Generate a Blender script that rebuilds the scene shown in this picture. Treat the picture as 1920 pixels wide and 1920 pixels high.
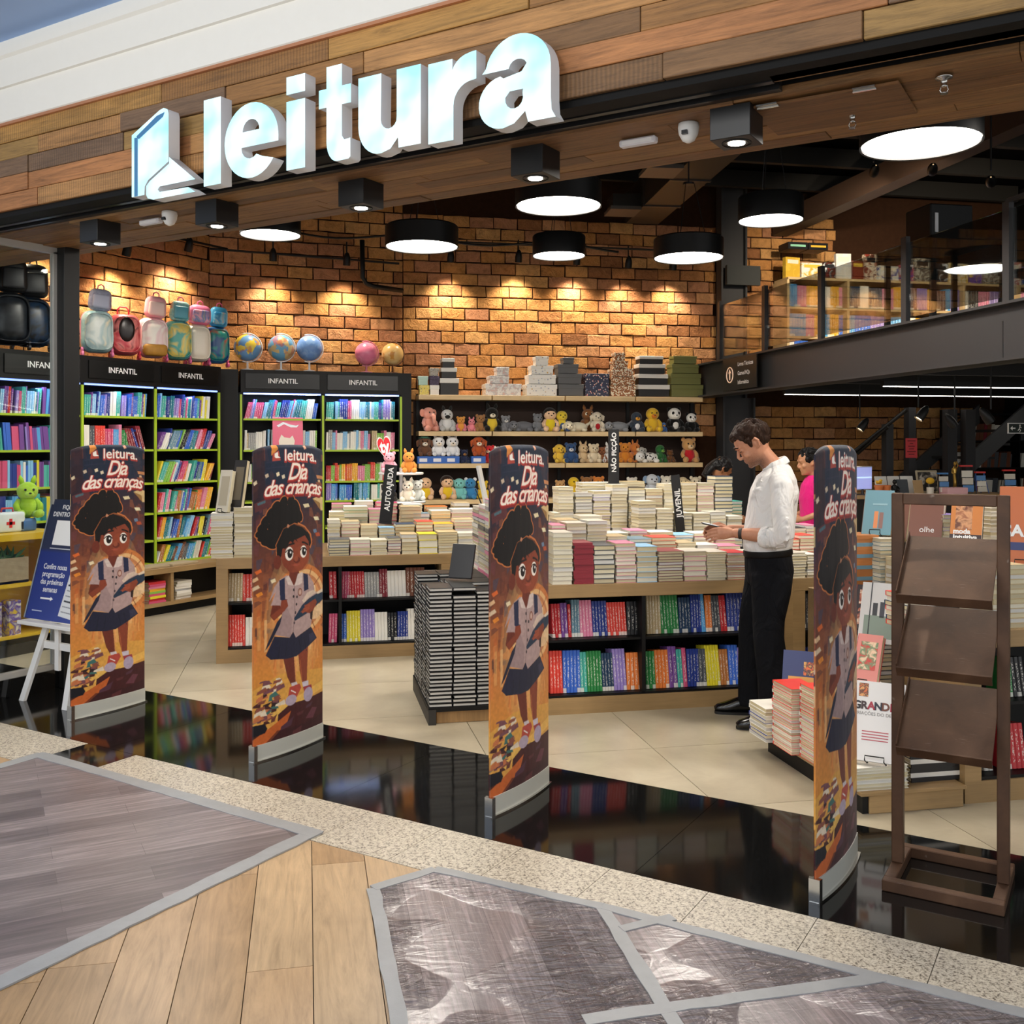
import bpy, bmesh, math, random
import numpy as np
from mathutils import Vector, Matrix

# ------------------------------------------------------------------ scene, camera, light
scene = bpy.context.scene
for _o in list(bpy.data.objects):
    bpy.data.objects.remove(_o)
COL = scene.collection
R = math.radians
HEAD = R(121.07)                     # camera heading in the shop-front frame (X along the front, Y into the shop)
FW = Vector((math.cos(HEAD), math.sin(HEAD), 0))
RT = Vector((math.sin(HEAD), -math.cos(HEAD), 0))
FPX, CX, HY, EYE = 1892.0, 960.0, 833.0, 1.65
PHI = R(11.5)                        # the shop's own grid is turned against the front
UD = Vector((math.cos(HEAD - R(90) + PHI), math.sin(HEAD - R(90) + PHI), 0))
VD = Vector((math.cos(HEAD + PHI), math.sin(HEAD + PHI), 0))
UANG = math.atan2(UD.y, UD.x)

cam_data = bpy.data.cameras.new('camera')
cam = bpy.data.objects.new('camera', cam_data)
COL.objects.link(cam)
cam.location = (0, 0, EYE)
cam.rotation_euler = (R(90), 0, HEAD - R(90))
cam_data.sensor_width = 36.0
cam_data.lens = FPX / 1920 * 36.0
cam_data.shift_y = -(960 - HY) / 1920
cam_data.clip_start, cam_data.clip_end = 0.05, 100
scene.camera = cam

vs = scene.view_settings
vs.view_transform = 'Standard'
vs.look = 'None'
vs.gamma = 1.0
vs.use_curve_mapping = False
vs.exposure = -0.22
cy = scene.cycles
cy.max_bounces, cy.diffuse_bounces, cy.glossy_bounces, cy.transmission_bounces, cy.transparent_max_bounces = 6, 3, 3, 4, 8

world = bpy.data.worlds.new('mall_air')
scene.world = world
world.use_nodes = True
world.node_tree.nodes['Background'].inputs[0].default_value = (0.93, 0.93, 0.92, 1)
world.node_tree.nodes['Background'].inputs[1].default_value = 1.55

def area_light(name, loc, size, energy, col=(1, 1, 1), rot=(0, 0, 0), sy=None, shape='RECTANGLE'):
    d = bpy.data.lights.new(name, 'AREA')
    d.energy, d.color, d.shape, d.size = energy, col, shape, size
    d.size_y = sy or size
    o = bpy.data.objects.new(name, d)
    COL.objects.link(o)
    o.location, o.rotation_euler = loc, rot
    return o

# unseen fill lights over the concourse, added and tilted to brighten the shop front
for lx, ly in ((-4.6, 0.4), (-2.2, 0.4), (0.2, 0.4), (-4.6, -2.2), (-2.2, -2.2), (0.2, -2.2)):
    area_light('concourse_fill_light', (lx, ly, 3.84), 0.7, 30, (1.0, 0.97, 0.92), (R(38), 0, 0))

# ------------------------------------------------------------------ coordinates
def W(lat, d, z=0.0):
    p = RT * lat + FW * d
    return Vector((p.x, p.y, z))
def px(x, y, d):
    return W((x - CX) / FPX * d, d, EYE - (y - HY) / FPX * d)
def fl(x, y, z=0.0):
    d = (EYE - z) * FPX / (y - HY)
    return px(x, y, d)
def I(u, v, z=0.0):
    p = UD * u + VD * v
    return Vector((p.x, p.y, z))
def uv_of(p):
    return p.x * UD.x + p.y * UD.y, p.x * VD.x + p.y * VD.y
def pV(x, y, v):
    """pixel on the upright plane v = const of the shop grid -> (u, z)"""
    a = (x - CX) / FPX
    r = RT * a + FW
    d = v / (r.x * VD.x + r.y * VD.y)
    return d * (r.x * UD.x + r.y * UD.y), EYE - (y - HY) / FPX * d
def pY(x, y, Y):
    a = (x - CX) / FPX
    r = RT * a + FW
    d = Y / r.y
    return d * r.x, EYE - (y - HY) / FPX * d
def pX(x, y, X):
    a = (x - CX) / FPX
    r = RT * a + FW
    d = X / r.x
    return d * r.y, EYE - (y - HY) / FPX * d
def pU(x, y, u):
    a = (x - CX) / FPX
    r = RT * a + FW
    d = u / (r.x * UD.x + r.y * UD.y)
    return d * (r.x * VD.x + r.y * VD.y), EYE - (y - HY) / FPX * d
def frame(o, ang):
    """placement with local x along ang, local y into the room, z up"""
    return Matrix.Translation(o) @ Matrix.Rotation(ang, 4, 'Z')

# ------------------------------------------------------------------ colours and materials
def lin(c):
    if isinstance(c, str):
        c = c.lstrip('#')
        c = tuple(int(c[i:i + 2], 16) / 255 for i in (0, 2, 4))
    return tuple((v / 12.92 if v <= 0.04045 else ((v + 0.055) / 1.055) ** 2.4) for v in c[:3])
def rgba(c):
    return (*lin(c), 1.0)

MATS = {}
class NT:
    """small node tree helper"""
    def __init__(s, name):
        s.m = bpy.data.materials.new(name)
        s.m.use_nodes = True
        s.t = s.m.node_tree
        s.b = s.t.nodes['Principled BSDF']
        s.out = s.t.nodes['Material Output']
    def n(s, kind, **kw):
        nd = s.t.nodes.new(kind)
        for k, v in kw.items():
            if k.startswith('i_'):
                nd.inputs[k[2:].replace('_', ' ')].default_value = v
            elif k.startswith('n_'):
                nd.inputs[int(k[2:])].default_value = v
            else:
                setattr(nd, k, v)
        return nd
    def l(s, a, b):
        s.t.links.new(a, b)
    def coords(s, kind='Object', scale=(1, 1, 1), rot=(0, 0, 0), loc=(0, 0, 0)):
        tc = s.n('ShaderNodeTexCoord')
        mp = s.n('ShaderNodeMapping')
        mp.inputs['Scale'].default_value = scale
        mp.inputs['Rotation'].default_value = rot
        mp.inputs['Location'].default_value = loc
        s.l(tc.outputs[kind], mp.inputs[0])
        return mp.outputs[0]
    def noise(s, vec, scale, detail=4, rough=0.6, dist=0.0):
        nd = s.n('ShaderNodeTexNoise')
        nd.inputs['Scale'].default_value = scale
        nd.inputs['Detail'].default_value = detail
        nd.inputs['Roughness'].default_value = rough
        nd.inputs['Distortion'].default_value = dist
        if vec is not None:
            s.l(vec, nd.inputs['Vector'])
        return nd.outputs['Fac']
    def ramp(s, fac, stops, interp='LINEAR'):
        r = s.n('ShaderNodeValToRGB')
        r.color_ramp.interpolation = interp
        el = r.color_ramp.elements
        while len(el) < len(stops):
            el.new(0.5)
        for e, (p, c) in zip(el, stops):
            e.position = p
            e.color = rgba(c) if not isinstance(c, float) else (c, c, c, 1)
        s.l(fac, r.inputs[0])
        return r.outputs[0]
    def mix(s, a, b, fac=0.5, blend='MIX'):
        m = s.n('ShaderNodeMix', data_type='RGBA', blend_type=blend)
        for sock, v in ((m.inputs[0], fac), (m.inputs[6], a), (m.inputs[7], b)):
            if hasattr(v, 'is_linked'):
                s.l(v, sock)
            elif isinstance(v, (int, float)):
                sock.default_value = v if sock == m.inputs[0] else (v, v, v, 1)
            else:
                sock.default_value = rgba(v)
        return m.outputs[2]
    def math(s, op, a, b=0.0, c=0.0, clamp=False):
        m = s.n('ShaderNodeMath', operation=op, use_clamp=clamp)
        for sock, v in zip(m.inputs, (a, b, c)):
            if hasattr(v, 'is_linked'):
                s.l(v, sock)
            else:
                sock.default_value = v
        return m.outputs[0]
    def base(s, c, rough=0.5, metal=0.0, spec=None):
        if hasattr(c, 'is_linked'):
            s.l(c, s.b.inputs['Base Color'])
        else:
            s.b.inputs['Base Color'].default_value = rgba(c)
        if hasattr(rough, 'is_linked'):
            s.l(rough, s.b.inputs['Roughness'])
        else:
            s.b.inputs['Roughness'].default_value = rough
        s.b.inputs['Metallic'].default_value = metal
        if spec is not None:
            s.b.inputs['Specular IOR Level'].default_value = spec
        return s
    def bump(s, h, strength=0.3, dist=0.01):
        b = s.n('ShaderNodeBump')
        b.inputs['Strength'].default_value = strength
        b.inputs['Distance'].default_value = dist
        s.l(h, b.inputs['Height'])
        s.l(b.outputs[0], s.b.inputs['Normal'])
        return s

def plain(c, rough=0.5, metal=0.0, spec=None, grain=0.0):
    key = ('plain', c, rough, metal, spec, grain)
    if key not in MATS:
        t = NT('paint_' + str(len(MATS)))
        if grain:
            v = t.coords('Object')
            f = t.noise(v, 18, 5)
            t.base(t.mix(c, t.mix(c, 0.0, 0.6), t.math('MULTIPLY', f, grain * 2)), rough, metal, spec)
            t.bump(t.noise(v, 160, 3), 0.15, 0.002)
        else:
            t.base(c, rough, metal, spec)
        MATS[key] = t.m
    return MATS[key]

def emit(c, strength):
    key = ('emit', c, strength)
    if key not in MATS:
        t = NT('glow_' + str(len(MATS)))
        t.base('#ffffff', 0.4)
        t.b.inputs['Emission Color'].default_value = rgba(c)
        t.b.inputs['Emission Strength'].default_value = strength
        MATS[key] = t.m
    return MATS[key]

def tinted(name, rough=0.5, kind='object', spec=None, cloth=False):
    """takes each object's own colour (or the mesh's colour attribute)"""
    key = ('tinted', name, rough, kind)
    if key not in MATS:
        t = NT(name)
        if kind == 'object':
            c = t.n('ShaderNodeObjectInfo').outputs['Color']
        else:
            c = t.n('ShaderNodeVertexColor', layer_name='Col').outputs[0]
        t.base(c, rough, 0, spec)
        if cloth:
            t.bump(t.noise(t.coords('Object'), 140, 4), 0.5, 0.004)
            t.b.inputs['Sheen Weight'].default_value = 0.3
        MATS[key] = t.m
    return MATS[key]

# ------------------------------------------------------------------ mesh building
class MB:
    def __init__(s):
        s.v, s.f, s.m, s.c = [], [], [], []
        s.col = None
    def add(s, verts, faces, mat=0, M=None, col=None):
        o = len(s.v)
        s.v += [tuple(M @ Vector(p)) for p in verts] if M is not None else [tuple(p) for p in verts]
        for f in faces:
            s.f.append(tuple(i + o for i in f))
            s.m.append(mat)
            s.c.append(col)
        return s
    def box(s, lo, hi, mat=0, M=None, col=None):
        (x0, y0, z0), (x1, y1, z1) = lo, hi
        v = [(x0, y0, z0), (x1, y0, z0), (x1, y1, z0), (x0, y1, z0), (x0, y0, z1), (x1, y0, z1), (x1, y1, z1), (x0, y1, z1)]
        f = [(0, 3, 2, 1), (4, 5, 6, 7), (0, 1, 5, 4), (1, 2, 6, 5), (2, 3, 7, 6), (3, 0, 4, 7)]
        return s.add(v, f, mat, M, col)
    def bbox(s, lo, hi, b=0.005, mat=0, M=None, col=None):
        """box with all edges chamfered"""
        lo, hi = Vector(lo), Vector(hi)
        c, h = (lo + hi) / 2, (hi - lo) / 2
        b = min(b, min(h) * 0.95)
        v, idx = [], {}
        for sx in (-1, 1):
            for sy in (-1, 1):
                for sz in (-1, 1):
                    for a in range(3):
                        q = [sx * (h.x - b), sy * (h.y - b), sz * (h.z - b)]
                        q[a] = (sx, sy, sz)[a] * h[a]
                        idx[(sx, sy, sz, a)] = len(v)
                        v.append((c.x + q[0], c.y + q[1], c.z + q[2]))
        f = []
        for a in range(3):
            o1, o2 = [k for k in range(3) if k != a]
            for sg in (-1, 1):
                r = []
                for p, q in ((-1, -1), (1, -1), (1, 1), (-1, 1)):
                    sgn = [0, 0, 0]
                    sgn[a], sgn[o1], sgn[o2] = sg, p, q
                    r.append(idx[(*sgn, a)])
                f.append(r)
        for a in range(3):
            o1, o2 = [k for k in range(3) if k != a]
            for p in (-1, 1):
                for q in (-1, 1):
                    r = []
                    for t, ax in ((-1, o1), (1, o1), (1, o2), (-1, o2)):
                        sgn = [0, 0, 0]
                        sgn[a], sgn[o1], sgn[o2] = t, p, q
                        r.append(idx[(*sgn, ax)])
                    f.append(r)
        for sx in (-1, 1):
            for sy in (-1, 1):
                for sz in (-1, 1):
                    f.append([idx[(sx, sy, sz, a)] for a in range(3)])
        return s.add(v, f, mat, M, col)
    def prism(s, pts, z0, z1, mat=0, M=None, col=None, capmat=None):
        n = len(pts)
        v = [(x, y, z0) for x, y in pts] + [(x, y, z1) for x, y in pts]
        s.add(v, [tuple(range(n))[::-1]], mat, M, col)
        s.add(v, [tuple(range(n, 2 * n))], mat if capmat is None else capmat, M, col)
        return s.add(v, [(i, (i + 1) % n, n + (i + 1) % n, n + i) for i in range(n)], mat, M, col)
    def lathe(s, prof, n=24, mat=0, M=None, col=None, cap=True):
        v, f = [], []
        for r, z in prof:
            for i in range(n):
                a = 2 * math.pi * i / n
                v.append((r * math.cos(a), r * math.sin(a), z))
        k = len(prof)
        for j in range(k - 1):
            for i in range(n):
                f.append((j * n + i, j * n + (i + 1) % n, (j + 1) * n + (i + 1) % n, (j + 1) * n + i))
        if cap:
            f.append(tuple(range(n))[::-1])
            f.append(tuple(range((k - 1) * n, k * n)))
        return s.add(v, f, mat, M, col)
    def tube(s, path, rad, n=8, mat=0, M=None, col=None, cap=True, flat=1.0, up=None):
        """round tube along a path; rad a number or one per point; flat squashes it along the second axis"""
        P = [Vector(p) for p in path]
        k = len(P)
        rr = rad if isinstance(rad, (list, tuple)) else [rad] * k
        T = []
        for i in range(k):
            a, b = P[max(i - 1, 0)], P[min(i + 1, k - 1)]
            T.append((b - a).normalized())
        ref = Vector(up) if up else (Vector((0, 0, 1)) if abs(T[0].z) < 0.9 else Vector((1, 0, 0)))
        A = (ref - T[0] * ref.dot(T[0])).normalized()
        v, f = [], []
        for i in range(k):
            A = (A - T[i] * A.dot(T[i]))
            A = A.normalized() if A.length > 1e-6 else T[i].orthogonal().normalized()
            B = T[i].cross(A)
            r = rr[i]
            r1, r2 = r if isinstance(r, (list, tuple)) else (r, r * flat)
            for j in range(n):
                t = 2 * math.pi * j / n
                v.append(P[i] + A * (math.cos(t) * r1) + B * (math.sin(t) * r2))
        for i in range(k - 1):
            for j in range(n):
                f.append((i * n + j, i * n + (j + 1) % n, (i + 1) * n + (j + 1) % n, (i + 1) * n + j))
        if cap:
            f.append(tuple(range(n))[::-1])
            f.append(tuple(range((k - 1) * n, k * n)))
        return s.add(v, f, mat, M, col)
    def ball(s, c, r, n=14, m=9, mat=0, M=None, col=None):
        r = (r, r, r) if isinstance(r, (int, float)) else r
        v, f = [(c[0], c[1], c[2] - r[2])], []
        for j in range(1, m):
            ph = -math.pi / 2 + math.pi * j / m
            for i in range(n):
                a = 2 * math.pi * i / n
                v.append((c[0] + r[0] * math.cos(ph) * math.cos(a), c[1] + r[1] * math.cos(ph) * math.sin(a), c[2] + r[2] * math.sin(ph)))
        v.append((c[0], c[1], c[2] + r[2]))
        for i in range(n):
            f.append((0, 1 + (i + 1) % n, 1 + i))
            f.append((len(v) - 1, 1 + (m - 2) * n + i, 1 + (m - 2) * n + (i + 1) % n))
        for j in range(m - 2):
            for i in range(n):
                f.append((1 + j * n + i, 1 + j * n + (i + 1) % n, 1 + (j + 1) * n + (i + 1) % n, 1 + (j + 1) * n + i))
        return s.add(v, f, mat, M, col)
    def mesh(s, name, mats, smooth=False):
        me = bpy.data.meshes.new(name)
        me.from_pydata(s.v, [], s.f)
        for m in (mats if isinstance(mats, (list, tuple)) else [mats]):
            me.materials.append(m)
        me.polygons.foreach_set('material_index', s.m)
        if smooth:
            me.polygons.foreach_set('use_smooth', [True] * len(s.f))
        if any(c is not None for c in s.c):
            ca = me.color_attributes.new('Col', 'FLOAT_COLOR', 'CORNER')
            buf = []
            for f, c in zip(s.f, s.c):
                buf += (list(lin(c)) + [1.0] if c is not None else [0.5, 0.5, 0.5, 1.0]) * len(f)
            ca.data.foreach_set('color', buf)
        me.update()
        return me
    def build(s, name, mats, parent=None, M=None, smooth=False, auto=False):
        return link(name, s.mesh(name, mats, smooth or auto), parent, M, 40 if auto else None)

def link(name, data, parent=None, M=None, sharp=None):
    o = bpy.data.objects.new(name, data)
    COL.objects.link(o)
    if M is not None:
        o.matrix_world = M
    if parent is not None:
        o.parent = parent
    if sharp is not None and data is not None:
        data.set_sharp_from_angle(angle=R(sharp))
    return o
def attach(o, parent, M):
    """child with a placement given in world space"""
    o.parent = parent
    o.matrix_parent_inverse = parent.matrix_basis.inverted()
    o.matrix_basis = M
    return o
def tag(o, label, cat, group=None, kind=None):
    o['label'] = label
    o['category'] = cat
    if group:
        o['group'] = group
    if kind:
        o['kind'] = kind
    return o
def thing(name, label, cat, M=None, group=None):
    o = bpy.data.objects.new(name, None)
    COL.objects.link(o)
    o.empty_display_size = 0.05
    if M is not None:
        o.matrix_world = M
    return tag(o, label, cat, group)
def struct(o, label=None):
    o['kind'] = 'structure'
    if label:
        o['label'] = label
    return o
def copy(o, parent=None, M=None):
    c = o.copy()
    COL.objects.link(c)
    if M is not None:
        c.matrix_world = M
    c.parent = parent
    return c
def copy_tree(o, M):
    r = copy(o, None, M)
    for ch in o.children:
        c = ch.copy()
        COL.objects.link(c)
        c.parent = r
        for g in ch.children:
            d = g.copy()
            COL.objects.link(d)
            d.parent = c
    return r
rnd = random.Random(11)

def text_mesh(s, size=1.0, bold=0.0, align='CENTER', shear=0.0, extrude=0.0, spacing=1.0):
    """flat (or extruded) lettering in the x-y plane, as mesh data"""
    cu = bpy.data.curves.new('lettering', 'FONT')
    cu.body, cu.size, cu.offset, cu.align_x, cu.shear, cu.extrude = s, size, bold, align, shear, extrude
    cu.space_character = spacing
    cu.resolution_u = 3
    o = bpy.data.objects.new('lettering', cu)
    COL.objects.link(o)
    dg = bpy.context.evaluated_depsgraph_get()
    me = bpy.data.meshes.new_from_object(o.evaluated_get(dg))
    bpy.data.objects.remove(o)
    bpy.data.curves.remove(cu)
    return me
def lettering(s, size, M, parent, mat, name='lettering', **kw):
    """lettering standing on the local x-z plane of M, read from -y"""
    me = text_mesh(s, size, **kw)
    me.transform(Matrix.Rotation(R(90), 4, 'X'))
    me.materials.clear()
    me.materials.append(mat)
    return link(name, me, parent, M)
# ------------------------------------------------------------------ surface materials
def wood_mat(name, stops, stretch=(1.4, 22, 22), rough=0.55, contrast=0.55, saw=0.0, bump=0.35, wave=0.0, byobj=True, spec=None):
    t = NT(name)
    oi = t.n('ShaderNodeObjectInfo')
    tc = t.n('ShaderNodeTexCoord')
    va = t.n('ShaderNodeVectorMath', operation='MULTIPLY_ADD')
    t.l(oi.outputs['Random'], va.inputs[0])
    va.inputs[1].default_value = (37, 11, 23)
    t.l(tc.outputs['Object'], va.inputs[2])
    mp = t.n('ShaderNodeMapping')
    mp.inputs['Scale'].default_value = stretch
    t.l(va.outputs[0], mp.inputs[0])
    g = t.noise(mp.outputs[0], 1.6, 6, 0.65, 1.2 + wave)
    g2 = t.noise(mp.outputs[0], 9, 4, 0.7, 0.4)
    big = t.noise(va.outputs[0], 2.2, 3, 0.5, 0.6)
    if byobj:
        base = t.ramp(oi.outputs['Random'], stops, 'CONSTANT' if len(stops) > 3 else 'LINEAR')
    else:
        base = t.ramp(big, stops)
    f = t.math('ADD', t.math('MULTIPLY', g, 0.7), t.math('MULTIPLY', g2, 0.3))
    dark = t.ramp(f, ((0.30, 0.25), (0.50, 0.8), (0.72, 1.25)))
    c = t.mix(base, dark, contrast, 'MULTIPLY')
    c = t.mix(c, t.ramp(big, ((0.3, 0.72), (0.7, 1.15))), 0.6, 'MULTIPLY')
    h = f
    if saw:
        w = t.n('ShaderNodeTexWave', bands_direction='X')
        w.inputs['Scale'].default_value = 16
        w.inputs['Distortion'].default_value = 1.5
        t.l(va.outputs[0], w.inputs[0])
        sel = t.math('GREATER_THAN', t.math('FRACT', t.math('MULTIPLY', oi.outputs['Random'], 7.3)), 0.76)
        sw = t.math('MULTIPLY', t.math('MULTIPLY', w.outputs['Fac'], saw), sel)
        c = t.mix(c, 0.0, t.math('MULTIPLY', sw, 0.45))
        h = t.math('ADD', f, t.math('MULTIPLY', sw, -0.4))
    t.base(c, rough, 0, spec)
    t.bump(h, bump, 0.006)
    return t.m

M_RECLAIM = wood_mat('reclaimed_wood', ((0, '#a87844'), (0.14, '#c49350'), (0.28, '#8f6a45'), (0.42, '#c8935a'), (0.56, '#b08a50'), (0.70, '#8a6c52'), (0.84, '#bf8250')), saw=0.6, contrast=0.85, bump=0.6, rough=0.6)
M_SOFFIT = wood_mat('soffit_wood', ((0, '#8a6038'), (0.2, '#9c7042'), (0.4, '#7d5a3a'), (0.6, '#a67a48'), (0.8, '#8f663d')), contrast=0.95, bump=0.5, rough=0.55)
M_OAKTILE = wood_mat('oak_floor_tile', ((0, '#bd9c76'), (0.2, '#c4a47c'), (0.4, '#ae8f6b'), (0.6, '#c9aa83'), (0.8, '#b7956d')), stretch=(0.8, 7, 7), contrast=0.52, rough=0.34, bump=0.06, wave=2.2)
M_OAKLAM = wood_mat('oak_laminate', ((0, '#a38458'), (1, '#ae8e61')), stretch=(1, 26, 26), contrast=0.3, bump=0.04, rough=0.42, byobj=False)
M_SHELFOAK = wood_mat('pale_shelf_oak', ((0, '#dcbd8a'), (1, '#e6ca99')), stretch=(1, 22, 22), contrast=0.25, bump=0.03, rough=0.42, byobj=False)

def brick_mat():
    t = NT('clay_brick')
    oi = t.n('ShaderNodeObjectInfo')
    tc = t.n('ShaderNodeTexCoord')
    va = t.n('ShaderNodeVectorMath', operation='MULTIPLY_ADD')
    t.l(oi.outputs['Random'], va.inputs[0])
    va.inputs[1].default_value = (41, 17, 29)
    t.l(tc.outputs['Object'], va.inputs[2])
    c = t.ramp(oi.outputs['Random'], ((0, '#c0884f'), (0.18, '#c9945a'), (0.36, '#b07a4c'), (0.52, '#c99468'), (0.66, '#9c6a45'), (0.76, '#d2a066'), (0.9, '#b8825f')), 'CONSTANT')
    n1 = t.noise(va.outputs[0], 9, 5, 0.65, 0.8)
    n2 = t.noise(va.outputs[0], 45, 4, 0.7)
    c = t.mix(c, t.ramp(n1, ((0.28, 0.45), (0.5, 0.95), (0.75, 1.25))), 0.7, 'MULTIPLY')
    c = t.mix(c, t.ramp(n2, ((0.30, 0.5), (0.42, 1.0), (0.8, 1.15))), 0.5, 'MULTIPLY')
    t.base(c, 0.9, 0, 0.2)
    t.bump(t.math('ADD', t.math('MULTIPLY', n1, 1.0), t.math('MULTIPLY', n2, 0.45)), 1.0, 0.03)
    return t.m
M_BRICK = brick_mat()
M_MORTAR = plain('#3b2619', 0.95, 0, 0.1, 0.4)
M_BLACK = plain('#141414', 0.45, 0, 0.35)
M_MATBLACK = plain('#0d0d0d', 0.7, 0, 0.25)
M_STEEL = plain('#38383a', 0.5, 0.2, 0.4)
M_SHELFBLACK = plain('#0b0b0c', 0.5, 0, 0.3)
M_WHITEWALL = plain('#f6f3ea', 0.6, 0, 0.3, 0.03)
M_COPPER = plain('#c98a63', 0.35, 0.3)
M_BLUE = plain('#a3c2f2', 0.6)
M_WHITE = plain('#f1f1ee', 0.4)
M_CHROME = plain('#c9c9c6', 0.22, 1.0)
M_GREY = plain('#9a9a98', 0.5)

def granite(name, base, specks, rough, scale=160):
    t = NT(name)
    v = t.coords('Object')
    vo = t.n('ShaderNodeTexVoronoi')
    vo.inputs['Scale'].default_value = scale
    t.l(v, vo.inputs['Vector'])
    n = t.noise(v, scale * 0.9, 3, 0.7)
    n2 = t.noise(v, scale * 0.35, 3, 0.6)
    f = t.math('ADD', t.math('MULTIPLY', n, 0.6), t.math('MULTIPLY', n2, 0.4))
    t.base(t.ramp(f, specks), rough)
    return t
M_LIGHTGRAN = granite('light_granite', None, ((0.37, '#544b40'), (0.44, '#93897a'), (0.49, '#c2b8a5'), (0.58, '#d3cab8'), (0.72, '#e2dbcb')), 0.35, 120).m
_t = granite('black_granite', None, ((0.3, '#060606'), (0.5, '#0e0e0e'), (0.62, '#1d1d1c'), (0.78, '#3d3c39')), 0.075, 240)
_t.b.inputs['Specular IOR Level'].default_value = 0.42
M_BLACKGRAN = _t.m
def concrete():
    t = NT('cement_tile')
    oi = t.n('ShaderNodeObjectInfo')
    v = t.coords('Object')
    n = t.noise(v, 3.5, 6, 0.65, 0.5)
    c = t.ramp(n, ((0.3, '#a89d86'), (0.5, '#b5aa92'), (0.72, '#c1b79f')))
    c = t.mix(c, t.ramp(oi.outputs['Random'], ((0, 0.93), (1, 1.04))), 1.0, 'MULTIPLY')
    t.base(c, t.math('MULTIPLY_ADD', n, 0.2, 0.22))
    return t.m
M_CEMENT = concrete()

# ------------------------------------------------------------------ floors
rnd = random.Random(5)
def clip_poly(pts, n, c):
    out = []
    for i in range(len(pts)):
        a, b = pts[i], pts[(i + 1) % len(pts)]
        da, db = a[0] * n[0] + a[1] * n[1] - c, b[0] * n[0] + b[1] * n[1] - c
        if da <= 0:
            out.append(a)
        if (da < 0 < db) or (db < 0 < da):
            t = da / (da - db)
            out.append((a[0] + (b[0] - a[0]) * t, a[1] + (b[1] - a[1]) * t))
    return out
def slab_piece(name, poly, ang, mat, parent, z0=-0.03, z1=0.0, jit=0.0):
    """one tile: polygon in world x-y, object turned by ang so its grain follows"""
    cx = sum(p[0] for p in poly) / len(poly)
    cy = sum(p[1] for p in poly) / len(poly)
    ca, sa = math.cos(-ang), math.sin(-ang)
    loc = [((x - cx) * ca - (y - cy) * sa, (x - cx) * sa + (y - cy) * ca) for x, y in poly]
    s = 0.0
    for i in range(len(loc)):
        s += loc[i][0] * loc[(i + 1) % len(loc)][1] - loc[(i + 1) % len(loc)][0] * loc[i][1]
    if s < 0:
        loc.reverse()
    return MB().prism(loc, z0, z1).build(name, mat, parent, frame((cx, cy, jit), ang))

Y0, Y1, Y2 = 3.17, 3.56, 4.52
floor = struct(MB().box((-9.5, -3.5, -0.10), (7, 15, -0.02)).build('floor', plain('#6b6256', 0.8)), 'shop and concourse floor bed')
# oak-look planks of the concourse
pw, pl = 0.205, 1.22
for iu in range(-22, 20):
    u0 = iu * pw + 0.02
    off = rnd.uniform(0, pl)
    for iv in range(-2, 6):
        v0 = iv * pl + off - 0.6
        cs = [I(u0 + 0.0015, v0 + 0.0015), I(u0 + pw - 0.0015, v0 + 0.0015), I(u0 + pw - 0.0015, v0 + pl - 0.0015), I(u0 + 0.0015, v0 + pl - 0.0015)]
        poly = [(p.x, p.y) for p in cs]
        poly = clip_poly(poly, (0, 1), Y0 - 0.004)
        if len(poly) < 3:
            continue
        c = Vector((sum(p[0] for p in poly) / len(poly), sum(p[1] for p in poly) / len(poly), 0))
        lat, d = c.dot(RT), c.dot(FW)
        if d < 2.2 or abs(lat) > 0.62 * d + 0.5 or d > 7:
            continue
        slab_piece('plank', poly, UANG + R(90), M_OAKTILE, floor)
# granite bands
def rect(x0, y0, x1, y1, g=0.0015):
    return [(x0 + g, y0 + g), (x1 - g, y0 + g), (x1 - g, y1 - g), (x0 + g, y1 - g)]
for k in range(-14, 6):
    x0 = -2.49 + 0.397 * k
    dark = k in (-6,)
    slab_piece('tile', rect(x0, Y0, x0 + 0.397, Y1), 0, M_BLACKGRAN if dark else M_LIGHTGRAN, floor)
for k in range(-4, 3):
    x0 = -1.60 + 1.555 * k
    slab_piece('tile', rect(x0, Y1, x0 + 1.555, Y2, 0.001), 0, M_BLACKGRAN, floor)
# cement tiles of the shop
ts = 0.908
for iu in range(-5, 9):
    for iv in range(-1, 11):
        u0, v0 = 1.841 + iu * ts - 0.0, 4.308 + (iv - 1) * ts
        cs = [I(u0 + .002, v0 + .002), I(u0 + ts - .002, v0 + .002), I(u0 + ts - .002, v0 + ts - .002), I(u0 + .002, v0 + ts - .002)]
        poly = clip_poly([(p.x, p.y) for p in cs], (0, -1), -(Y2 + 0.002))
        if len(poly) >= 3:
            slab_piece('tile', poly, UANG, M_CEMENT, floor)

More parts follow.
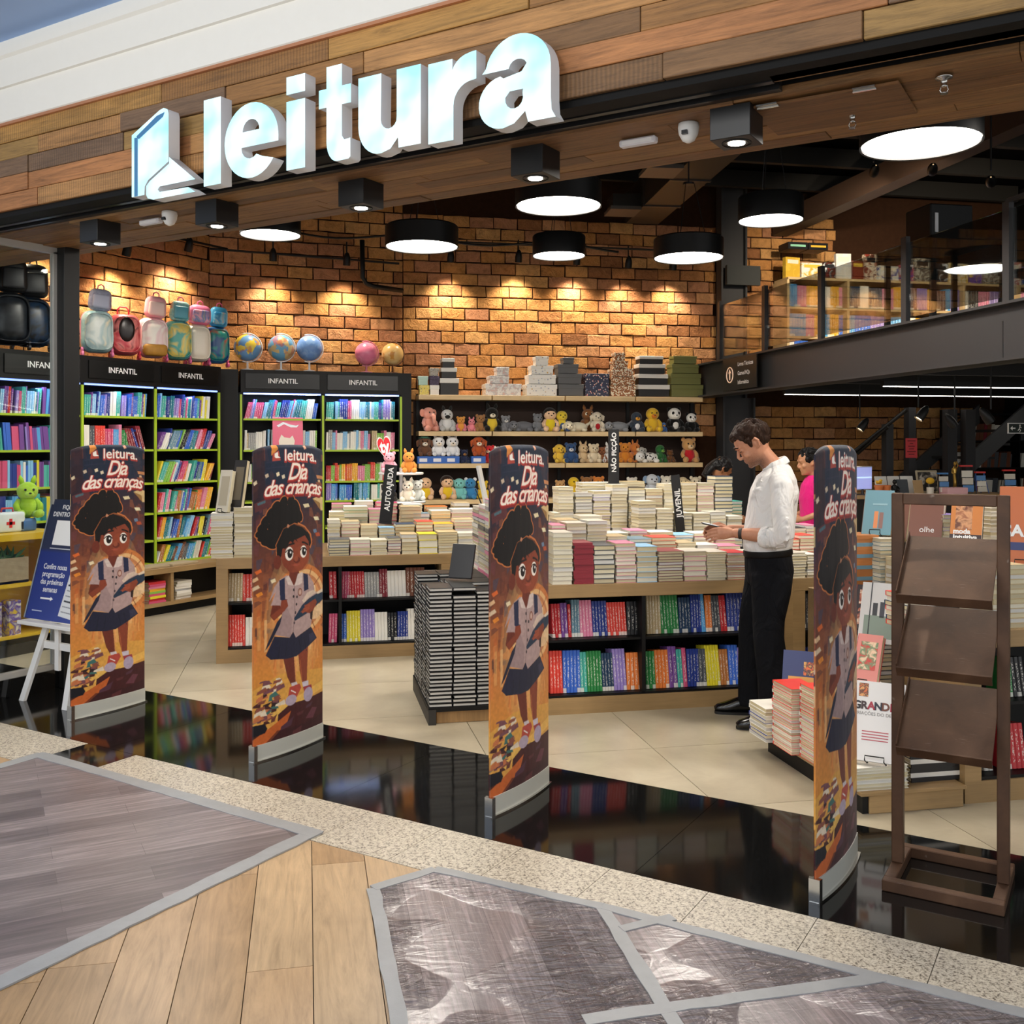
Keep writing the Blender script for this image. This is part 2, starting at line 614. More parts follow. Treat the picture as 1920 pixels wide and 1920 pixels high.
# vinyl protection mats taped to the concourse floor
def vinyl_mat(name, plastic):
    t = NT(name)
    v = t.coords('Object')
    br = t.n('ShaderNodeTexBrick')
    br.offset = 0.37
    br.inputs['Scale'].default_value = 1.0
    br.inputs['Brick Width'].default_value = 0.9
    br.inputs['Row Height'].default_value = 0.13
    br.inputs['Mortar Size'].default_value = 0.0008
    for nm, cc in (('Color1', '#8a7d7d'), ('Color2', '#54484a'), ('Mortar', '#453b3c')):
        br.inputs[nm].default_value = rgba(cc)
    t.l(v, br.inputs['Vector'])
    g = t.noise(t.coords('Object', (1.2, 26, 1)), 2.0, 6, 0.7, 0.8)
    c = t.mix(br.outputs['Color'], t.ramp(g, ((0.3, 0.42), (0.48, 0.85), (0.72, 1.9))), 0.9, 'MULTIPLY')
    big = t.noise(v, 3.0, 3, 0.5)
    if plastic:
        w = t.noise(t.coords('Object', (5.0, 1.6, 1)), 3.4, 3, 0.5, 2.6)
        mask = t.ramp(t.noise(v, 1.5, 2, 0.5, 0.4), ((0.42, 0.02), (0.56, 1.0)))
        fold = t.math('MULTIPLY', w, mask)
        c = t.mix(c, '#b8aeae', 0.18)
        t.base(c, 0.26)
        t.b.inputs['Coat Weight'].default_value = 0.4
        t.b.inputs['Coat Roughness'].default_value = 0.16
        b = t.n('ShaderNodeBump')
        b.inputs['Strength'].default_value = 1.0
        b.inputs['Distance'].default_value = 0.06
        t.l(fold, b.inputs['Height'])
        t.l(b.outputs[0], t.b.inputs['Normal'])
        t.l(b.outputs[0], t.b.inputs['Coat Normal'])
    else:
        c = t.mix(c, '#9c9391', t.math('MULTIPLY', big, 0.3))
        t.base(c, t.math('MULTIPLY_ADD', big, 0.25, 0.25))
        t.bump(g, 0.1, 0.003)
    return t.m
M_TAPE = plain('#a3a5a6', 0.4, 0.0, 0.6, 0.2)
def tape_strip(a, b, w, parent, z=0.006, wav=0.004):
    a, b = Vector((a[0], a[1], 0)), Vector((b[0], b[1], 0))
    d = (b - a)
    n = Vector((-d.y, d.x, 0)).normalized()
    k = max(2, int(d.length / 0.08))
    r = random.Random(int(a.x * 1000 + b.y * 77))
    mb = MB()
    L, Rr = [], []
    for i in range(k + 1):
        p = a + d * (i / k)
        L.append(p + n * (w / 2 + r.uniform(-wav, wav)))
        Rr.append(p - n * (w / 2 + r.uniform(-wav, wav)))
    vs_, fs_ = [], []
    for i in range(k + 1):
        h = z + r.uniform(0, 0.002)
        vs_ += [(L[i].x, L[i].y, 0.001), (L[i].x, L[i].y, h), (Rr[i].x, Rr[i].y, h), (Rr[i].x, Rr[i].y, 0.001)]
    for i in range(k):
        q, s_ = 4 * i, 4 * i + 4
        for e in range(3):
            fs_.append((q + e, q + e + 1, s_ + e + 1, s_ + e))
    fs_ += [(0, 1, 2, 3), (4 * k + 3, 4 * k + 2, 4 * k + 1, 4 * k)]
    mb.add(vs_, fs_)
    return mb.build('tape', M_TAPE, parent)
def floor_mat(label, poly, ang, mat, seams, w=0.055):
    cx, cy = sum(p[0] for p in poly) / len(poly), sum(p[1] for p in poly) / len(poly)
    t = thing('floor_mat', label, 'floor mat', None, 'taped protection mats on the concourse')
    slab_piece('sheet', poly, ang, mat, t, 0.0005, 0.004)
    for a, b in seams:
        tape_strip(a, b, w, t)
    return t
lm = [(-4.93, 0.6), (-2.93, 0.9), (-2.93, 3.22), (-4.90, 3.30)]
floor_mat('grey wood-look vinyl mat taped down in front of the left side of the shop front', lm, R(59), vinyl_mat('grey_vinyl', False),
          [(lm[0], lm[3]), ((-4.93, 3.29), (-2.90, 3.22)), ((-2.93, 3.25), (-2.93, 0.8))], 0.075)
M_PLASTIC = vinyl_mat('grey_vinyl_under_film', True)
def fw(x, y):
    p = fl(x, y)
    return (p.x, p.y)
A0, A1, A2 = fw(700, 1668), fw(815, 1632), fw(1128, 1702)
B0, B1, B2 = fw(1248, 1893), fw(1655, 1836), fw(1920, 1905)
k_left = fw(748, 1915)
def ext(a, b, t):
    return (a[0] + (b[0] - a[0]) * t, a[1] + (b[1] - a[1]) * t)
SW0 = ext(A0, k_left, 1.9)
SW1 = ext(A2, B0, 2.6)
SE = ext(A1, B2, 1.25)
floor_mat('wrinkled plastic-covered grey vinyl mat piece, leftmost of the right-hand pieces', [A0, A1, A2, SW1, SW0], UANG + R(90), M_PLASTIC,
          [(A0, A1), (A1, A2), (A0, SW0), (A2, SW1)], 0.048)
floor_mat('triangular grey vinyl mat piece under film between two tape seams near the granite band', [A2, B1, B0], UANG + R(90), M_PLASTIC,
          [(A2, B1), (fw(1165, 1745), fw(1262, 1722))], 0.045)
floor_mat('grey vinyl mat piece under film nearest the camera at the bottom right', [B0, B1, SE, (SE[0], SE[1] - 1.5), SW1], UANG + R(90), M_PLASTIC,
          [(B1, SE), (ext(B0, B1, -0.35), B1)], 0.05)

# ------------------------------------------------------------------ shop-front header
ZF0, ZF1, ZS = 3.03, 3.53, 3.0
XL, XR = -8.6, 1.8
header = struct(MB().box((XL, Y1 + 0.03, ZF0 - 0.03), (XR, Y1 + 0.16, ZF1)).build('wall_header', M_MATBLACK), 'wall above the shop opening')
rows = 5
rh = (ZF1 - ZF0) / rows
for r_ in range(rows):
    x = XL + rnd.uniform(0, 0.6)
    while x < XR:
        L = rnd.choice((0.55, 0.8, 1.1, 1.4, 1.7)) * rnd.uniform(0.9, 1.1)
        x1 = min(x + L, XR)
        if x1 > -6.4 and x < 0.9:
            t_ = rnd.uniform(0.018, 0.034)
            MB().bbox((-(x1 - x) / 2 + 0.0015, -t_, 0.0012), ((x1 - x) / 2 - 0.0015, 0.0, rh - 0.0012), 0.003).build('plank', M_RECLAIM, header, Matrix.Translation(((x + x1) / 2, Y1 + 0.03, ZF0 + r_ * rh)))
        x = x1
soffit = struct(MB().box((XL, 3.83, ZS + 0.02), (XR, Y2 - 0.02, ZS + 0.10)).build('ceiling_soffit', M_MATBLACK), 'wood-clad soffit over the entrance')
sw_ = (Y2 - 0.02 - 3.83) / 6
HX0, HX1 = pY(1410, 170, 3.93)[0], pY(1690, 150, 3.93)[0]
for r_ in range(6):
    x = XL + rnd.uniform(0, 0.7)
    ya = 3.83 + r_ * sw_
    while x < XR:
        x1 = min(x + rnd.choice((0.7, 1.0, 1.5, 2.0)) * rnd.uniform(0.9, 1.1), XR)
        if x1 > -7.0 and x < 1.2:
            MB().bbox((-(x1 - x) / 2 + 0.001, 0.001, -rnd.uniform(0.012, 0.02)), ((x1 - x) / 2 - 0.001, sw_ - 0.001, 0.02), 0.002).build('plank', M_SOFFIT, soffit, Matrix.Translation(((x + x1) / 2, ya, ZS + 0.0)))
        x = x1
MB().box((XL, Y2 - 0.02, ZS - 0.012), (XR, Y2, ZS + 0.5)).build('edge_board', M_SOFFIT, soffit)
# dark sliding-gate track between header and soffit
trk = struct(MB().box((XL, Y1 + 0.16, ZS + 0.06), (XR, 3.83, ZS + 0.10)).build('trim_1', M_MATBLACK), 'gate track recess')
MB().box((XL, 3.70, ZS - 0.005), (HX0 + 0.15, 3.73, ZS + 0.06)).build('rail', plain('#1c1c1d', 0.35, 0.3), trk)
MB().box((XL, 3.79, ZS - 0.005), (HX0 + 0.15, 3.83, ZS + 0.06)).build('rail', plain('#2a2a2b', 0.35, 0.3), trk)
MB().box((HX0 + 0.15, Y1 + 0.17, ZS + 0.0), (XR, 3.66, ZS + 0.06)).build('board', M_SOFFIT, trk)
# access hatch with two hinges
hat = struct(MB().bbox((HX0, 3.88, ZS - 0.032), (HX1, 4.28, ZS - 0.021), 0.003).build('door_1', M_SOFFIT), 'wooden access hatch in the soffit')
for hx in (HX0 + 0.08, HX1 - 0.12):
    hg = MB()
    hg.box((hx - 0.04, 3.855, ZS - 0.036), (hx + 0.04, 3.90, ZS - 0.030))
    hg.tube([(hx - 0.042, 3.877, ZS - 0.038), (hx + 0.042, 3.877, ZS - 0.038)], 0.005, 8)
    hg.build('hinge', M_CHROME, hat)
# concourse bulkhead above the header, and the blue ceiling beyond it
bulk = MB()
prof = [(Y1 + 0.16, ZF1), (Y1 - 0.01, ZF1 + 0.012), (Y1 - 0.02, ZF1 + 0.02), (Y1 - 0.035, ZF1 + 0.20), (Y1 - 0.05, ZF1 + 0.205), (Y1 - 0.06, ZF1 + 0.36), (Y1 - 0.075, ZF1 + 0.375), (Y1 - 0.075, ZF1 + 0.415), (Y1 - 0.02, ZF1 + 0.42), (Y1 - 0.02, 4.6), (Y1 + 0.16, 4.6)]
n_ = len(prof)
bulk.add([(XL, y, z) for y, z in prof] + [(XR + 1, y, z) for y, z in prof], [(i, i + 1, n_ + i + 1, n_ + i) for i in range(n_ - 1)] + [tuple(range(n_)), tuple(range(2 * n_ - 1, n_ - 1, -1))])
struct(bulk.build('wall_bulkhead', M_WHITEWALL), 'white plaster bulkhead above the wooden header')
struct(MB().box((XL, Y1 - 0.018, ZF1 - 0.004), (XR, Y1 + 0.02, ZF1 + 0.012)).build('trim_2', M_COPPER), 'copper strip on top of the wooden header')
struct(MB().box((-12, -6, 4.02), (6, Y1 - 0.01, 4.12)).build('ceiling_concourse', M_BLUE), 'blue concourse ceiling')

# ------------------------------------------------------------------ shop shell
brick_meshes = []
def make_brick_meshes():
    r = random.Random(3)
    for k in range(7):
        bm = bmesh.new()
        bmesh.ops.create_cube(bm, size=1)
        bmesh.ops.subdivide_edges(bm, edges=[e for e in bm.edges if abs(e.verts[0].co.x - e.verts[1].co.x) > 0.5], cuts=2)
        for v in bm.verts:
            v.co.x *= 0.29
            v.co.y = v.co.y * 0.05 - 0.0
            v.co.z *= 0.131
            v.co += Vector((r.uniform(-.004, .004), r.uniform(-.006, .004) if v.co.y < 0 else 0, r.uniform(-.004, .004)))
        me = bpy.data.meshes.new('brick')
        bmesh.ops.bevel(bm, geom=[e for e in bm.edges if e.verts[0].co.y < 0 and e.verts[1].co.y < 0 and not abs(e.calc_face_angle(0)) < 0.5], offset=0.006, segments=1, affect='EDGES')
        bm.to_mesh(me)
        bm.free()
        me.materials.append(M_BRICK)
        brick_meshes.append(me)
make_brick_meshes()
def brick_wall(name, label, o, ang, length, zlo, zhi, zones, thick=0.25):
    M = frame(o, ang)
    wall = struct(MB().box((0, 0, zlo), (length, thick, zhi), 0, None).build(name, M_MORTAR, None, M), label)
    Mi = M.inverted()
    n = 0
    for (x0, x1, z0, z1) in zones:
        row = 0
        z = z0
        while z < z1 - 0.05:
            x = x0 + (0 if row % 2 else -0.15)
            while x < x1 - 0.02:
                a, b = max(x, x0), min(x + 0.30 + rnd.uniform(-0.02, 0.02), x1)
                if b - a > 0.04:
                    br = link('brick', rnd.choice(brick_meshes))
                    br.matrix_world = M @ Matrix.Translation(((a + b) / 2, 0.012 + rnd.uniform(-0.007, 0.006), z + 0.0675 + rnd.uniform(-.003, .003))) @ Matrix.Rotation(rnd.uniform(-.012, .012), 4, 'Y') @ Matrix.Diagonal((max(b - a - 0.012, 0.03) / 0.29, 1, rnd.uniform(0.95, 1.0), 1))
                    br.parent = wall
                    br.matrix_parent_inverse = Mi
                    n += 1
                x = b
            z += 0.139
            row += 1
    return wall
ZC = 5.0
CA = Vector((-8.7, 7.89, 0))                   # corner of side wall and second wall
BANG = R(50)
CB = CA + Vector((math.cos(BANG), math.sin(BANG), 0)) * 2.204
brick_wall('wall_left', 'brick side wall behind the suitcases', Vector((-8.7, 2.0, 0)), R(90), 5.89, 0, ZC, [(2.9, 5.89, 2.45, 4.55)])
brick_wall('wall_globes', 'brick wall behind the globes', CA, BANG, 2.204, 0, ZC, [(0, 2.204, 2.30, 4.50)])
u0_, v0_ = uv_of(CB)
VB = v0_
brick_wall('wall_back', 'brick back wall above the plush shelves', CB, UANG, 4.0, 0, ZC, [(0, 3.95, 1.75, 4.40)])
brick_wall('wall_stairs', 'brick wall beside the stairs', I(u0_ + 4.0, VB), UANG, 5.6, 0, ZC, [(0.1, 3.6, 0.75, 2.15), (0.1, 1.6, 2.62, 4.5)])
struct(MB().box((-10, 3.0, ZC), (12, 18, ZC + 0.1)).build('ceiling', plain('#060606', 0.9, 0, 0.05)), 'black open ceiling of the shop')
struct(MB().box((0, 0, 0), (0.2, 9, ZC), 0).build('wall_right', M_MATBLACK, None, frame(I(9.2, 3.6), UANG)), 'dark wall beyond the mezzanine')
# ------------------------------------------------------------------ ceiling lamps
def pL(x, y, o, ang):
    """pixel on the upright plane through o along ang -> (distance along, z)"""
    r = RT * ((x - CX) / FPX) + FW
    e = Vector((math.cos(ang), math.sin(ang), 0))
    n = Vector((-e.y, e.x, 0))
    d = o.dot(n) / r.dot(n)
    return (r * d - o).dot(e), EYE - (y - HY) / FPX * d
WARM = (1.0, 0.83, 0.62)
M_LAMPGLOW = emit('#fff6ea', 50.0)
M_LAMPBLACK = plain('#141415', 0.42, 0, 0.4)
def round_lamp(x, y, w, dia, label, loc=None, h=0.17, glow=M_LAMPGLOW):
    d = dia * FPX / w if loc is None else 0
    p = px(x, y, d) if loc is None else Vector(loc)
    t = thing('round_pendant_lamp', label, 'ceiling lamp', Matrix.Translation(p), 'round pendant lamps')
    r = dia / 2
    MB().lathe([(r * 0.97, 0.004), (r, 0.0), (r, h), (r * 0.96, h + 0.012), (0.02, h + 0.012), (0.02, h), (r * 0.95, h - 0.01), (r * 0.965, 0.02)], 48, cap=False).build('drum', M_LAMPBLACK, t, auto=True)
    MB().lathe([(r * 0.963, 0.012), (r * 0.963, 0.02)], 48).build('diffuser', glow, t)
    rod = MB()
    for a in (0.4, 2.5, 4.6):
        rod.tube([(r * 0.5 * math.cos(a), r * 0.5 * math.sin(a), h), (0.05 * math.cos(a), 0.05 * math.sin(a), h + 0.5)], 0.003, 5)
    rod.tube([(0, 0, h + 0.5), (0, 0, ZC - p.z)], 0.008, 6)
    rod.lathe([(0.05, h + 0.49), (0.05, h + 0.51)], 12)
    rod.build('hanger', M_BLACK, t)
    return t
for a in ((507, 442, 112, .46, 'small round pendant lamp with white disc near the first downlight box over the suitcases'),
          (791, 464, 137, .62, 'round black pendant lamp with white disc in front of the left brick wall'),
          (1047, 388, 162, .62, 'large round pendant lamp with white disc above the middle of the shop'),
          (1048, 481, 99, .46, 'small round pendant lamp, lower of the two in line with the third banner'),
          (1291, 485, 130, .62, 'round pendant lamp with deep black drum in front of the back wall corner'),
          (1445, 415, 120, .47, 'round pendant lamp hanging before the mezzanine shelves'),
          (1726, 272, 218, .62, 'largest round pendant lamp, close to the soffit at the top right')):
    round_lamp(*a)
# more of the same lamps, over the parts of the shop the picture does not reach
for uu, vv in ((4.3, 4.2), (-1.3, 8.6)):
    round_lamp(0, 0, 0, .62, 'round pendant lamp outside the view, over the %s' % ('right-hand table' if uu > 0 else 'low cabinet'), I(uu, vv, 3.35))

def spot_light(name, loc, target, energy, ang, col=WARM, blend=0.6, size=0.03):
    d = bpy.data.lights.new(name, 'SPOT')
    d.energy, d.color, d.spot_size, d.spot_blend, d.shadow_soft_size = energy, col, R(ang), blend, size
    o = bpy.data.objects.new(name, d)
    COL.objects.link(o)
    o.location = loc
    o.rotation_euler = (Vector(target) - Vector(loc)).to_track_quat('-Z', 'Y').to_euler()
    return o
# square surface downlights under the soffit
M_DOWN = emit('#fff4e2', 40.0)
for k, (x, y) in enumerate(((188, 457), (407, 424), (677, 390), (1004, 334), (1381, 268))):
    p = fl(x, y, 2.855)
    t = thing('downlight_box', ('leftmost', 'second', 'third', 'fourth', 'rightmost')[k] + ' square black downlight under the wooden soffit, counted from the left', 'downlight', Matrix.Translation((p.x, p.y, 2.855)), 'square downlights under the soffit')
    mb = MB()
    mb.bbox((-.082, -.082, 0.0), (.082, .082, .128), .002)
    mb.build('housing', plain('#0e0e0f', 0.4), t)
    MB().lathe([(.058, -.003), (.06, .001), (.05, .001), (.047, -.004), (.040, -.001), (.040, .002)], 28, cap=False).build('ring', plain('#1b1b1b', 0.3, 0.5), t, smooth=True)
    MB().lathe([(.033, -.004), (.033, 0.0)], 24).build('lens', M_DOWN, t)
    spot_light('downlight_beam', (p.x, p.y, 2.835), (p.x, p.y, 0), 55, 95, (1, .88, .70), 0.7)
# track spots that wash the bricks
M_SPOT = emit('#ffd9a0', 14.0)
def track_spot(loc, aim, label, energy=30, name='wall_spot', ang=100, top=0.16):
    loc, aim = Vector(loc), Vector(aim)
    q = (aim - loc).normalized().to_track_quat('-Z', 'Y').to_matrix().to_4x4()
    t = thing(name, label, 'spotlight', Matrix.Translation(loc), 'track spots washing the brick walls')
    MB().lathe([(.040, 0), (.042, .01), (.042, .06), (.036, .10), (.022, .135), (.006, .15)], 20, cap=False).build('shade', M_BLACK, t, q, smooth=True)
    MB().lathe([(.036, .012), (.036, .016)], 16).build('bulb', M_SPOT, t, q)
    MB().tube([(0, 0, 0.11), (0, 0, 0.11 + top)], 0.008, 8).build('stem', M_BLACK, t)
    spot_light('spot_beam', loc + (aim - loc).normalized() * 0.03, aim, energy, ang, blend=1.0)
NB = Vector((math.sin(BANG), -math.cos(BANG), 0))
for i, (x, y) in enumerate(((845, 492), (972, 492), (1081, 497), (1178, 503), (1262, 507))):
    uu, zz = pV(x, y, VB - 0.26)
    track_spot(I(uu, VB - 0.26, zz), I(uu, VB - 0.02, zz - 1.1), ('first', 'second', 'third', 'fourth', 'fifth')[i] + ' small black spot on the back brick wall, from the left', 115)
ob = CA + NB * 0.27
for i, (x, y) in enumerate(((512, 490), (650, 498))):
    s, zz = pL(x, y, ob, BANG)
    p = ob + Vector((math.cos(BANG), math.sin(BANG), 0)) * s
    track_spot((p.x, p.y, zz), (p.x - NB.x * .2, p.y - NB.y * .2, zz - 1.1), ('left', 'right')[i] + ' black spot above the row of globes', 110)
for i, (x, y) in enumerate(((352, 472), (236, 480))):
    yy, zz = pX(x, y, -8.42)
    track_spot((-8.42, yy, zz), (-8.62, yy, zz - 0.6), ('black spot on the brick side wall above the pink suitcase', 'black spot on the brick side wall behind the first downlight box')[i], 110)
for i, x in enumerate((40, 110)):
    yy, zz = pX(x, 500, -8.42)
    track_spot((-8.42, yy, 3.55), (-8.62, yy, 2.9), ('left', 'right')[i] + ' black spot hidden above the shelves behind the shop window', 60)
# the track they hang from
pr = struct(MB().tube([(-8.42, 4.4, 3.80), (-8.42, 7.9, 3.80)], 0.013, 6).build('trim_3', M_BLACK), 'lighting track on the side wall')
e_ = Vector((math.cos(BANG), math.sin(BANG), 0))
struct(MB().tube([tuple(ob + Vector((0, 0, 3.78))), tuple(ob + e_ * 2.1 + Vector((0, 0, 3.74)))], 0.013, 6).build('trim_4', M_BLACK), 'lighting track over the globes')
struct(MB().tube([tuple(I(1.3, VB - .26, 4.02)), tuple(I(4.9, VB - .26, 4.02))], 0.013, 6).build('trim_5', M_BLACK), 'lighting track over the back wall')

# ceiling services: duct with grilles, joists, pipes
M_DUCT = plain('#211d1a', 0.55, 0.2)
duct_p0, duct_p1 = I(3.95, VB - 0.4, 4.35), I(3.3, 4.4, 4.35)
dd = (duct_p1 - duct_p0)
dang = math.atan2(dd.y, dd.x)
dt = thing('air_duct', 'dark square air duct running along the black ceiling', 'air duct', frame((duct_p0.x, duct_p0.y, 4.3), dang))
MB().box((0, -.2, 0), (dd.length, .2, .36)).build('duct_body', M_DUCT, dt)
for k in range(6):
    s = 0.9 + k * 1.1
    MB().box((s, -.215, -.015), (s + .05, .215, .375)).build('flange', plain('#2b2622', .5, .3), dt)
for k in range(4):
    s = 0.45 + k * 1.7
    g = MB()
    g.box((s, -.52, .02), (s + .34, -.2, .16))
    g.build('outlet', M_DUCT, dt)
    MB().box((s - .02, -.55, -.02), (s + .36, -.2, .02)).build('grille', plain('#4a4440', .5), dt)
for k in range(7):
    v_ = 5.2 + k * 1.05
    struct(MB().box((-.9, -.04, 4.78), (9.0, .04, 4.98)).build('beam_%d' % (k + 1), plain('#15130f', 0.7), None, frame(I(0, v_, 0), UANG)), 'dark ceiling joist')
struct(MB().box((-.1, -.08, 4.30), (.1, 8, 4.55)).build('beam_8', plain('#3a2a20', .6), None, frame(I(5.9, 3.9, 0), UANG)), 'brown steel ceiling beam over the mezzanine edge')
pth = [px(755, 545, 11.7), px(700, 537, 11.5), px(686, 531, 11.45), px(680, 520, 11.42), px(679, 450, 11.4)]
cp = MB().tube([tuple(p) for p in pth], 0.028, 8).build('conduit_pipe', M_BLACK, None, smooth=True)
tag(cp, 'bent black conduit pipe on the brick wall right of the globes', 'pipe')
wv = [px(560 + i * 24, 437 + 6 * math.sin(i * .55) + i * 1.2, 10.9) for i in range(26)]
tag(MB().tube([tuple(p) for p in wv], 0.012, 6).build('power_cable', M_BLACK, None, smooth=True), 'loose black cable hanging in waves along the ceiling in front of the bricks', 'cable')

# small fittings under the soffit
def dome(x, y, label):
    p = fl(x, y, 2.97)
    t = thing('ceiling_sensor', label, 'sensor', Matrix.Translation((p.x, p.y, 2.975)))
    MB().lathe([(.042, 0.004), (.044, -.012), (.040, -.04), (.026, -.066), (.008, -.076)], 20, M=None).build('cover', M_WHITE, t, smooth=True)
    MB().box((-.012, -.050, -.05), (.012, -.036, -.034)).build('lens', plain('#222226', .3), t)
dome(318, 400, 'white domed motion sensor under the soffit near the left downlights')
dome(1291, 236, 'white domed motion sensor under the soffit beside the right downlight')
def bar(x, y, label, a):
    p = fl(x, y, 2.97)
    t = thing('emergency_light', label, 'emergency light', frame((p.x, p.y, 2.975), a))
    MB().bbox((-.085, -.02, -.03), (.085, .02, .0), .006).build('casing', plain('#e6e4ea', .35), t)
    MB().box((-.07, -.0215, -.024), (.07, -.02, -.008)).build('strip', plain('#fdfdfd', .2), t)
bar(283, 413, 'slim white emergency light left of the small motion sensor', 0.0)
bar(1197, 262, 'slim white emergency light bar left of the right motion sensor', 0.0)
def sprinkler(x, y, label):
    p = fl(x, y, 2.97)
    t = thing('sprinkler', label, 'sprinkler', Matrix.Translation((p.x, p.y, 2.976)))
    MB().lathe([(.03, 0.003), (.03, -.004), (.012, -.008), (.009, -.03), (.011, -.032), (.004, -.036)], 18).build('body', M_CHROME, t, smooth=True)
    g = MB()
    g.tube([(.01, 0, -.03), (.014, 0, -.045), (.006, 0, -.058)], .002, 5)
    g.tube([(-.01, 0, -.03), (-.014, 0, -.045), (-.006, 0, -.058)], .002, 5)
    g.lathe([(.014, -.060), (.014, -.057)], 12)
    g.build('deflector', M_CHROME, t)
sprinkler(1770, 148, 'chrome fire sprinkler in the soffit at the top right')
sprinkler(1598, 216, 'small chrome fitting in the soffit next to the access hatch')

# ------------------------------------------------------------------ illuminated sign
M_SIGNFACE = None
def sign_face_mat():
    t = NT('sign_acrylic')
    n = t.noise(t.coords('Object'), 5.0, 2, 0.4)
    c = t.ramp(n, ((0.30, '#74dcf4'), (0.45, '#bdf5fd'), (0.58, '#e6ffff')))
    t.base('#9fb8c0', 0.35)
    t.l(c, t.b.inputs['Emission Color'])
    t.b.inputs['Emission Strength'].default_value = 1.1
    return t.m
M_SIGNFACE = sign_face_mat()
M_SIGNSIDE = plain('#eef0f2', 0.4)
def arc(cx, cy, rx, ry, a0, a1, n=12):
    return [(cx + rx * math.cos(R(a0 + (a1 - a0) * i / n)), cy + ry * math.sin(R(a0 + (a1 - a0) * i / n))) for i in range(n + 1)]
def solid_letter(loops, depth):
    """outer loop and holes -> mesh with glowing face (material 0) and white return (1); face on y = 0, body behind"""
    cu = bpy.data.curves.new('outline', 'CURVE')
    cu.dimensions = '2D'
    cu.fill_mode = 'BOTH'
    cu.extrude = depth / 2
    for lp in loops:
        sp = cu.splines.new('POLY')
        sp.points.add(len(lp) - 1)
        for q, (x, y) in zip(sp.points, lp):
            q.co = (x, y, 0, 1)
        sp.use_cyclic_u = True
    o = bpy.data.objects.new('outline', cu)
    COL.objects.link(o)
    me = bpy.data.meshes.new_from_object(o.evaluated_get(bpy.context.evaluated_depsgraph_get()))
    bpy.data.objects.remove(o)
    bpy.data.curves.remove(cu)
    me.transform(Matrix.Rotation(R(90), 4, 'X') @ Matrix.Translation((0, 0, -depth / 2)))
    me.materials.clear()
    me.materials.append(M_SIGNFACE)
    me.materials.append(M_SIGNSIDE)
    me.update()
    for p in me.polygons:
        p.material_index = 0 if p.normal.y < -0.7 else 1
    return me
# letter outlines: baseline 0, x-height 0.335, ascender 0.42
H_, A_ = 0.335, 0.42
def stem_shape(x0, x1, y0, y1):
    return [(x0, y0), (x1, y0), (x1, y1), (x0, y1)]
def L_l():
    return [stem_shape(0, .13, 0, A_)], .13
def L_i():
    return [stem_shape(0, .13, 0, H_ - .02), stem_shape(0, .13, H_ + .012, A_ + .008)], .13
def L_e():
    w, h = .335, H_ + .02
    cx, cy = w / 2, h / 2 - .012
    out = arc(cx, cy, w / 2, h / 2, 0, 180, 16) + arc(cx, cy, w / 2, h / 2, 180, 325, 14)[1:]
    out += [(cx + .07, cy - .085)] + arc(cx - .005, cy - .03, .055, .055, -45, -180, 6) + [(cx - .055, cy - .028), (w, cy - .028)]
    hole = arc(cx, cy + .045, .052, .055, 0, 180, 10)
    return [out, hole[::-1]], w
def L_t():
    w = .27
    out = [(.065, H_ + .085), (.065, H_ - .012), (0, H_ - .012), (0, H_ - .095), (.065, H_ - .095), (.065, .085)] + arc(.155, .085, .09, .093, 180, 270, 6)[1:] + [(w - .02, -.006), (w - .005, .003), (w - .005, .085), (.215, .082)] + [(.195, .10), (.195, H_ - .095), (w, H_ - .095), (w, H_ - .012), (.195, H_ - .012), (.195, H_ + .085)]
    return [out], w
def L_u():
    w = .345
    out = [(w, 0), (w, H_), (w - .13, H_), (w - .13, .14)] + arc(.172, .135, .045, .045, 0, -180, 8)[1:] + [(.13, H_), (0, H_), (0, .12)] + arc(.12, .12, .12, .13, 180, 275, 8)[1:] + [(.18, .002), (.222, .045), (.225, 0)]
    return [out], w
def L_r():
    w = .245
    out = [(0, 0), (.13, 0), (.13, .14)] + arc(.225, .14, .095, .09, 180, 100, 6)[1:] + [(w, .232), (w, H_ + .012), (.225, H_ + .012)] + arc(.22, H_ - .07, .10, .08, 95, 165, 5)[1:] + [(.125, H_ - .07), (.125, H_), (0, H_)]
    return [out], w
def L_a():
    w = .36
    out = [(w, 0), (w - .018, .03), (w - .022, .08), (w - .022, .21)] + arc(.185, .215, .152, .142, 0, 168, 16)[1:] + [(.018, .225), (.145, .225)] + arc(.188, .222, .043, .036, 170, 20, 6) + [(.205, .205), (.12, .192)] + arc(.115, .098, .113, .105, 95, 272, 14) + [(.17, .004), (.222, .045), (.235, 0)]
    hole = [(.212, .135)] + arc(.17, .105, .042, .042, 20, -190, 8) + [(.15, .135)]
    return [out, hole], w
SY = 3.44
sign = thing('illuminated_sign', 'white illuminated leitura letters with book logo on the wooden header', 'sign', Matrix.Translation((-3.1, SY, 2.9)))
def place_letter(fn, x0p, x1p, ybase, name='letter', zs=1.0):
    loops, w = fn()
    X0, z0 = pY(x0p, ybase, SY)
    X1 = pY(x1p, ybase, SY)[0]
    me = solid_letter(loops, 0.07)
    return attach(link(name, me), sign, Matrix.Translation((X0, SY, z0)) @ Matrix.Diagonal(((X1 - X0) / w, 1, zs, 1)))
for fn, a, b, yb in ((L_l, 382, 414, 350), (L_e, 421, 522, 338), (L_i, 537, 572, 320), (L_t, 598, 658, 305), (L_u, 672, 789, 291), (L_r, 803, 893, 271), (L_a, 897, 1042, 246)):
    place_letter(fn, a, b, yb)
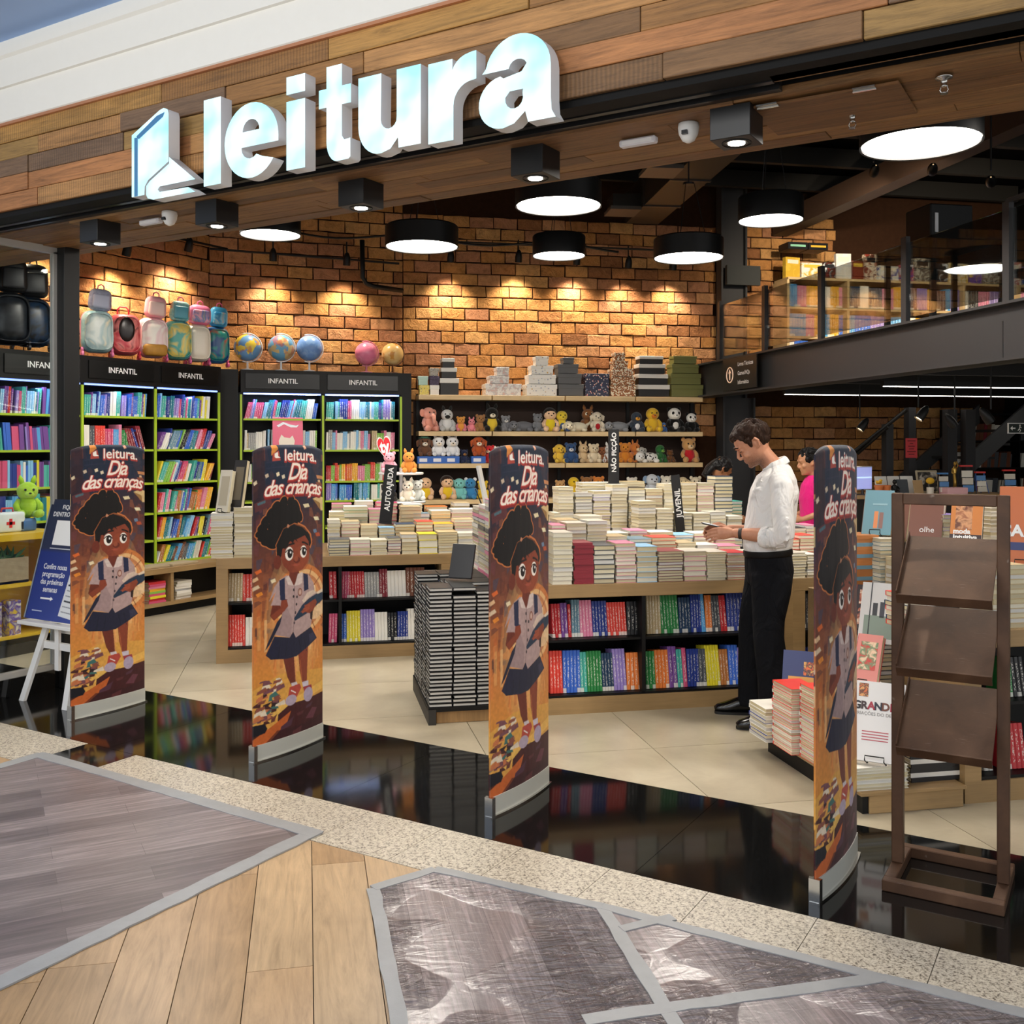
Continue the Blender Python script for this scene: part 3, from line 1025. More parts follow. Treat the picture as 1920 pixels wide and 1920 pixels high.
# the book logo: cover, page fold and rounded foot
def logo_cover():
    return [[(0, 0), (0, .328), (.218, .425), (.25, .432), (.28, .42), (.288, .396), (.288, .150), (.13, .074), (.104, .045), (.10, 0)]], .288
def logo_gap():
    return [[(.024, .0), (.024, .31), (.052, .31), (.052, .0)], [(.04, .316), (.20, .398), (.262, .408), (.25, .386), (.06, .298)]], .288
def logo_page():
    out = [(.292, .172), (.487, .031), (.22, .029), (.205, .015), (.22, .0), (.434, -.002), (.487, -.032), (.17, -.033), (.128, -.022), (.114, 0), (.116, .045), (.142, .066), (.292, .138)]
    return [out], .47
X0, z0 = pY(247, 370, SY)
sx = (pY(316, 340, SY)[0] - X0) / .288
for fn, mt in ((logo_cover, None), (logo_page, None)):
    me = solid_letter(fn()[0], 0.07)
    attach(link('logo_piece', me), sign, Matrix.Translation((X0, SY, z0)) @ Matrix.Diagonal((sx, 1, 0.97, 1)))
me = MB()
for lp in logo_gap()[0]:
    me.add([(x, -0.003, y) for x, y in lp], [tuple(range(len(lp)))])
    me.add([(x, 0.002, y) for x, y in lp], [tuple(range(len(lp)))])
attach(link('logo_inlay', me.mesh('logo_inlay', plain('#4d86b5', .4))), sign, Matrix.Translation((X0, SY, z0)) @ Matrix.Diagonal((sx, 1, 0.97, 1)))

# ------------------------------------------------------------------ left jamb: column, window
struct(MB().bbox((-6.21, 4.27, 0), (-6.10, 4.39, ZS), .003).build('column_left', M_BLACK), 'black column at the left end of the opening')
def glass_mat():
    t = NT('clear_glass')
    tr = t.n('ShaderNodeBsdfTransparent')
    gl = t.n('ShaderNodeBsdfGlossy')
    gl.inputs['Roughness'].default_value = 0.02
    fr = t.n('ShaderNodeFresnel')
    fr.inputs[0].default_value = 1.45
    mx = t.n('ShaderNodeMixShader')
    t.l(t.math('MULTIPLY', fr.outputs[0], 0.8), mx.inputs[0])
    tr.inputs[0].default_value = (.93, .96, .95, 1)
    t.l(tr.outputs[0], mx.inputs[1])
    t.l(gl.outputs[0], mx.inputs[2])
    t.l(mx.outputs[0], t.out.inputs[0])
    return t.m
M_GLASS = glass_mat()
win = struct(MB().box((-6.20, 3.45, .16), (-6.19, 4.27, ZS - .05)).build('window_1', M_GLASS), 'glass return at the left end of the opening')
fr_ = MB()
fr_.box((-6.215, 3.45, ZS - .06), (-6.175, 4.27, ZS - .005))
fr_.box((-6.215, 4.245, .16), (-6.175, 4.27, ZS - .05))
fr_.box((-6.215, 3.45, .13), (-6.165, 4.27, .165))
fr_.build('window_frame', plain('#c4c2bb', .4, .4), win)
struct(MB().box((-6.23, 3.45, 0), (-6.15, 4.30, .13)).build('trim_6', M_BLACKGRAN), 'black plinth under the glass return')
# ------------------------------------------------------------------ bookcases
M_LIME = plain('#a9c42f', 0.45)
M_PAGES = None
def pages_mat():
    t = NT('page_edges')
    tc = t.n('ShaderNodeTexCoord')
    oi = t.n('ShaderNodeObjectInfo')
    n = t.noise(t.coords('Generated', (2, 2, 60)), 6, 3, 0.7)
    c = t.ramp(oi.outputs['Random'], ((0, '#d8cba4'), (0.25, '#e2d8b8'), (0.5, '#cbbf9f'), (0.7, '#e8e2cc'), (0.9, '#dcdad2')), 'CONSTANT')
    t.base(t.mix(c, t.ramp(n, ((0.3, 0.75), (0.7, 1.08))), 0.8, 'MULTIPLY'), 0.8, 0, 0.2)
    return t.m
M_PAGES = pages_mat()
def cover_mat():
    """cover in the object's colour; lettering-like pale marks along the middle of the spine (-y face)"""
    t = NT('book_cover')
    oi = t.n('ShaderNodeObjectInfo')
    tc = t.n('ShaderNodeTexCoord')
    sp = t.n('ShaderNodeSeparateXYZ')
    t.l(tc.outputs['Generated'], sp.inputs[0])
    va = t.n('ShaderNodeVectorMath', operation='MULTIPLY_ADD')
    t.l(oi.outputs['Random'], va.inputs[0])
    va.inputs[1].default_value = (17, 31, 53)
    t.l(tc.outputs['Generated'], va.inputs[2])
    mp = t.n('ShaderNodeMapping')
    mp.inputs['Scale'].default_value = (3, 1, 16)
    t.l(va.outputs[0], mp.inputs[0])
    n = t.noise(mp.outputs[0], 1.6, 1, 0.4)
    z, x = sp.outputs[2], sp.outputs[0]
    inz = t.math('MULTIPLY', t.math('GREATER_THAN', z, 0.14), t.math('LESS_THAN', z, 0.86))
    inx = t.math('MULTIPLY', t.math('GREATER_THAN', x, 0.28), t.math('LESS_THAN', x, 0.72))
    ink = t.math('MULTIPLY', t.math('MULTIPLY', inz, inx), t.math('GREATER_THAN', n, 0.54))
    band = t.math('MULTIPLY', t.math('LESS_THAN', z, 0.11), t.math('GREATER_THAN', t.math('FRACT', t.math('MULTIPLY', oi.outputs['Random'], 9.7)), 0.5))
    f = t.math('MAXIMUM', t.math('MULTIPLY', ink, 0.62), t.math('MULTIPLY', band, 0.75))
    c = t.mix(oi.outputs['Color'], '#f4efe2', f)
    t.base(c, 0.35, 0, 0.45)
    return t.m
M_COVER = cover_mat()
M_COVERPLAIN = tinted('book_cover_plain', 0.38)
def standing_book_mesh():
    """unit book, spine towards -y; x thickness, y depth, z height"""
    mb = MB()
    mb.add([(-.5, 0, 0), (-.32, -.03, 0), (.32, -.03, 0), (.5, 0, 0), (-.5, 0, 1), (-.32, -.03, 1), (.32, -.03, 1), (.5, 0, 1)], [(0, 1, 5, 4), (1, 2, 6, 5), (2, 3, 7, 6), (0, 3, 2, 1), (4, 5, 6, 7)], 0)
    mb.add([(-.5, 0, 0), (-.5, 0, 1), (-.5, 1, 1), (-.5, 1, 0), (.5, 0, 0), (.5, 0, 1), (.5, 1, 1), (.5, 1, 0)], [(0, 1, 2, 3)[::-1], (4, 7, 6, 5)[::-1]], 0)
    mb.add([(-.4, 0, .985), (.4, 0, .985), (.4, .98, .985), (-.4, .98, .985), (-.4, .98, 0), (.4, .98, 0)], [(0, 1, 2, 3), (3, 2, 5, 4)], 1)
    mb.add([(-.5, 0, 1), (-.4, 0, 1), (-.4, 1, 1), (-.5, 1, 1), (.4, 0, 1), (.5, 0, 1), (.5, 1, 1), (.4, 1, 1)], [(0, 1, 2, 3), (4, 5, 6, 7)], 0)
    return mb.mesh('standing_book', [M_COVER, M_PAGES])
ME_STAND = standing_book_mesh()
def flat_book_mesh(spine_front):
    """unit book lying flat, x width, y depth, z thickness; pages or spine towards -y"""
    mb = MB()
    mb.box((-.5, -.5, 0), (.5, .5, .09), 0)
    mb.box((-.5, -.5, .91), (.5, .5, 1), 0)
    if spine_front:
        mb.box((-.5, -.5, .09), (.5, -.47, .91), 0)
        mb.box((-.48, -.47, .09), (.48, .48, .91), 1)
    else:
        mb.box((-.5, .47, .09), (.5, .5, .91), 0)
        mb.box((-.485, -.485, .09), (.485, .47, .91), 1)
    return mb.mesh('lying_book', [M_COVERPLAIN, M_PAGES])
ME_FLAT, ME_FLATSP = flat_book_mesh(False), flat_book_mesh(True)
def dark_book_mesh():
    mb = MB()
    mb.box((-.5, -.5, 0), (.5, .5, .18), 0)
    mb.box((-.5, -.5, .76), (.5, .5, .94), 0)
    mb.box((-.5, .47, .18), (.5, .5, .76), 0)
    mb.box((-.47, -.488, .18), (.47, .47, .76), 1)
    return mb.mesh('dark_book', [M_COVERPLAIN, plain('#d6d3ca', .8, grain=.2)])
ME_DARK = dark_book_mesh()
ONES = 'first second third fourth fifth sixth seventh eighth ninth tenth eleventh twelfth thirteenth fourteenth fifteenth sixteenth seventeenth eighteenth nineteenth'.split()
ORDS = ONES + ['twentieth'] + ['twenty-' + w for w in ONES[:9]] + ['thirtieth'] + ['thirty-' + w for w in ONES[:9]] + ['fortieth']
SPINE_N = {}
def nth(key):
    SPINE_N[key] = SPINE_N.get(key, 0) + 1
    return ORDS[min(SPINE_N[key], 40) - 1]
KIND_N, KIND_REST = {}, {}
M_REST = tinted('loose_books', 0.5, 'attr')
PAGE_COLS = ('#d8cba4', '#e2d8b8', '#cbbf9f', '#e8e2cc', '#dcdad2')
def book(kind, me, M, col, label, group, limit=300):
    """one book; past the limit of its kind it goes into the kind's remaining mass"""
    n = KIND_N.get(kind, 0)
    if n >= limit:
        mb = KIND_REST.setdefault(kind, MB())
        if me is ME_STAND:
            mb.box((-.5, -.02, 0), (.5, 1, 1), 0, M, col)
        else:
            pc = PAGE_COLS[(n * 7 + 3) % 5]
            mb.box((-.485, -.485, .09), (.485, .485, .91), 0, M, pc if me is ME_FLAT else col)
            mb.box((-.5, -.5, .88), (.5, .5, 1), 0, M, col)
        KIND_N[kind] = n + 1
        return None
    KIND_N[kind] = n + 1
    o = link(kind, me, None, M)
    o.color = rgba(col)
    return tag(o, label, 'book', group)
CN = {'#c62f35': 'red', '#e4493c': 'bright red', '#d8577e': 'pink', '#e58aa9': 'light pink', '#7a4b96': 'purple', '#9b86c9': 'lilac', '#2b3f8f': 'dark blue', '#3f6fd0': 'blue', '#5aa8de': 'sky blue',
      '#8fc6ea': 'pale blue', '#1f7f8c': 'teal', '#4fb6a6': 'turquoise', '#2f8a46': 'green', '#8cc152': 'light green', '#e8d834': 'yellow', '#f2b632': 'golden', '#e8813a': 'orange', '#b9763f': 'tan',
      '#7b4a34': 'brown', '#8f2f3a': 'maroon', '#f0ece2': 'white', '#d9d3c4': 'off-white', '#a8a7a4': 'grey', '#53575c': 'dark grey', '#1d1d20': 'black', '#25405e': 'navy', '#6a8fa0': 'slate blue', '#c9b48a': 'beige'}
BRIGHT = [c for c in CN if CN[c] not in ('beige', 'grey')]
COOL = ['#8fc6ea', '#5aa8de', '#3f6fd0', '#9b86c9', '#8fc6ea', '#4fb6a6', '#f0ece2', '#d8577e', '#2b3f8f', '#1f7f8c']
WARMP = ['#c62f35', '#e8813a', '#f2b632', '#e4493c', '#8cc152', '#5aa8de', '#e58aa9', '#e8d834', '#f0ece2', '#8f2f3a']
PALE = ['#f0ece2', '#d9d3c4', '#e58aa9', '#8fc6ea', '#a8a7a4', '#f0ece2', '#8cc152', '#c9b48a', '#f0ece2']
def shelf_row(kind, M, x0, x1, hmax, pal, where, group, lean=0.0, run=(1, 4), wid=(.012, .03), depth=.17, hvar=.22, tilt=0.0, r=None, yfront=0.0):
    """a row of upright books from x0 to x1 on local z = 0, spines towards -y; runs of the same title"""
    r = r or rnd
    x = x0
    last = None
    while x < x1 - 0.012:
        col = r.choice([c for c in pal if c != last] or pal)
        last = col
        w, h, dp = r.uniform(*wid), hmax * (1 - r.uniform(0, hvar)), depth * r.uniform(.85, 1)
        le = lean * r.uniform(.6, 1.2)
        for _ in range(r.randint(*run)):
            adv = w / max(math.cos(le), .3)
            if x + adv > x1:
                x = x1
                break
            Mb = M @ Matrix.Translation((x + adv / 2, yfront + r.uniform(0, .012), 0)) @ Matrix.Rotation(-tilt, 4, 'X') @ Matrix.Rotation(le, 4, 'Y') @ Matrix.Diagonal((w * .985, dp, h * (1 - abs(le) * .12), 1))
            book(kind, ME_STAND, Mb, col, nth((col, where)) + ' ' + CN.get(col, 'plain') + ' book ' + where, group)
            x += adv
        if r.random() < .06:
            x += .02
def flush_rest():
    for k, mb in KIND_REST.items():
        o = mb.build(k + '_mass', M_REST)
        tag(o, 'the many remaining books further back on shelves and tables', 'books', None, 'stuff')

def bookcase(name, label, M, width, nbay, height, depth, shelves, sign_text=True, base_z=0.45, header=0.25, side=0.05, led=True):
    """tall black bookcase with lime shelves; local x along the front, y into the wall"""
    t = thing(name, label, 'bookcase', M)
    b = MB()
    b.box((0, depth - .02, 0), (width, depth, height))
    b.build('back_panel', M_SHELFBLACK, t)
    MB().box((-.005, -.02, height - header), (width + .005, depth, height)).build('header', M_SHELFBLACK, t)
    bw = width / nbay
    for k in range(nbay + 1):
        x = k * bw
        MB().box((x - side / 2, 0.012, 0), (x + side / 2, depth, height - header)).build('upright', M_SHELFBLACK, t)
        MB().box((x - .011, -.004, base_z), (x + .011, .014, height - header - .02)).build('lime_edge', M_LIME, t)
    for k in range(nbay):
        x0, x1 = k * bw + side / 2, (k + 1) * bw - side / 2
        for z in shelves:
            s = MB().box((x0, .0, z - .02), (x1, depth - .02, z)).build('shelf', M_LIME, t)
        p = MB().box((x0 + .02, -.034, height - header + .045), (x1 - .02, -.02, height - .04)).build('sign_panel', plain('#0a0a0a', .3), t)
        if sign_text:
            lettering('INFANTIL', .075, Matrix.Translation(((x0 + x1) / 2, -.0365, height - header / 2 - .02)), p, plain('#f4f4f4', .5), bold=.0012)
        if led:
            MB().box((x0, .0, height - header - .018), (x1, .03, height - header - .002)).build('led_strip', emit('#5f8dff', 2.2), t)
    return t
LEDC = (.55, .68, 1.0)
# side-wall bookcase
AX, AY0, AYC = -8.2, 4.28, 7.58
MA = frame(Vector((AX, AY0, 0)), R(90))
ashelves = [.47, .70, .97, 1.27, 1.60, 1.92]
bookcase('bookcase', 'black and lime bookcase along the side wall under the character suitcases', MA, AYC - AY0, 4, 2.47, .42, ashelves)
bwa = (AYC - AY0) / 4
for k in range(4):
    area_light('bookcase_led', MA @ Vector((bwa * (k + .5), -.02, 2.20)), bwa * .85, 3.2, LEDC, (0, R(-25), R(0)), .02)
# second bookcase under the globes
MBc = frame(CA + NB * 0.37, BANG)
xa, xb, xc = (pL(q, 740, CA + NB * 0.37, BANG)[0] for q in (452, 605, 752))
hw = (xc - xa)
MBc2 = MBc @ Matrix.Translation((xa, 0, 0))
bz = [pL(530, q, CA + NB * 0.37, BANG)[1] for q in (975, 944, 903, 843.5, 785)]
bz = [0.72, 1.02] + bz[2:]
bookcase('bookcase', 'black and lime bookcase below the row of globes', MBc2, hw, 2, 2.465, .34, bz)
for k in range(2):
    area_light('bookcase_led', MBc2 @ Vector((hw / 4 + k * hw / 2, -.02, 2.20)), hw * .42, 3.2, LEDC, (R(25), 0, BANG), .02)
# corner post between the two
struct(MB().bbox((-.14, -.02, 0), (.10, .3, 2.465), .003).build('column_corner', M_SHELFBLACK, None, MBc @ Matrix.Translation((xa - .13, 0, 0))), 'black corner filler between the bookcases')
struct(MB().box((-.03, 0, 0), (.10, .36, 2.465)).build('column_end', M_SHELFBLACK, None, MBc @ Matrix.Translation((xc + .02, 0, 0))), 'black end panel of the second bookcase')

# books of the bookcases, nearest and largest first
r4 = random.Random(21)
bays = ('window bay', 'bay beside the window', 'left bay behind the first banner', 'bay left of the corner')
for k in (3, 2, 1, 0):
    for j, z in sorted(enumerate(ashelves), key=lambda q: -q[1]):
        if k == 2 and z < 1.5:
            continue
        if k < 2 and z < 0.9:
            continue
        pal = (BRIGHT, BRIGHT, BRIGHT, BRIGHT, BRIGHT, COOL + ['#e8d834', '#7a4b96', '#4fb6a6'])[j]
        if k < 2:
            pal = COOL + ['#7a4b96', '#c62f35', '#e8d834']
        le = {0: .42, 1: .32, 2: .25, 3: .38, 4: .45, 5: .10}[j] if k == 3 else {5: .08, 4: -.08}.get(j, 0)
        if k == 2 and j == 4:
            xm = k * bwa + bwa * .66
            Mz = MA @ Matrix.Translation((0, .03, z))
            shelf_row('picture_book', Mz, k * bwa + .03, xm, .24, pal, 'on the second shelf behind the first banner', 'upright books in the side bookcase', 0, r=r4)
            shelf_row('picture_book', Mz, xm, (k + 1) * bwa - .09, .25, ['#2b3f8f', '#3f6fd0', '#8f2f3a'], 'leaning at the end of the second shelf behind the first banner', 'upright books in the side bookcase', -.35, r=r4)
            continue
        sh = ('lowest', 'second lowest', 'third', 'fourth', 'second highest', 'top')[j]
        shelf_row('picture_book', MA @ Matrix.Translation((0, .03, z)), k * bwa + .035, (k + 1) * bwa - (.035 if le <= 0 else .09), .245 if j > 0 else .2, pal, 'on the %s shelf, %s' % (sh, bays[k]), 'upright books in the side bookcase', le, (1, 3), (.011, .026), .2, r=r4)
for k in (1, 0):
    for j, z in sorted(enumerate(bz), key=lambda q: -q[1]):
        if k == 0 and z < 1.2 or z < .9:
            continue
        pal = {4: COOL, 3: PALE, 2: WARMP, 1: COOL, 0: BRIGHT}[j]
        sh = ('lowest', 'low', 'third', 'second', 'top')[j]
        le = .22 if (j == 4 and k == 0) else .03
        shelf_row('storybook', MBc2 @ Matrix.Translation((0, .02, z)), k * hw / 2 + .035, (k + 1) * hw / 2 - .06, .23 if j > 2 else .215, pal, 'on the %s shelf, %s bay below the globes' % (sh, ('left', 'right')[k]), 'upright books in the bookcase below the globes', le, (1, 4), (.01, .024), .2, r=r4)
# picture book shown face on
t = thing('display_book', 'pink picture book with a cream cat standing face out below the globes', 'book', MBc2 @ Matrix.Translation((.50, -.03, bz[3])) @ Matrix.Rotation(R(-6), 4, 'X'))
MB().bbox((-.165, 0, 0), (.165, .02, .36), .003).build('cover', plain('#ee6f86', .4), t)
f_ = MB()
f_.add([(x, -.002, z) for x, z in [(-.12, .27), (-.05, .31), (.03, .28), (.09, .27), (.12, .28), (.10, .25), (.03, .25), (-.04, .285), (-.10, .25)]], [tuple(range(9))])
f_.build('ribbon', M_WHITE, t)
f_ = MB()
f_.add([(x, -.002, z) for x, z in [(-.09, 0.02), (.06, .02), (.075, .10), (.05, .16), (.02, .13), (-.04, .14), (-.07, .17), (-.10, .10)]], [tuple(range(8))])
f_.build('cat_figure', plain('#f3e6cf', .5), t)

# low oak cabinet along the side bookcase
t = thing('low_cabinet', 'low oak cabinet with an open niche in front of the side bookcase', 'cabinet', MA)
c0, c1 = 2 * bwa - .1, AYC - AY0 + .0
MB().bbox((c0, -.30, .40), (c1, -.006, .455), .003).build('top', M_OAKLAM, t)
MB().box((c0, -.28, .085), (c1, -.006, .12)).build('bottom_board', M_OAKLAM, t)
for x in (c0, c1 - .035, (c0 + c1) / 2):
    MB().box((x, -.28, .12), (x + .035, -.006, .40)).build('side', M_OAKLAM, t)
MB().box((c0, -.03, .12), (c1, -.006, .40)).build('back', M_SHELFBLACK, t)
MB().box((c0, -.22, 0), (c1, -.006, .085)).build('plinth', M_SHELFBLACK, t)
for (xs, cols, wh) in ((1.15, ['#d8577e', '#c62f35', '#e8d834', '#d8577e', '#8cc152', '#f2b632', '#e58aa9'], 'left'), (1.47, ['#f0ece2', '#d9d3c4', '#f0ece2', '#a8a7a4', '#f0ece2'], 'right')):
    z = .12
    for i in range(9 if wh == 'left' else 7):
        th = r4.uniform(.018, .028)
        book('storybook', ME_FLATSP, MA @ Matrix.Translation((c0 + xs - .4, -.14 + r4.uniform(-.01, .01), z)) @ Matrix.Rotation(r4.uniform(-.08, .08), 4, 'Z') @ Matrix.Diagonal((.19, .2, th, 1)), cols[i % len(cols)], ORDS[i] + ' book from below, %s pile inside the low oak cabinet' % wh, 'books lying in the low cabinet', 900)
        z += th
for i in range(2):
    tag(MB().bbox((-.17, -.10, 0), (.17, .10, .018), .002).build('portfolio_tray', plain('#b9a583', .5), None, MA @ Matrix.Translation((c0 + .72 + i * .36, -.15, .456)) @ Matrix.Rotation(.05, 4, 'Z')), ('left', 'right')[i] + ' flat beige tray on the low oak cabinet', 'tray')

# ------------------------------------------------------------------ display tables
def table(label, u0, u1, v0, v1, div=(), shelves=((.12, 12), (.46, 12)), back=True, ztop=.79):
    M = frame(I(u0, v0), UANG)
    w, dp = u1 - u0, v1 - v0
    t = thing('display_table', label, 'table', M)
    MB().bbox((0, 0, ztop - .08), (w, dp, ztop), .002).build('table_top', M_OAKLAM, t)
    for x in (0, w - .085):
        MB().box((x, 0, .10), (x + .085, dp, ztop - .08)).build('side_panel', M_OAKLAM, t)
    MB().box((0, .0, 0), (w, dp, .10)).build('plinth', M_OAKLAM, t)
    MB().box((.085, .42, .10), (w - .085, .46, ztop - .08)).build('back_panel', M_SHELFBLACK, t)
    MB().box((.085, .01, .10), (w - .085, .42, .115)).build('shelf', M_SHELFBLACK, t)
    MB().box((.085, .03, .435), (w - .085, .42, .45)).build('shelf', M_SHELFBLACK, t)
    for x in div:
        MB().box((x - .012, .01, .10), (x + .012, .42, ztop - .08)).build('divider', M_SHELFBLACK, t)
    return t, M
VT1, VT2 = 7.87, 5.97
t1, MT1 = table('long oak display table behind the first two banners, with two black book shelves', -.667, 1.12, VT1, 8.95, (.92,))
t1b, MT1b = table('oak display table carrying the tall cream book stacks behind the wrapped pile', 1.12, 3.4, VT1, 8.95, (1.1,))
UT2a, UT2b = 1.13, 3.05
t2, MT2 = table('oak display table beside the man, front row of tall book stacks', UT2a, UT2b, VT2, 7.12, (pV(1208, 1150, VT2)[0] - UT2a,))
t3, MT3 = table('short oak display table to the right of the man, partly hidden by the fourth banner', 3.05, 4.2, VT2, 7.12, ())

# upright paperbacks on the table shelves
r5 = random.Random(4)
def px_row(M, v, z, hgt, segs, where, kind='paperback', tilt=.16, wpx=None):
    """segments (x0, x1, colour, count) in photo pixels on the plane v; spines tilted back"""
    for x0, x1, col, n in segs:
        a, b = pV(x0, 1150, v)[0], pV(x1, 1150, v)[0]
        w = (b - a) / n
        h = hgt * r5.uniform(.9, 1.04)
        lean = r5.uniform(-.03, .03)
        for i in range(n):
            p = I(a + w * (i + .5), v, z)
            Mb = frame(p, UANG) @ Matrix.Rotation(-tilt, 4, 'X') @ Matrix.Rotation(lean, 4, 'Y') @ Matrix.Diagonal((w * .97, .14, h, 1))
            book(kind, ME_STAND, Mb, col, '%s %s paperback %s' % (nth((col, where)), CN.get(col, 'plain'), where), 'paperbacks on the table shelves')
VU, VL = VT2 + .10, VT2 + .06
px_row(MT2, VU, .452, .222, [(1036, 1053, '#c62f35', 3), (1053, 1066, '#7a4b96', 2), (1066, 1072, '#c62f35', 1), (1072, 1088, '#6a8fa0', 3), (1088, 1112, '#e58aa9', 4), (1112, 1140, '#2b3f8f', 5), (1140, 1176, '#e4493c', 7), (1176, 1205, '#1d1d20', 4)], 'upper left under the table beside the man')
px_row(MT2, VU, .452, .235, [(1213, 1240, '#c9b48a', 5), (1240, 1274, '#2f8a46', 6), (1274, 1296, '#25405e', 4), (1296, 1316, '#2b3f8f', 4), (1316, 1324, '#5aa8de', 1), (1324, 1336, '#e8813a', 2), (1336, 1352, '#53575c', 3), (1352, 1364, '#c62f35', 2), (1364, 1402, '#2b3f8f', 6), (1402, 1440, '#4fb6a6', 6)], 'upper right under the table beside the man')
px_row(MT2, VL, .117, .25, [(1032, 1056, '#e4493c', 4), (1056, 1089, '#3f6fd0', 5), (1089, 1102, '#4fb6a6', 2), (1102, 1130, '#2f8a46', 5), (1130, 1152, '#25405e', 4), (1152, 1176, '#9b86c9', 4), (1176, 1205, '#e8813a', 4)], 'lower left under the table beside the man')
px_row(MT2, VL, .117, .245, [(1212, 1230, '#2f8a46', 3), (1230, 1256, '#e8813a', 4), (1256, 1272, '#7a4b96', 2), (1272, 1282, '#4fb6a6', 2), (1282, 1290, '#d8577e', 1), (1290, 1312, '#2b3f8f', 4), (1312, 1326, '#53575c', 2), (1326, 1352, '#e8d834', 5), (1352, 1368, '#b9763f', 3), (1368, 1386, '#3f6fd0', 3), (1386, 1396, '#9b86c9', 2), (1396, 1440, '#25405e', 6)], 'lower right under the table beside the man')
px_row(MT3, VU, .452, .22, [(1487, 1494, '#9b86c9', 1), (1494, 1501, '#e8d834', 1), (1501, 1522, '#53575c', 4), (1522, 1535, '#c62f35', 2)], 'on the upper shelf between the man and the fourth banner')
px_row(MT3, VL, .117, .22, [(1484, 1500, '#1d1d20', 3), (1500, 1535, '#2b3f8f', 5)], 'on the lower shelf between the man and the fourth banner')
VU, VL = VT1 + .10, VT1 + .06
px_row(MT1, VU, .452, .215, [(427, 455, '#c9b48a', 5), (455, 488, '#e4493c', 5), (618, 632, '#c62f35', 2), (636, 655, '#d8577e', 4), (655, 684, '#c62f35', 6), (684, 712, '#a8a7a4', 5), (712, 727, '#8f2f3a', 3), (727, 762, '#f0ece2', 5), (762, 797, '#7b4a34', 5), (797, 821, '#f0ece2', 4), (821, 829, '#3f6fd0', 1)], 'on the upper shelf of the table behind the second banner')
px_row(MT1, VL, .117, .235, [(425, 460, '#e4493c', 7), (460, 488, '#f0ece2', 4), (616, 632, '#d8577e', 3), (637, 650, '#3f6fd0', 2), (650, 676, '#e8d834', 5), (676, 703, '#9b86c9', 5), (703, 727, '#f0ece2', 4), (727, 745, '#1d1d20', 3), (745, 765, '#2b3f8f', 4), (765, 800, '#f0ece2', 6)], 'on the lower shelf of the table behind the second banner')
px_row(MT1b, VU, .452, .215, [(868, 880, '#7a4b96', 2), (880, 895, '#c9b48a', 3)], 'on the shelf beside the tall wrapped pile')

# ------------------------------------------------------------------ stacks on the tables
STK = {}
def stack(x0, x1, ytop, v, cols, th=.018, dp=.2, zb=.79, spine=False, where='', kind='stacked_book', limit=300, jit=.004, rz=.02, page=None, seed=None):
    """a pile of flat books seen between pixels x0 and x1, standing at v"""
    u0, zt = pV(x0, ytop, v)
    u1 = pV(x1, ytop, v)[0]
    r = random.Random(seed or int(x0 * 7 + ytop * 3 + v * 100))
    n = max(1, int(round((zt - zb) / th)))
    th = (zt - zb) / n
    w = u1 - u0
    order = range(n - 1, -1, -1)
    for i in order:
        col = cols[i % len(cols)] if len(cols) > 1 else cols[0]
        Mb = frame(I((u0 + u1) / 2 + r.uniform(-jit, jit), v + dp / 2 + r.uniform(-jit, jit), zb + i * th), UANG + r.uniform(-rz, rz)) @ Matrix.Diagonal((w * .985, dp, th * .985, 1))
        top = i == n - 1
        book(kind, ME_FLATSP if spine else ME_FLAT, Mb, col, '%s book down, %s' % (ORDS[n - 1 - i], where), where.split(',')[0], limit)
ORD = ('first', 'second', 'third', 'fourth', 'fifth', 'sixth', 'seventh', 'eighth', 'ninth', 'tenth', 'eleventh', 'twelfth', 'thirteenth', 'fourteenth')
vA = VT2 + .03
rowA = [(1037, 1074, 999, ['#d9d3c4'], .026, 0), (1076, 1113, 1018, ['#8f2f3a'], .017, 1), (1114, 1153, 1023, ['#53575c'], .028, 0), (1155, 1193, 1019, ['#e58aa9', '#d9d3c4'], .022, 0), (1194, 1232, 1025, ['#8fc6ea', '#d9d3c4'], .03, 0),
        (1234, 1281, 1034, ['#8f2f3a', '#53575c'], .017, 0), (1283, 1325, 1034, ['#e58aa9', '#d9d3c4'], .03, 0), (1326, 1362, 1035, ['#d9d3c4'], .016, 0), (1364, 1402, 1037, ['#c62f35', '#d9d3c4'], .016, 0), (1404, 1440, 1036, ['#d9d3c4'], .02, 0), (1442, 1478, 1038, ['#f0ece2'], .02, 0), (1480, 1512, 1037, ['#d9d3c4'], .018, 0), (1514, 1536, 1040, ['#f0ece2'], .018, 0)]
for i, (a, b, y, c, th, sp) in enumerate(rowA):
    stack(a, b, y, vA, c, th, .21, spine=bool(sp), where='%s front pile on the table beside the man' % ORD[i])
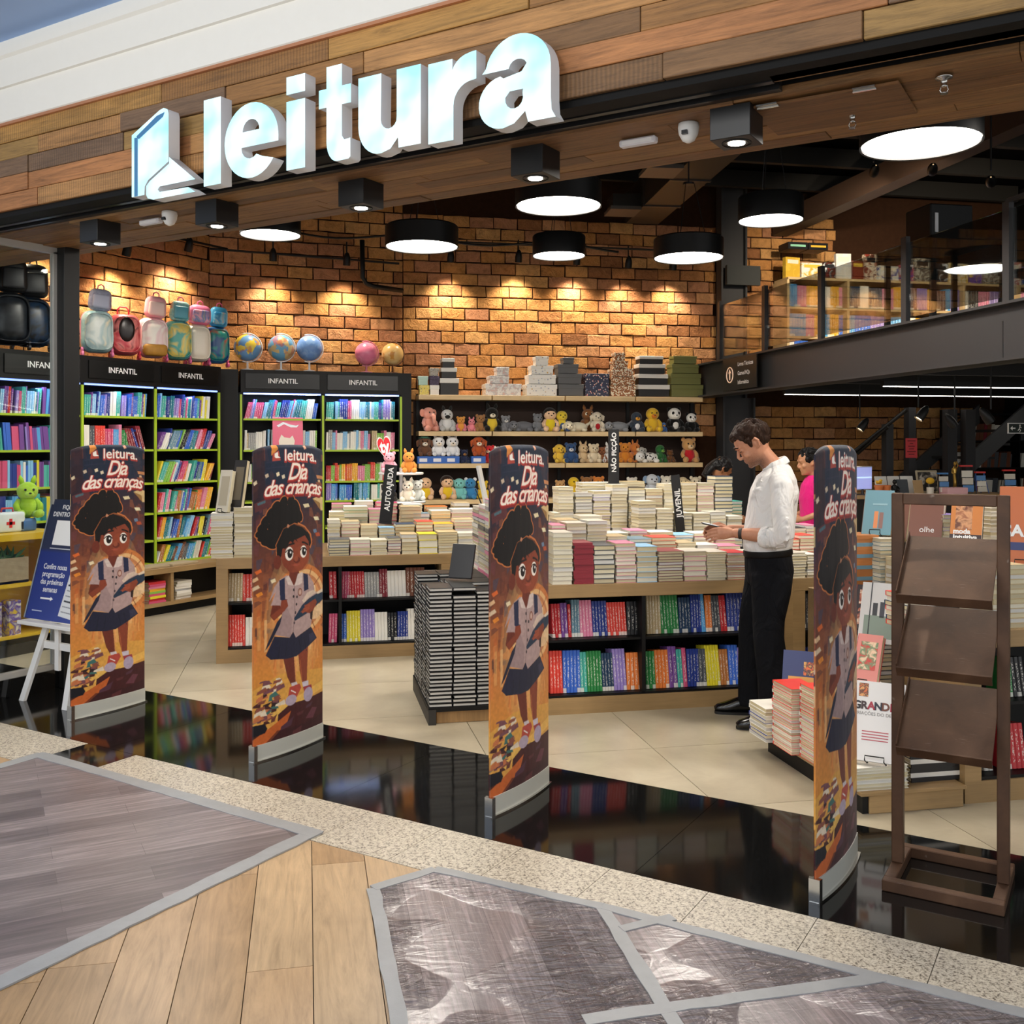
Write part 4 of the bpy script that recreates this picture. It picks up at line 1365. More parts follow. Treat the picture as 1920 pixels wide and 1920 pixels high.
# dark books on the low pallet
PU0, PU1, PV0, PV1 = .70, 1.12, 5.90, 6.78
pt = thing('book_pallet', 'low oak pallet with a black rim under the big block of dark books', 'pallet', frame(I(PU0, PV0), UANG))
MB().bbox((.05, .03, 0), (PU1 - PU0, PV1 - PV0 - .03, .075), .003).build('base', wood_mat('rough_oak', ((0, '#a07a4c'), (1, '#b48c59')), stretch=(18, 18, 1), byobj=False), pt)
MB().box((0, 0, .075), (PU1 - PU0, PV1 - PV0, .10)).build('rim', M_SHELFBLACK, pt)
MB().box((0, -.005, .0), (.045, PV1 - PV0, .09)).build('skirt', plain('#2d2a26', .6), pt)
r6 = random.Random(9)
zz = .10
lay = 0
ztopp = .80
while zz < ztopp:
    th = .0235
    for ci in range(3):
        for ri in range(4):
            if ri in (1, 2) and ci > 0 and zz < ztopp - .06:
                continue
            if ri == 3 and zz < ztopp - .05 and ci > 0:
                continue
            w = .142
            ov = (.03 if lay % 2 else 0)
            if zz > ztopp - .05 and r6.random() < .25:
                continue
            Mb = frame(I(PU0 + .005 + ci * .142 + w / 2 + r6.uniform(-.003, .003), PV0 + .01 + ri * .215 + .105 + r6.uniform(-.006, .006), zz), UANG + r6.uniform(-.02, .02)) @ Matrix.Diagonal((w * .97, .208, th * .95, 1))
            col = ('#1d1d20', '#53575c', '#2a2d31')[r6.randint(0, 2)]
            book('hardcover_book', ME_DARK, Mb, '#0f1012' if col != '#53575c' else '#26282b', 'dark book in layer %s from below, column %s, %s of the pallet block' % (ORDS[lay], ORDS[ci], ('front', 'second row', 'third row', 'back')[ri]), 'dark hardcovers stacked on the pallet', 300)
    zz += th
    lay += 1
lean_ = thing('leaning_book', 'black book on a small acrylic stand on top of the dark block', 'book', frame(I(.93, 6.20, ztopp + .02), UANG - .5) @ Matrix.Rotation(R(-22), 4, 'X'))
MB().bbox((-.075, 0, 0), (.075, .022, .22), .002).build('cover', plain('#1c1c1e', .4), lean_)
MB().box((-.07, .004, .215), (.07, .018, .2215)).build('pages', M_PAGES, lean_)
# tall film-wrapped piles on the left end of the table
for k in range(4):
    vv = VT2 + .08 + k * .25
    zt = pV(915, 930 + 6 * k, vv)[1]
    n = int((zt - .79) / .024)
    for i in range(n - 1, -1, -1):
        Mb = frame(I(UT2a + .115 + r6.uniform(-.004, .004), vv + .115, .79 + i * .024), UANG + R(90) + r6.uniform(-.02, .02)) @ Matrix.Diagonal((.235, .2, .0235, 1))
        book('wrapped_book', ME_FLATSP if i % 3 else ME_FLAT, Mb, r6.choice(['#d9d3c4', '#a8a7a4', '#53575c', '#e58aa9', '#f0ece2']), '%s book from the top, %s film-wrapped pile at the left table end' % (ORDS[n - 1 - i], ORD[k]), 'film-wrapped piles at the table end')
# further rows on this table
rowB = [(1036, 1062, 985, ['#e58aa9']), (1063, 1100, 981, ['#c9b48a', '#d9d3c4']), (1101, 1138, 977, ['#d9d3c4']), (1140, 1178, 1006, ['#8fc6ea', '#c9b48a']), (1180, 1222, 1011, ['#6a8fa0']), (1223, 1268, 1008, ['#e4493c', '#c9b48a']), (1270, 1305, 1018, ['#f0ece2', '#c9b48a']), (1306, 1345, 1022, ['#f0ece2']), (1347, 1390, 1024, ['#e58aa9', '#f0ece2']), (1476, 1500, 1012, ['#e4493c']), (1500, 1532, 1004, ['#e4493c', '#d9d3c4'])]
for i, (a, b, y, c) in enumerate(rowB):
    stack(a, b, y, VT2 + .29, c, .022, .2, where='%s pile of the second row on the table beside the man' % ORD[i])
rowC = [(1045, 1085, 975, ['#9b86c9', '#c9b48a']), (1088, 1130, 968, ['#d9d3c4']), (1135, 1180, 1000, ['#8fc6ea', '#f0ece2']), (1182, 1215, 995, ['#e58aa9']), (1217, 1262, 998, ['#e4493c', '#f0ece2']), (1264, 1300, 1003, ['#8fc6ea']), (1302, 1340, 1000, ['#f0ece2', '#e58aa9']), (1343, 1380, 1008, ['#e58aa9']), (1482, 1512, 990, ['#1d1d20', '#f0ece2']), (1512, 1536, 985, ['#e58aa9', '#f0ece2'])]
for i, (a, b, y, c) in enumerate(rowC):
    stack(a, b, y, VT2 + .54, c, .022, .2, where='%s pile of the third row on the table beside the man' % ORD[i], limit=300)
# tall piles on the table behind
rowE = [(1040, 1052, 962, ['#d9d3c4']), (1197, 1230, 940, ['#d9d3c4', '#c9b48a']), (1232, 1263, 955, ['#d9d3c4']), (1266, 1298, 962, ['#f0ece2', '#1d1d20']), (1300, 1331, 963, ['#d9d3c4']), (1332, 1362, 960, ['#d9d3c4']), (1364, 1392, 968, ['#1d1d20', '#f0ece2'])]
for i, (a, b, y, c) in enumerate(rowE):
    stack(a, b, y, VT1 + .03, c, .026, .2, where='%s pile at the front of the rear table' % ORD[i], kind='tall_pile_book')
rowF = [(1047, 1076, 913, ['#d9d3c4']), (1079, 1111, 925, ['#a8a7a4']), (1113, 1145, 921, ['#9b86c9', '#f0ece2', '#f0ece2']), (1147, 1177, 909, ['#d9d3c4']), (1179, 1210, 914, ['#1d1d20', '#f0ece2']), (1211, 1243, 917, ['#b9763f', '#d9d3c4']), (1245, 1276, 907, ['#d9d3c4']), (1278, 1306, 905, ['#c9b48a']), (1308, 1339, 906, ['#e58aa9', '#d9d3c4']), (1341, 1374, 893, ['#25405e'])]
for i, (a, b, y, c) in enumerate(rowF):
    stack(a, b, y, VT1 + .30, c, .026 if i != 9 else .03, .2, where='%s pile of the tall back row on the rear table' % ORD[i], kind='tall_pile_book', spine=False)
for i, (a, b, y, c) in enumerate(((1090, 1150, 905, ['#f0ece2']), (1160, 1210, 903, ['#c9b48a']), (1350, 1392, 940, ['#4fb6a6']))):
    stack(a, b, y, VT1 + .58, c, .026, .2, where='%s pile at the very back of the rear table' % ORD[i], kind='tall_pile_book')
# the table behind the second banner
rowT = [(394, 437, 963, ['#f0ece2'], .02), (438, 474, 952, ['#c9b48a', '#d9d3c4'], .024), (475, 492, 978, ['#b9763f'], .024), (617, 655, 1012, ['#25405e', '#53575c'], .02), (656, 694, 1012, ['#e58aa9', '#d9d3c4'], .03), (695, 726, 1013, ['#d9d3c4'], .02), (727, 752, 1009, ['#e58aa9', '#53575c'], .022), (753, 783, 1002, ['#c9b48a'], .03), (785, 820, 1001, ['#e8d834', '#d9d3c4'], .06), (821, 858, 998, ['#c9b48a'], .022), (859, 893, 1000, ['#d9d3c4'], .022)]
for i, (a, b, y, c, th) in enumerate(rowT):
    stack(a, b, y, VT1 + .03, c, th, .2, where='%s pile at the front of the table behind the second banner' % ORD[i], kind='front_pile_book')
rowT2 = [(615, 638, 975, ['#d9d3c4']), (640, 674, 978, ['#e58aa9', '#c9b48a']), (676, 708, 985, ['#c9b48a']), (710, 740, 990, ['#8fc6ea', '#f0ece2']), (741, 778, 983, ['#25405e', '#f2b632']), (780, 812, 978, ['#e4493c', '#c9b48a']), (813, 850, 982, ['#f2b632', '#d9d3c4']), (852, 890, 974, ['#e58aa9', '#c9b48a'])]
for i, (a, b, y, c) in enumerate(rowT2):
    stack(a, b, y, VT1 + .29, c, .025, .2, where='%s pile of the second row behind the second banner' % ORD[i], kind='front_pile_book')
rowT3 = [(618, 655, 960, ['#e8d834', '#f0ece2']), (645, 690, 950, ['#2f8a46', '#f0ece2']), (692, 722, 955, ['#e58aa9']), (752, 790, 950, ['#c9b48a']), (775, 806, 963, ['#6a8fa0']), (808, 845, 958, ['#f2b632', '#f0ece2']), (847, 892, 955, ['#e58aa9', '#f0ece2'])]
for i, (a, b, y, c) in enumerate(rowT3):
    stack(a, b, y, VT1 + .55, c, .03, .2, where='%s pile of the third row behind the second banner' % ORD[i], kind='front_pile_book')
rowT4 = [(622, 660, 945, ['#e58aa9']), (665, 700, 940, ['#f0ece2', '#c9b48a']), (705, 745, 943, ['#d8577e']), (756, 792, 946, ['#f0ece2', '#c9b48a']), (800, 840, 950, ['#e8813a']), (850, 880, 943, ['#c9b48a'])]
for i, (a, b, y, c) in enumerate(rowT4):
    stack(a, b, y, VT1 + .80, c, .03, .2, where='%s pile of the back row behind the second banner' % ORD[i], kind='front_pile_book')

# ------------------------------------------------------------------ plush shelving on the back wall
VS = VB - .36
us0, us1 = pV(784, 742, VS)[0], pV(1319, 742, VS)[0]
zsh = [pV(1000, q, VS)[1] for q in (742, 809, 868.5, 935)]
MS = frame(I(us0, VS), UANG)
ws = us1 - us0
cut = [0] + [pV(q, 742, VS)[0] - us0 for q in (923, 1060, 1192)] + [ws]
st = thing('wall_shelving', 'oak shelves on black rails carrying plush toys and gift boxes on the back wall', 'shelving', MS)
for z in zsh:
    for a, b in zip(cut, cut[1:]):
        MB().bbox((a + .008, 0, z - .055), (b - .008, .36, z), .002).build('shelf', M_SHELFOAK, st)
for x in cut:
    xx = min(max(x, .03), ws - .03)
    MB().box((xx - .02, .30, .35), (xx + .02, .36, zsh[0] + .02)).build('rail', M_SHELFBLACK, st)
MB().box((-.02, .33, .3), (ws + .02, .36, zsh[0] - .06)).build('back_board', plain('#2a1a12', .8), st)
# ------------------------------------------------------------------ suitcases and backpacks on the side bookcase
def rbox_mesh(name, w, d, h, r, mat, seg=4, taper=1.0):
    bm = bmesh.new()
    bmesh.ops.create_cube(bm, size=1)
    for v in bm.verts:
        k = taper if v.co.z > 0 else 1.0
        v.co = Vector((v.co.x * w * k, v.co.y * d, (v.co.z + .5) * h))
    bmesh.ops.bevel(bm, geom=bm.edges[:], offset=r, segments=seg, affect='EDGES', profile=.5)
    me = bpy.data.meshes.new(name)
    bm.to_mesh(me)
    bm.free()
    me.materials.append(mat)
    me.polygons.foreach_set('use_smooth', [True] * len(me.polygons))
    return me
def mottled(name, c1, c2, c3, scale=9, rough=.35):
    t = NT(name)
    n = t.noise(t.coords('Object'), scale, 2, .5, .8)
    t.base(t.ramp(n, ((.38, c1), (.5, c2), (.62, c3))), rough)
    return t.m
def suitcase(M, w, h, shell, zipc, front, label, wheelc, small=None, handle=None, d=.2, group='children suitcases on the side bookcase'):
    t = thing('rolling_suitcase', label, 'suitcase', M, group)
    zb = .05
    link('shell', rbox_mesh('shell', w, d, h, w * .30, shell, 5, .94), t, Matrix.Translation((0, 0, zb)))
    # front bulge
    link('front_panel', rbox_mesh('front_panel', w * .86, .10, h * .86, w * .28, front, 4, .95), t, Matrix.Translation((0, -d / 2 + .012, zb + h * .06)))
    ring = []
    for i in range(33):
        a = 2 * math.pi * i / 32
        ring.append((math.copysign(abs(math.cos(a)) ** .5, math.cos(a)) * w * .485, .02, zb + h / 2 + math.copysign(abs(math.sin(a)) ** .55, math.sin(a)) * h * .49))
    MB().tube(ring, .008, 6).build('zip', zipc, t, smooth=True)
    for s in (-1, 1):
        wl = MB()
        for k in range(3):
            a = R(90 + 120 * k)
            wl.lathe([(.018, -.012), (.024, -.008), (.024, .008), (.018, .012)], 12, M=Matrix.Translation((s * w * .46, -.01 + .026 * math.cos(a), .05 + .026 * math.sin(a))) @ Matrix.Rotation(R(90), 4, 'Y'))
        wl.tube([(s * w * .46, -.01, .05), (s * w * .40, -.01, .05)], .012, 8)
        wl.build('wheel', wheelc, t, auto=True)
    if handle:
        hh = h + zb + handle
        MB().tube([(-w * .18, d * .38, zb + h * .8), (-w * .18, d * .38, hh), (-w * .1, d * .38, hh + .03), (w * .1, d * .38, hh + .03), (w * .18, d * .38, hh), (w * .18, d * .38, zb + h * .8)], .008, 6).build('handle', wheelc, t, smooth=True)
    return t
def small_pack(M, w, h, c, c2, label, zipc):
    t = thing('small_backpack', label, 'backpack', M, 'small backpacks on the suitcases')
    link('bag', rbox_mesh('bag', w, w * .55, h, w * .26, c, 4, .9), t)
    link('pocket', rbox_mesh('pocket', w * .72, .05, h * .62, .02, c2, 3, .95), t, Matrix.Translation((0, -w * .275, h * .1)))
    MB().tube([(-.03, 0, h - .005), (-.025, 0, h + .03), (0, 0, h + .045), (.025, 0, h + .03), (.03, 0, h - .005)], .006, 6).build('loop', zipc, t, smooth=True)
    return t
HZ = 2.47
def case_at(x, yb=0.0):
    yy = pX(x, 660, -8.34)[0]
    return Vector((-8.34, yy, HZ))
P_ = plain
CASES = [
    (182, .26, .40, mottled('pale_teal', '#7fb4bf', '#9cc6cc', '#b9d8d8'), P_('#d98aa6', .5), mottled('icy', '#cfd9d6', '#9fb9bd', '#e8dcc0', 5), 'pale teal rolling suitcase with ice-coloured front, leftmost on the side bookcase', P_('#e27ba6', .4), (.22, .21, mottled('lilac', '#8f93ad', '#a8aec4', '#767a99'), P_('#aeb4cc', .5), 'grey lilac small backpack on the pale teal suitcase'), .0),
    (234, .26, .40, P_('#d65b63', .35), P_('#8f1f2c', .5), mottled('redfront', '#c64a55', '#e28a86', '#6b2228', 6), 'coral red suitcase with a dark oval front, without a small bag on top', P_('#d63b4a', .4), None, .05),
    (286, .26, .40, P_('#f0b7c2', .35), P_('#e0869c', .5), mottled('whitecat', '#f3efe8', '#e6c9cc', '#f7f3ee', 5), 'pink suitcase with a pale front and a golden basket-like base', P_('#f06fa4', .4), (.22, .22, P_('#efb3bd', .4), P_('#f2d7d2', .4), 'pink small backpack with golden base on the pink suitcase'), 0),
    (332, .25, .40, mottled('mint', '#54b59a', '#7fd0bd', '#3f92ad'), P_('#f0a8c0', .5), mottled('scene', '#4fa7a0', '#e9cf6a', '#7ad0c4', 6), 'mint green suitcase with pink piping and a yellow spot on the front', P_('#f06fa4', .4), (.21, .21, mottled('aqua', '#6fb9c6', '#a7d8d6', '#d98f6a'), P_('#5aa9bf', .4), 'aqua small backpack on the mint suitcase'), 0),
    (369, .24, .39, P_('#e6ddd0', .35), P_('#d9a0ab', .5), P_('#efe7da', .4), 'cream suitcase with pink zip between the mint and the dark blue ones', P_('#f06fa4', .4), (.25, .21, P_('#ec7fa8', .4), mottled('pinkpatch', '#f3b2c8', '#6a84c9', '#f0d36a'), 'bright pink small backpack with a blue and yellow patch'), 0),
    (405, .24, .39, mottled('deepblue', '#1f4c86', '#2a6fae', '#19335e'), P_('#e0417f', .5), mottled('undersea', '#1d4f8a', '#2f9a8d', '#d2544a', 6), 'dark blue suitcase with magenta zip, nearest the corner', P_('#ee5e93', .4), (.20, .22, P_('#3d9fd2', .4), mottled('seapatch', '#2f89bf', '#7cc4dc', '#e08a4a'), 'sky blue small backpack on the dark blue suitcase'), 0)]
for x, w, h, sh, zp, fr, lab, wc, sm, hd in CASES:
    p = case_at(x)
    Mc = frame(p, R(90) - .45)
    t = suitcase(Mc, w * 1.12, h, sh, zp, fr, lab, wc, handle=hd or None)
    if 'golden' in lab:
        link('basket_base', rbox_mesh('basket', w * .9, .12, h * .3, .04, P_('#c79033', .6, grain=.4), 3), t, Matrix.Translation((0, -.1, .06)))
    if 'oval' in lab:
        link('oval_window', MB().ball((0, 0, 0), (.075, .02, .12), 16, 10).mesh('oval', P_('#17080a', .3), True), t, Matrix.Translation((-.01, -.138, .29)))
    if sm:
        sw2, sh2, c1, c2, sl = sm
        small_pack(Mc @ Matrix.Translation((.02, .0, h + .05)) @ Matrix.Rotation(R(4), 4, 'Y'), sw2, sh2, c1, c2, sl, P_('#ef6f9a', .4))
# dark ones behind the window
for i, (x, w, h, c, lab) in enumerate(((58, .34, .44, '#1c3350', 'navy wheeled suitcase behind the shop window'), (18, .34, .46, '#20242b', 'black wheeled suitcase behind the shop window at the picture edge'))):
    yy = pX(x, 640, -8.34)[0]
    Mc = frame(Vector((-8.34, yy, HZ)), R(90) - .4)
    suitcase(Mc, w, h, mottled('darkshell%d' % i, c, '#0f1114', c), P_('#2c3f66', .5), mottled('darkfront%d' % i, '#12151a', c, '#2b2f36'), lab, P_('#2a2a2e', .4), group='dark suitcases behind the window')
    small_pack(Mc @ Matrix.Translation((.02, 0, h + .05)), .26, .30, P_('#15161a', .4), P_('#22242a', .4), ('black backpack with a grey flash on the navy suitcase', 'black backpack on the black suitcase at the picture edge')[i], P_('#333338', .4))

# ------------------------------------------------------------------ globes
def globe(x, y, r_px, sea, land, land2, standc, label, scale=3.2):
    o_ = CA + NB * 0.20
    s, z = pL(x, y, o_, BANG)
    p = o_ + e_ * s
    d = p.dot(FW)
    r = r_px / FPX * d
    zb = 2.467
    t = thing('globe', label, 'globe', frame(Vector((p.x, p.y, zb)), BANG), 'globes on the bookcase')
    m = NT('globe_paper')
    n = m.noise(m.coords('Object', loc=(x * .37, 0, 0)), scale / (r * 4), 3, .55)
    n2 = m.noise(m.coords('Object', loc=(x * .11, 3, 0)), 4 / (r * 4), 2, .5)
    m.base(m.mix(m.ramp(n, ((.53, sea), (.55, land))), land2, m.ramp(n2, ((.56, 0.0), (.6, 0.6)))), .28)
    zc = max(z - zb, r + .04)
    MB().ball((0, 0, zc), r, 32, 20).build('sphere', m.m, t, smooth=True)
    MB().tube([(math.sin(R(a)) * (r + .012), 0, zc + math.cos(R(a)) * (r + .012)) for a in range(-20, 201, 11)], .006, 6).build('meridian', standc, t, smooth=True)
    MB().lathe([(.075, 0), (.078, .008), (.06, .016), (.018, .022), (.012, .03), (.010, zc - r - .004)], 20).build('stand', standc, t, smooth=True)
globe(464, 652, 25, '#6fa2d6', '#e8cf4a', '#b9504a', P_('#e8e8ea', .3), 'blue globe with yellow and red lands, leftmost of the globes', 3)
globe(527, 652, 24.5, '#6aa9d2', '#d9c08a', '#c9574b', P_('#e8e8ea', .3), 'light blue globe with beige lands, second from the left')
globe(580, 653, 24, '#6c97d8', '#7fa6dd', '#9cb9e6', P_('#f2f2f4', .3), 'plain blue globe, third from the left', 6)
globe(687, 663, 21.5, '#e37f9f', '#e992ad', '#d76b90', P_('#d98ba2', .35), 'pink globe on a pink stand', 6)
globe(736, 664, 20.5, '#e0b978', '#d08f3c', '#ecd09a', P_('#5a3a24', .4), 'golden antique globe at the end of the bookcase', 4)

# ------------------------------------------------------------------ gift boxes on the top shelf
def pattern(name, base, spots, scale=30, thr=.3, kind='dots'):
    t = NT(name)
    v = t.coords('Object')
    if kind == 'dots':
        vo = t.n('ShaderNodeTexVoronoi')
        vo.inputs['Scale'].default_value = scale
        t.l(v, vo.inputs['Vector'])
        f = t.math('LESS_THAN', vo.outputs['Distance'], thr)
        c = t.mix(base, t.ramp(t.noise(v, scale * .8, 0), ((.4, spots[0]), (.5, spots[1 % len(spots)]), (.6, spots[2 % len(spots)])), 'CONSTANT'), f)
    elif kind == 'noise':
        c = t.ramp(t.noise(v, scale, 3, .7), ((.42, base), (.5, spots[0]), (.58, spots[1 % len(spots)])), 'CONSTANT')
    else:
        ck = t.n('ShaderNodeTexChecker')
        ck.inputs['Scale'].default_value = scale
        t.l(v, ck.inputs[0])
        c = t.mix(base, t.mix(spots[0], spots[1 % len(spots)], ck.outputs['Fac']), t.math('GREATER_THAN', t.noise(v, scale * .6, 0), .46))
    t.base(c, .5)
    return t.m
def gift_box(x0, x1, y0, y1, body, lid, label, dp=.24, group=None, voff=.05, lidpx=5):
    v = VS + voff
    ua, zt = pV(x0, y0, v)
    ub, z0 = pV(x1, y1, v)
    w = ub - ua
    t = thing('gift_box', label, 'gift box', frame(I((ua + ub) / 2, v + dp / 2, z0), UANG), group)
    h = zt - z0
    lh = min(.055, h * .4)
    MB().bbox((-w / 2 + .006, -dp / 2 + .006, 0), (w / 2 - .006, dp / 2 - .006, h - lh * .3), .002).build('box', body, t)
    MB().bbox((-w / 2, -dp / 2, h - lh), (w / 2, dp / 2, h - .0005), .003).build('lid', lid, t)
Z = 742
blk, wht = P_('#242424', .5), P_('#eceae4', .5)
gr = 'stacked gift boxes'
marb = pattern('marble_print', '#ebe7e2', ['#c9c4c4', '#d9b8ae'], 26, .3, 'noise')
dots = pattern('dot_print', '#f0eee8', ['#b9bcc6', '#d9b26a', '#a9b6c4'], 26, .26)
flor = pattern('floral_print', '#2e3350', ['#e9a9a0', '#f0ead8', '#7f8fae'], 40, .33)
tria = pattern('triangle_print', '#f0e6cf', ['#2a2420', '#d98a4a'], 90, .3, 'check')
grey, oliv = P_('#5b5c5e', .5), P_('#787a45', .5)
def tower(name, tiers, body, lid, words, dp=.26, voff=.04):
    for i, (a, b, y0, y1) in enumerate(tiers):
        pos = ('bottom', 'second', 'third', 'fourth', 'top')[i if i < len(tiers) - 1 else 4]
        gift_box(a, b, y0, y1, body, lid, '%s %s' % (pos, words), dp * (1 - .12 * i), gr, voff)
tower('a', [(825, 861, 709, Z), (827, 857, 689, 709), (829, 853, 671, 689)], blk, wht, 'black gift box with white lid in the narrow tower at the left')
tower('b', [(910, 978, 719, Z), (918, 955, 704, 719), (931, 955, 688, 704)], marb, marb, 'marbled white gift box in the low stepped tower')
tower('c', [(987, 1045, 720, Z), (991, 1043, 702, 720), (996, 1038, 685, 702), (1004, 1029, 668, 685)], dots, dots, 'white dotted gift box in the stepped tower')
tower('d', [(1047, 1095, 720, Z), (1046, 1091, 700, 720), (1046, 1085, 682, 700), (1056, 1077, 670, 682)], grey, grey, 'plain grey gift box in the grey tower')
gift_box(1097, 1143, 700, Z + 1, flor, flor, 'dark floral gift box between the grey and the patterned towers', .26, gr)
tower('e', [(1145, 1193, 722, Z + 1), (1146, 1192, 706, 722), (1148, 1189, 691, 706), (1150, 1178, 676, 691), (1152, 1173, 661, 676)], tria, tria, 'triangle-patterned gift box in the tallest tower')
tower('f', [(1197, 1256, 721, Z + 1), (1197, 1253, 701, 721), (1198, 1248, 682, 701), (1199, 1244, 667, 682)], blk, wht, 'black gift box with white lid in the wide tower beside the green one')
tower('g', [(1259, 1319, 721, Z + 2), (1258, 1315, 700, 721), (1260, 1311, 682, 700), (1263, 1307, 667, 682)], oliv, oliv, 'olive green gift box in the green tower')
for a, b, y0, y1, c, lab in ((786, 805, 722, Z, pattern('lemon_print', '#e8d56a', ['#7a7a52', '#f3ead0', '#c9b23f'], 60), 'small yellow patterned gift box at the left end'), (784, 803, 705, 722, P_('#b9d9cd', .5), 'small mint gift box on the yellow one'), (806, 824, 722, Z, wht, 'small white gift box beside the yellow one'), (805, 824, 705, 722, pattern('plum_print', '#3c2b4a', ['#6b5480', '#2a1d36', '#8a7aa0'], 50), 'small dark purple gift box on the white one'), (806, 823, 690, 705, pattern('grey_print', '#a8a39a', ['#4d4a48', '#d9d3c8', '#7d776f'], 60), 'small grey patterned gift box topmost of the little pile')):
    gift_box(a, b, y0, y1, c, c, lab, .13, gr)

# ------------------------------------------------------------------ plush toys
M_PLUSH = tinted('plush_fabric', 0.9, 'object', .1, True)
M_EYE = plain('#0a0a0a', .2)
def plush(x, base_y, hpx, sh, body, label, head=None, belly=None, ears='round', earc=None, limb=None, muz=None, face=0.0, lying=False, patch=None, voff=.08, shirt=None, hs=1.0, nose='#1a1412', vplane=None, zb=None, M=None, hm=None):
    """sitting (or lying) soft toy: body, head with ears, arms, legs; faces local -y"""
    if M is None:
        v = (VS if vplane is None else vplane) + voff
        u, z0 = pV(x, base_y, v)
        z0 = zsh[sh] if zb is None else zb
        d = I(u, v).dot(FW)
        h = hpx / FPX * d
        M = frame(I(u, v, z0), UANG + face)
    else:
        h = hm
    head, limb, earc, muz = head or body, limb or body, earc or head or body, muz or head or body
    t = thing('plush_toy', label, 'plush toy', M, 'plush toys')
    def part(nm, mb, c, par=None):
        o = mb.build(nm, M_PLUSH, par or t, smooth=True)
        o.color = rgba(c)
        return o
    k = h
    if lying:
        part('body', MB().ball((0, .03, .26 * k), (.58 * k, .34 * k, .27 * k), 16, 10), body)
        hc = Vector((-.60 * k, -.05, .30 * k))
        hr = .26 * k * hs
        for sx in (-.35, .30):
            for sy in (-.22, .2):
                part('leg', MB().ball((sx * k, sy * k, .10 * k), (.17 * k, .12 * k, .11 * k), 10, 7), limb)
        part('tail', MB().tube([(.52 * k, .05, .34 * k), (.70 * k, .05, .46 * k), (.78 * k, .02, .62 * k)], [.10 * k, .07 * k, .04 * k], 8), limb)
    else:
        part('body', MB().ball((0, 0, .30 * k), (.26 * k, .22 * k, .31 * k), 16, 10), shirt or body)
        if belly:
            part('belly', MB().ball((0, -.07 * k, .28 * k), (.18 * k, .17 * k, .22 * k), 14, 8), belly)
        hc = Vector((0, -.02 * k, .72 * k))
        hr = .27 * k * hs
        for s in (-1, 1):
            part('arm', MB().tube([(s * .20 * k, -.02 * k, .48 * k), (s * .30 * k, -.10 * k, .34 * k), (s * .28 * k, -.18 * k, .22 * k)], [.08 * k, .085 * k, .085 * k], 9), limb)
            part('leg', MB().tube([(s * .14 * k, -.02 * k, .11 * k), (s * .22 * k, -.22 * k, .10 * k), (s * .24 * k, -.34 * k, .13 * k)], [.10 * k, .105 * k, .12 * k], 9), limb)
    hd = part('head', MB().ball(hc, (hr, hr * .92, hr * .95), 18, 12), head)
    fy = hc.y - hr * .86
    part('muzzle', MB().ball((hc.x, fy, hc.z - hr * .30), (hr * .45, hr * .30, hr * .32), 12, 8), muz, hd)
    ey = MB()
    for s in (-1, 1):
        ey.ball((hc.x + s * hr * .38, hc.y - hr * .82, hc.z + hr * .16), hr * .13, 8, 6)
    ey.ball((hc.x, fy - hr * .26, hc.z - hr * .18), (hr * .14, hr * .10, hr * .10), 8, 6)
    ey.build('face_features', M_EYE, hd, smooth=True)
    if patch:
        for s in (-1, 1):
            part('eye_patch', MB().ball((hc.x + s * hr * .40, hc.y - hr * .70, hc.z + hr * .12), (hr * .24, hr * .16, hr * .28), 10, 7), patch, hd)
    for s in (-1, 1):
        if ears == 'round':
            mb = MB().ball((hc.x + s * hr * .78, hc.y + hr * .1, hc.z + hr * .74), (hr * .34, hr * .16, hr * .34), 10, 7)
        elif ears == 'long':
            mb = MB().tube([(hc.x + s * hr * .7, hc.y, hc.z + hr * .4), (hc.x + s * hr * 1.15, hc.y - hr * .1, hc.z + hr * .05), (hc.x + s * hr * 1.15, hc.y - hr * .15, hc.z - hr * .7)], [hr * .2, hr * .3, hr * .16], 8, flat=.5)
        elif ears == 'up':
            mb = MB().tube([(hc.x + s * hr * .45, hc.y, hc.z + hr * .7), (hc.x + s * hr * .62, hc.y, hc.z + hr * 1.2), (hc.x + s * hr * .7, hc.y, hc.z + hr * 1.6)], [hr * .24, hr * .26, hr * .06], 8, flat=.5)
        elif ears == 'wide':
            mb = MB().ball((hc.x + s * hr * 1.05, hc.y + hr * .1, hc.z + hr * .1), (hr * .5, hr * .12, hr * .6), 12, 8)
        elif ears == 'hair':
            if s > 0:
                continue
            mb = MB().ball((hc.x, hc.y + hr * .16, hc.z + hr * .20), (hr * 1.06, hr * .98, hr * .95), 16, 9)
        else:
            continue
        part('hair' if ears == 'hair' else 'ear', mb, earc, hd)
    return t
def trunk(t, k, c):
    o = MB().tube([(0, -.26 * k, .68 * k), (0, -.40 * k, .58 * k), (0, -.42 * k, .40 * k), (.03 * k, -.36 * k, .28 * k)], [.10 * k, .085 * k, .07 * k, .05 * k], 9).build('trunk', M_PLUSH, t, smooth=True)
    o.color = rgba(c)
def hgt(px_, x, y, voff=.08):
    u, _ = pV(x, y, VS + voff)
    return px_ / FPX * I(u, VS + voff).dot(FW)
t = plush(803, 806, 46, 1, '#e8a08c', 'pink plush elephant sitting at the left end of the upper plush shelf', ears='wide', face=.5)
trunk(t, hgt(46, 803, 806), '#e8a08c')
plush(838, 806, 42, 1, '#d8d8d6', 'grey and black plush zebra next to the pink elephant', ears='up', earc='#222222', muz='#222222', limb='#bdbdbb')
plush(864, 806, 28, 1, '#e9a24a', 'small orange plush with a pink friend beside it', ears='round', limb='#e88a94')
plush(884, 806, 24, 1, '#e88a94', 'small pink plush lying by the orange one', ears='up')
plush(901, 806, 32, 1, '#a8794c', 'brown plush bear cub left of the bee', ears='round')
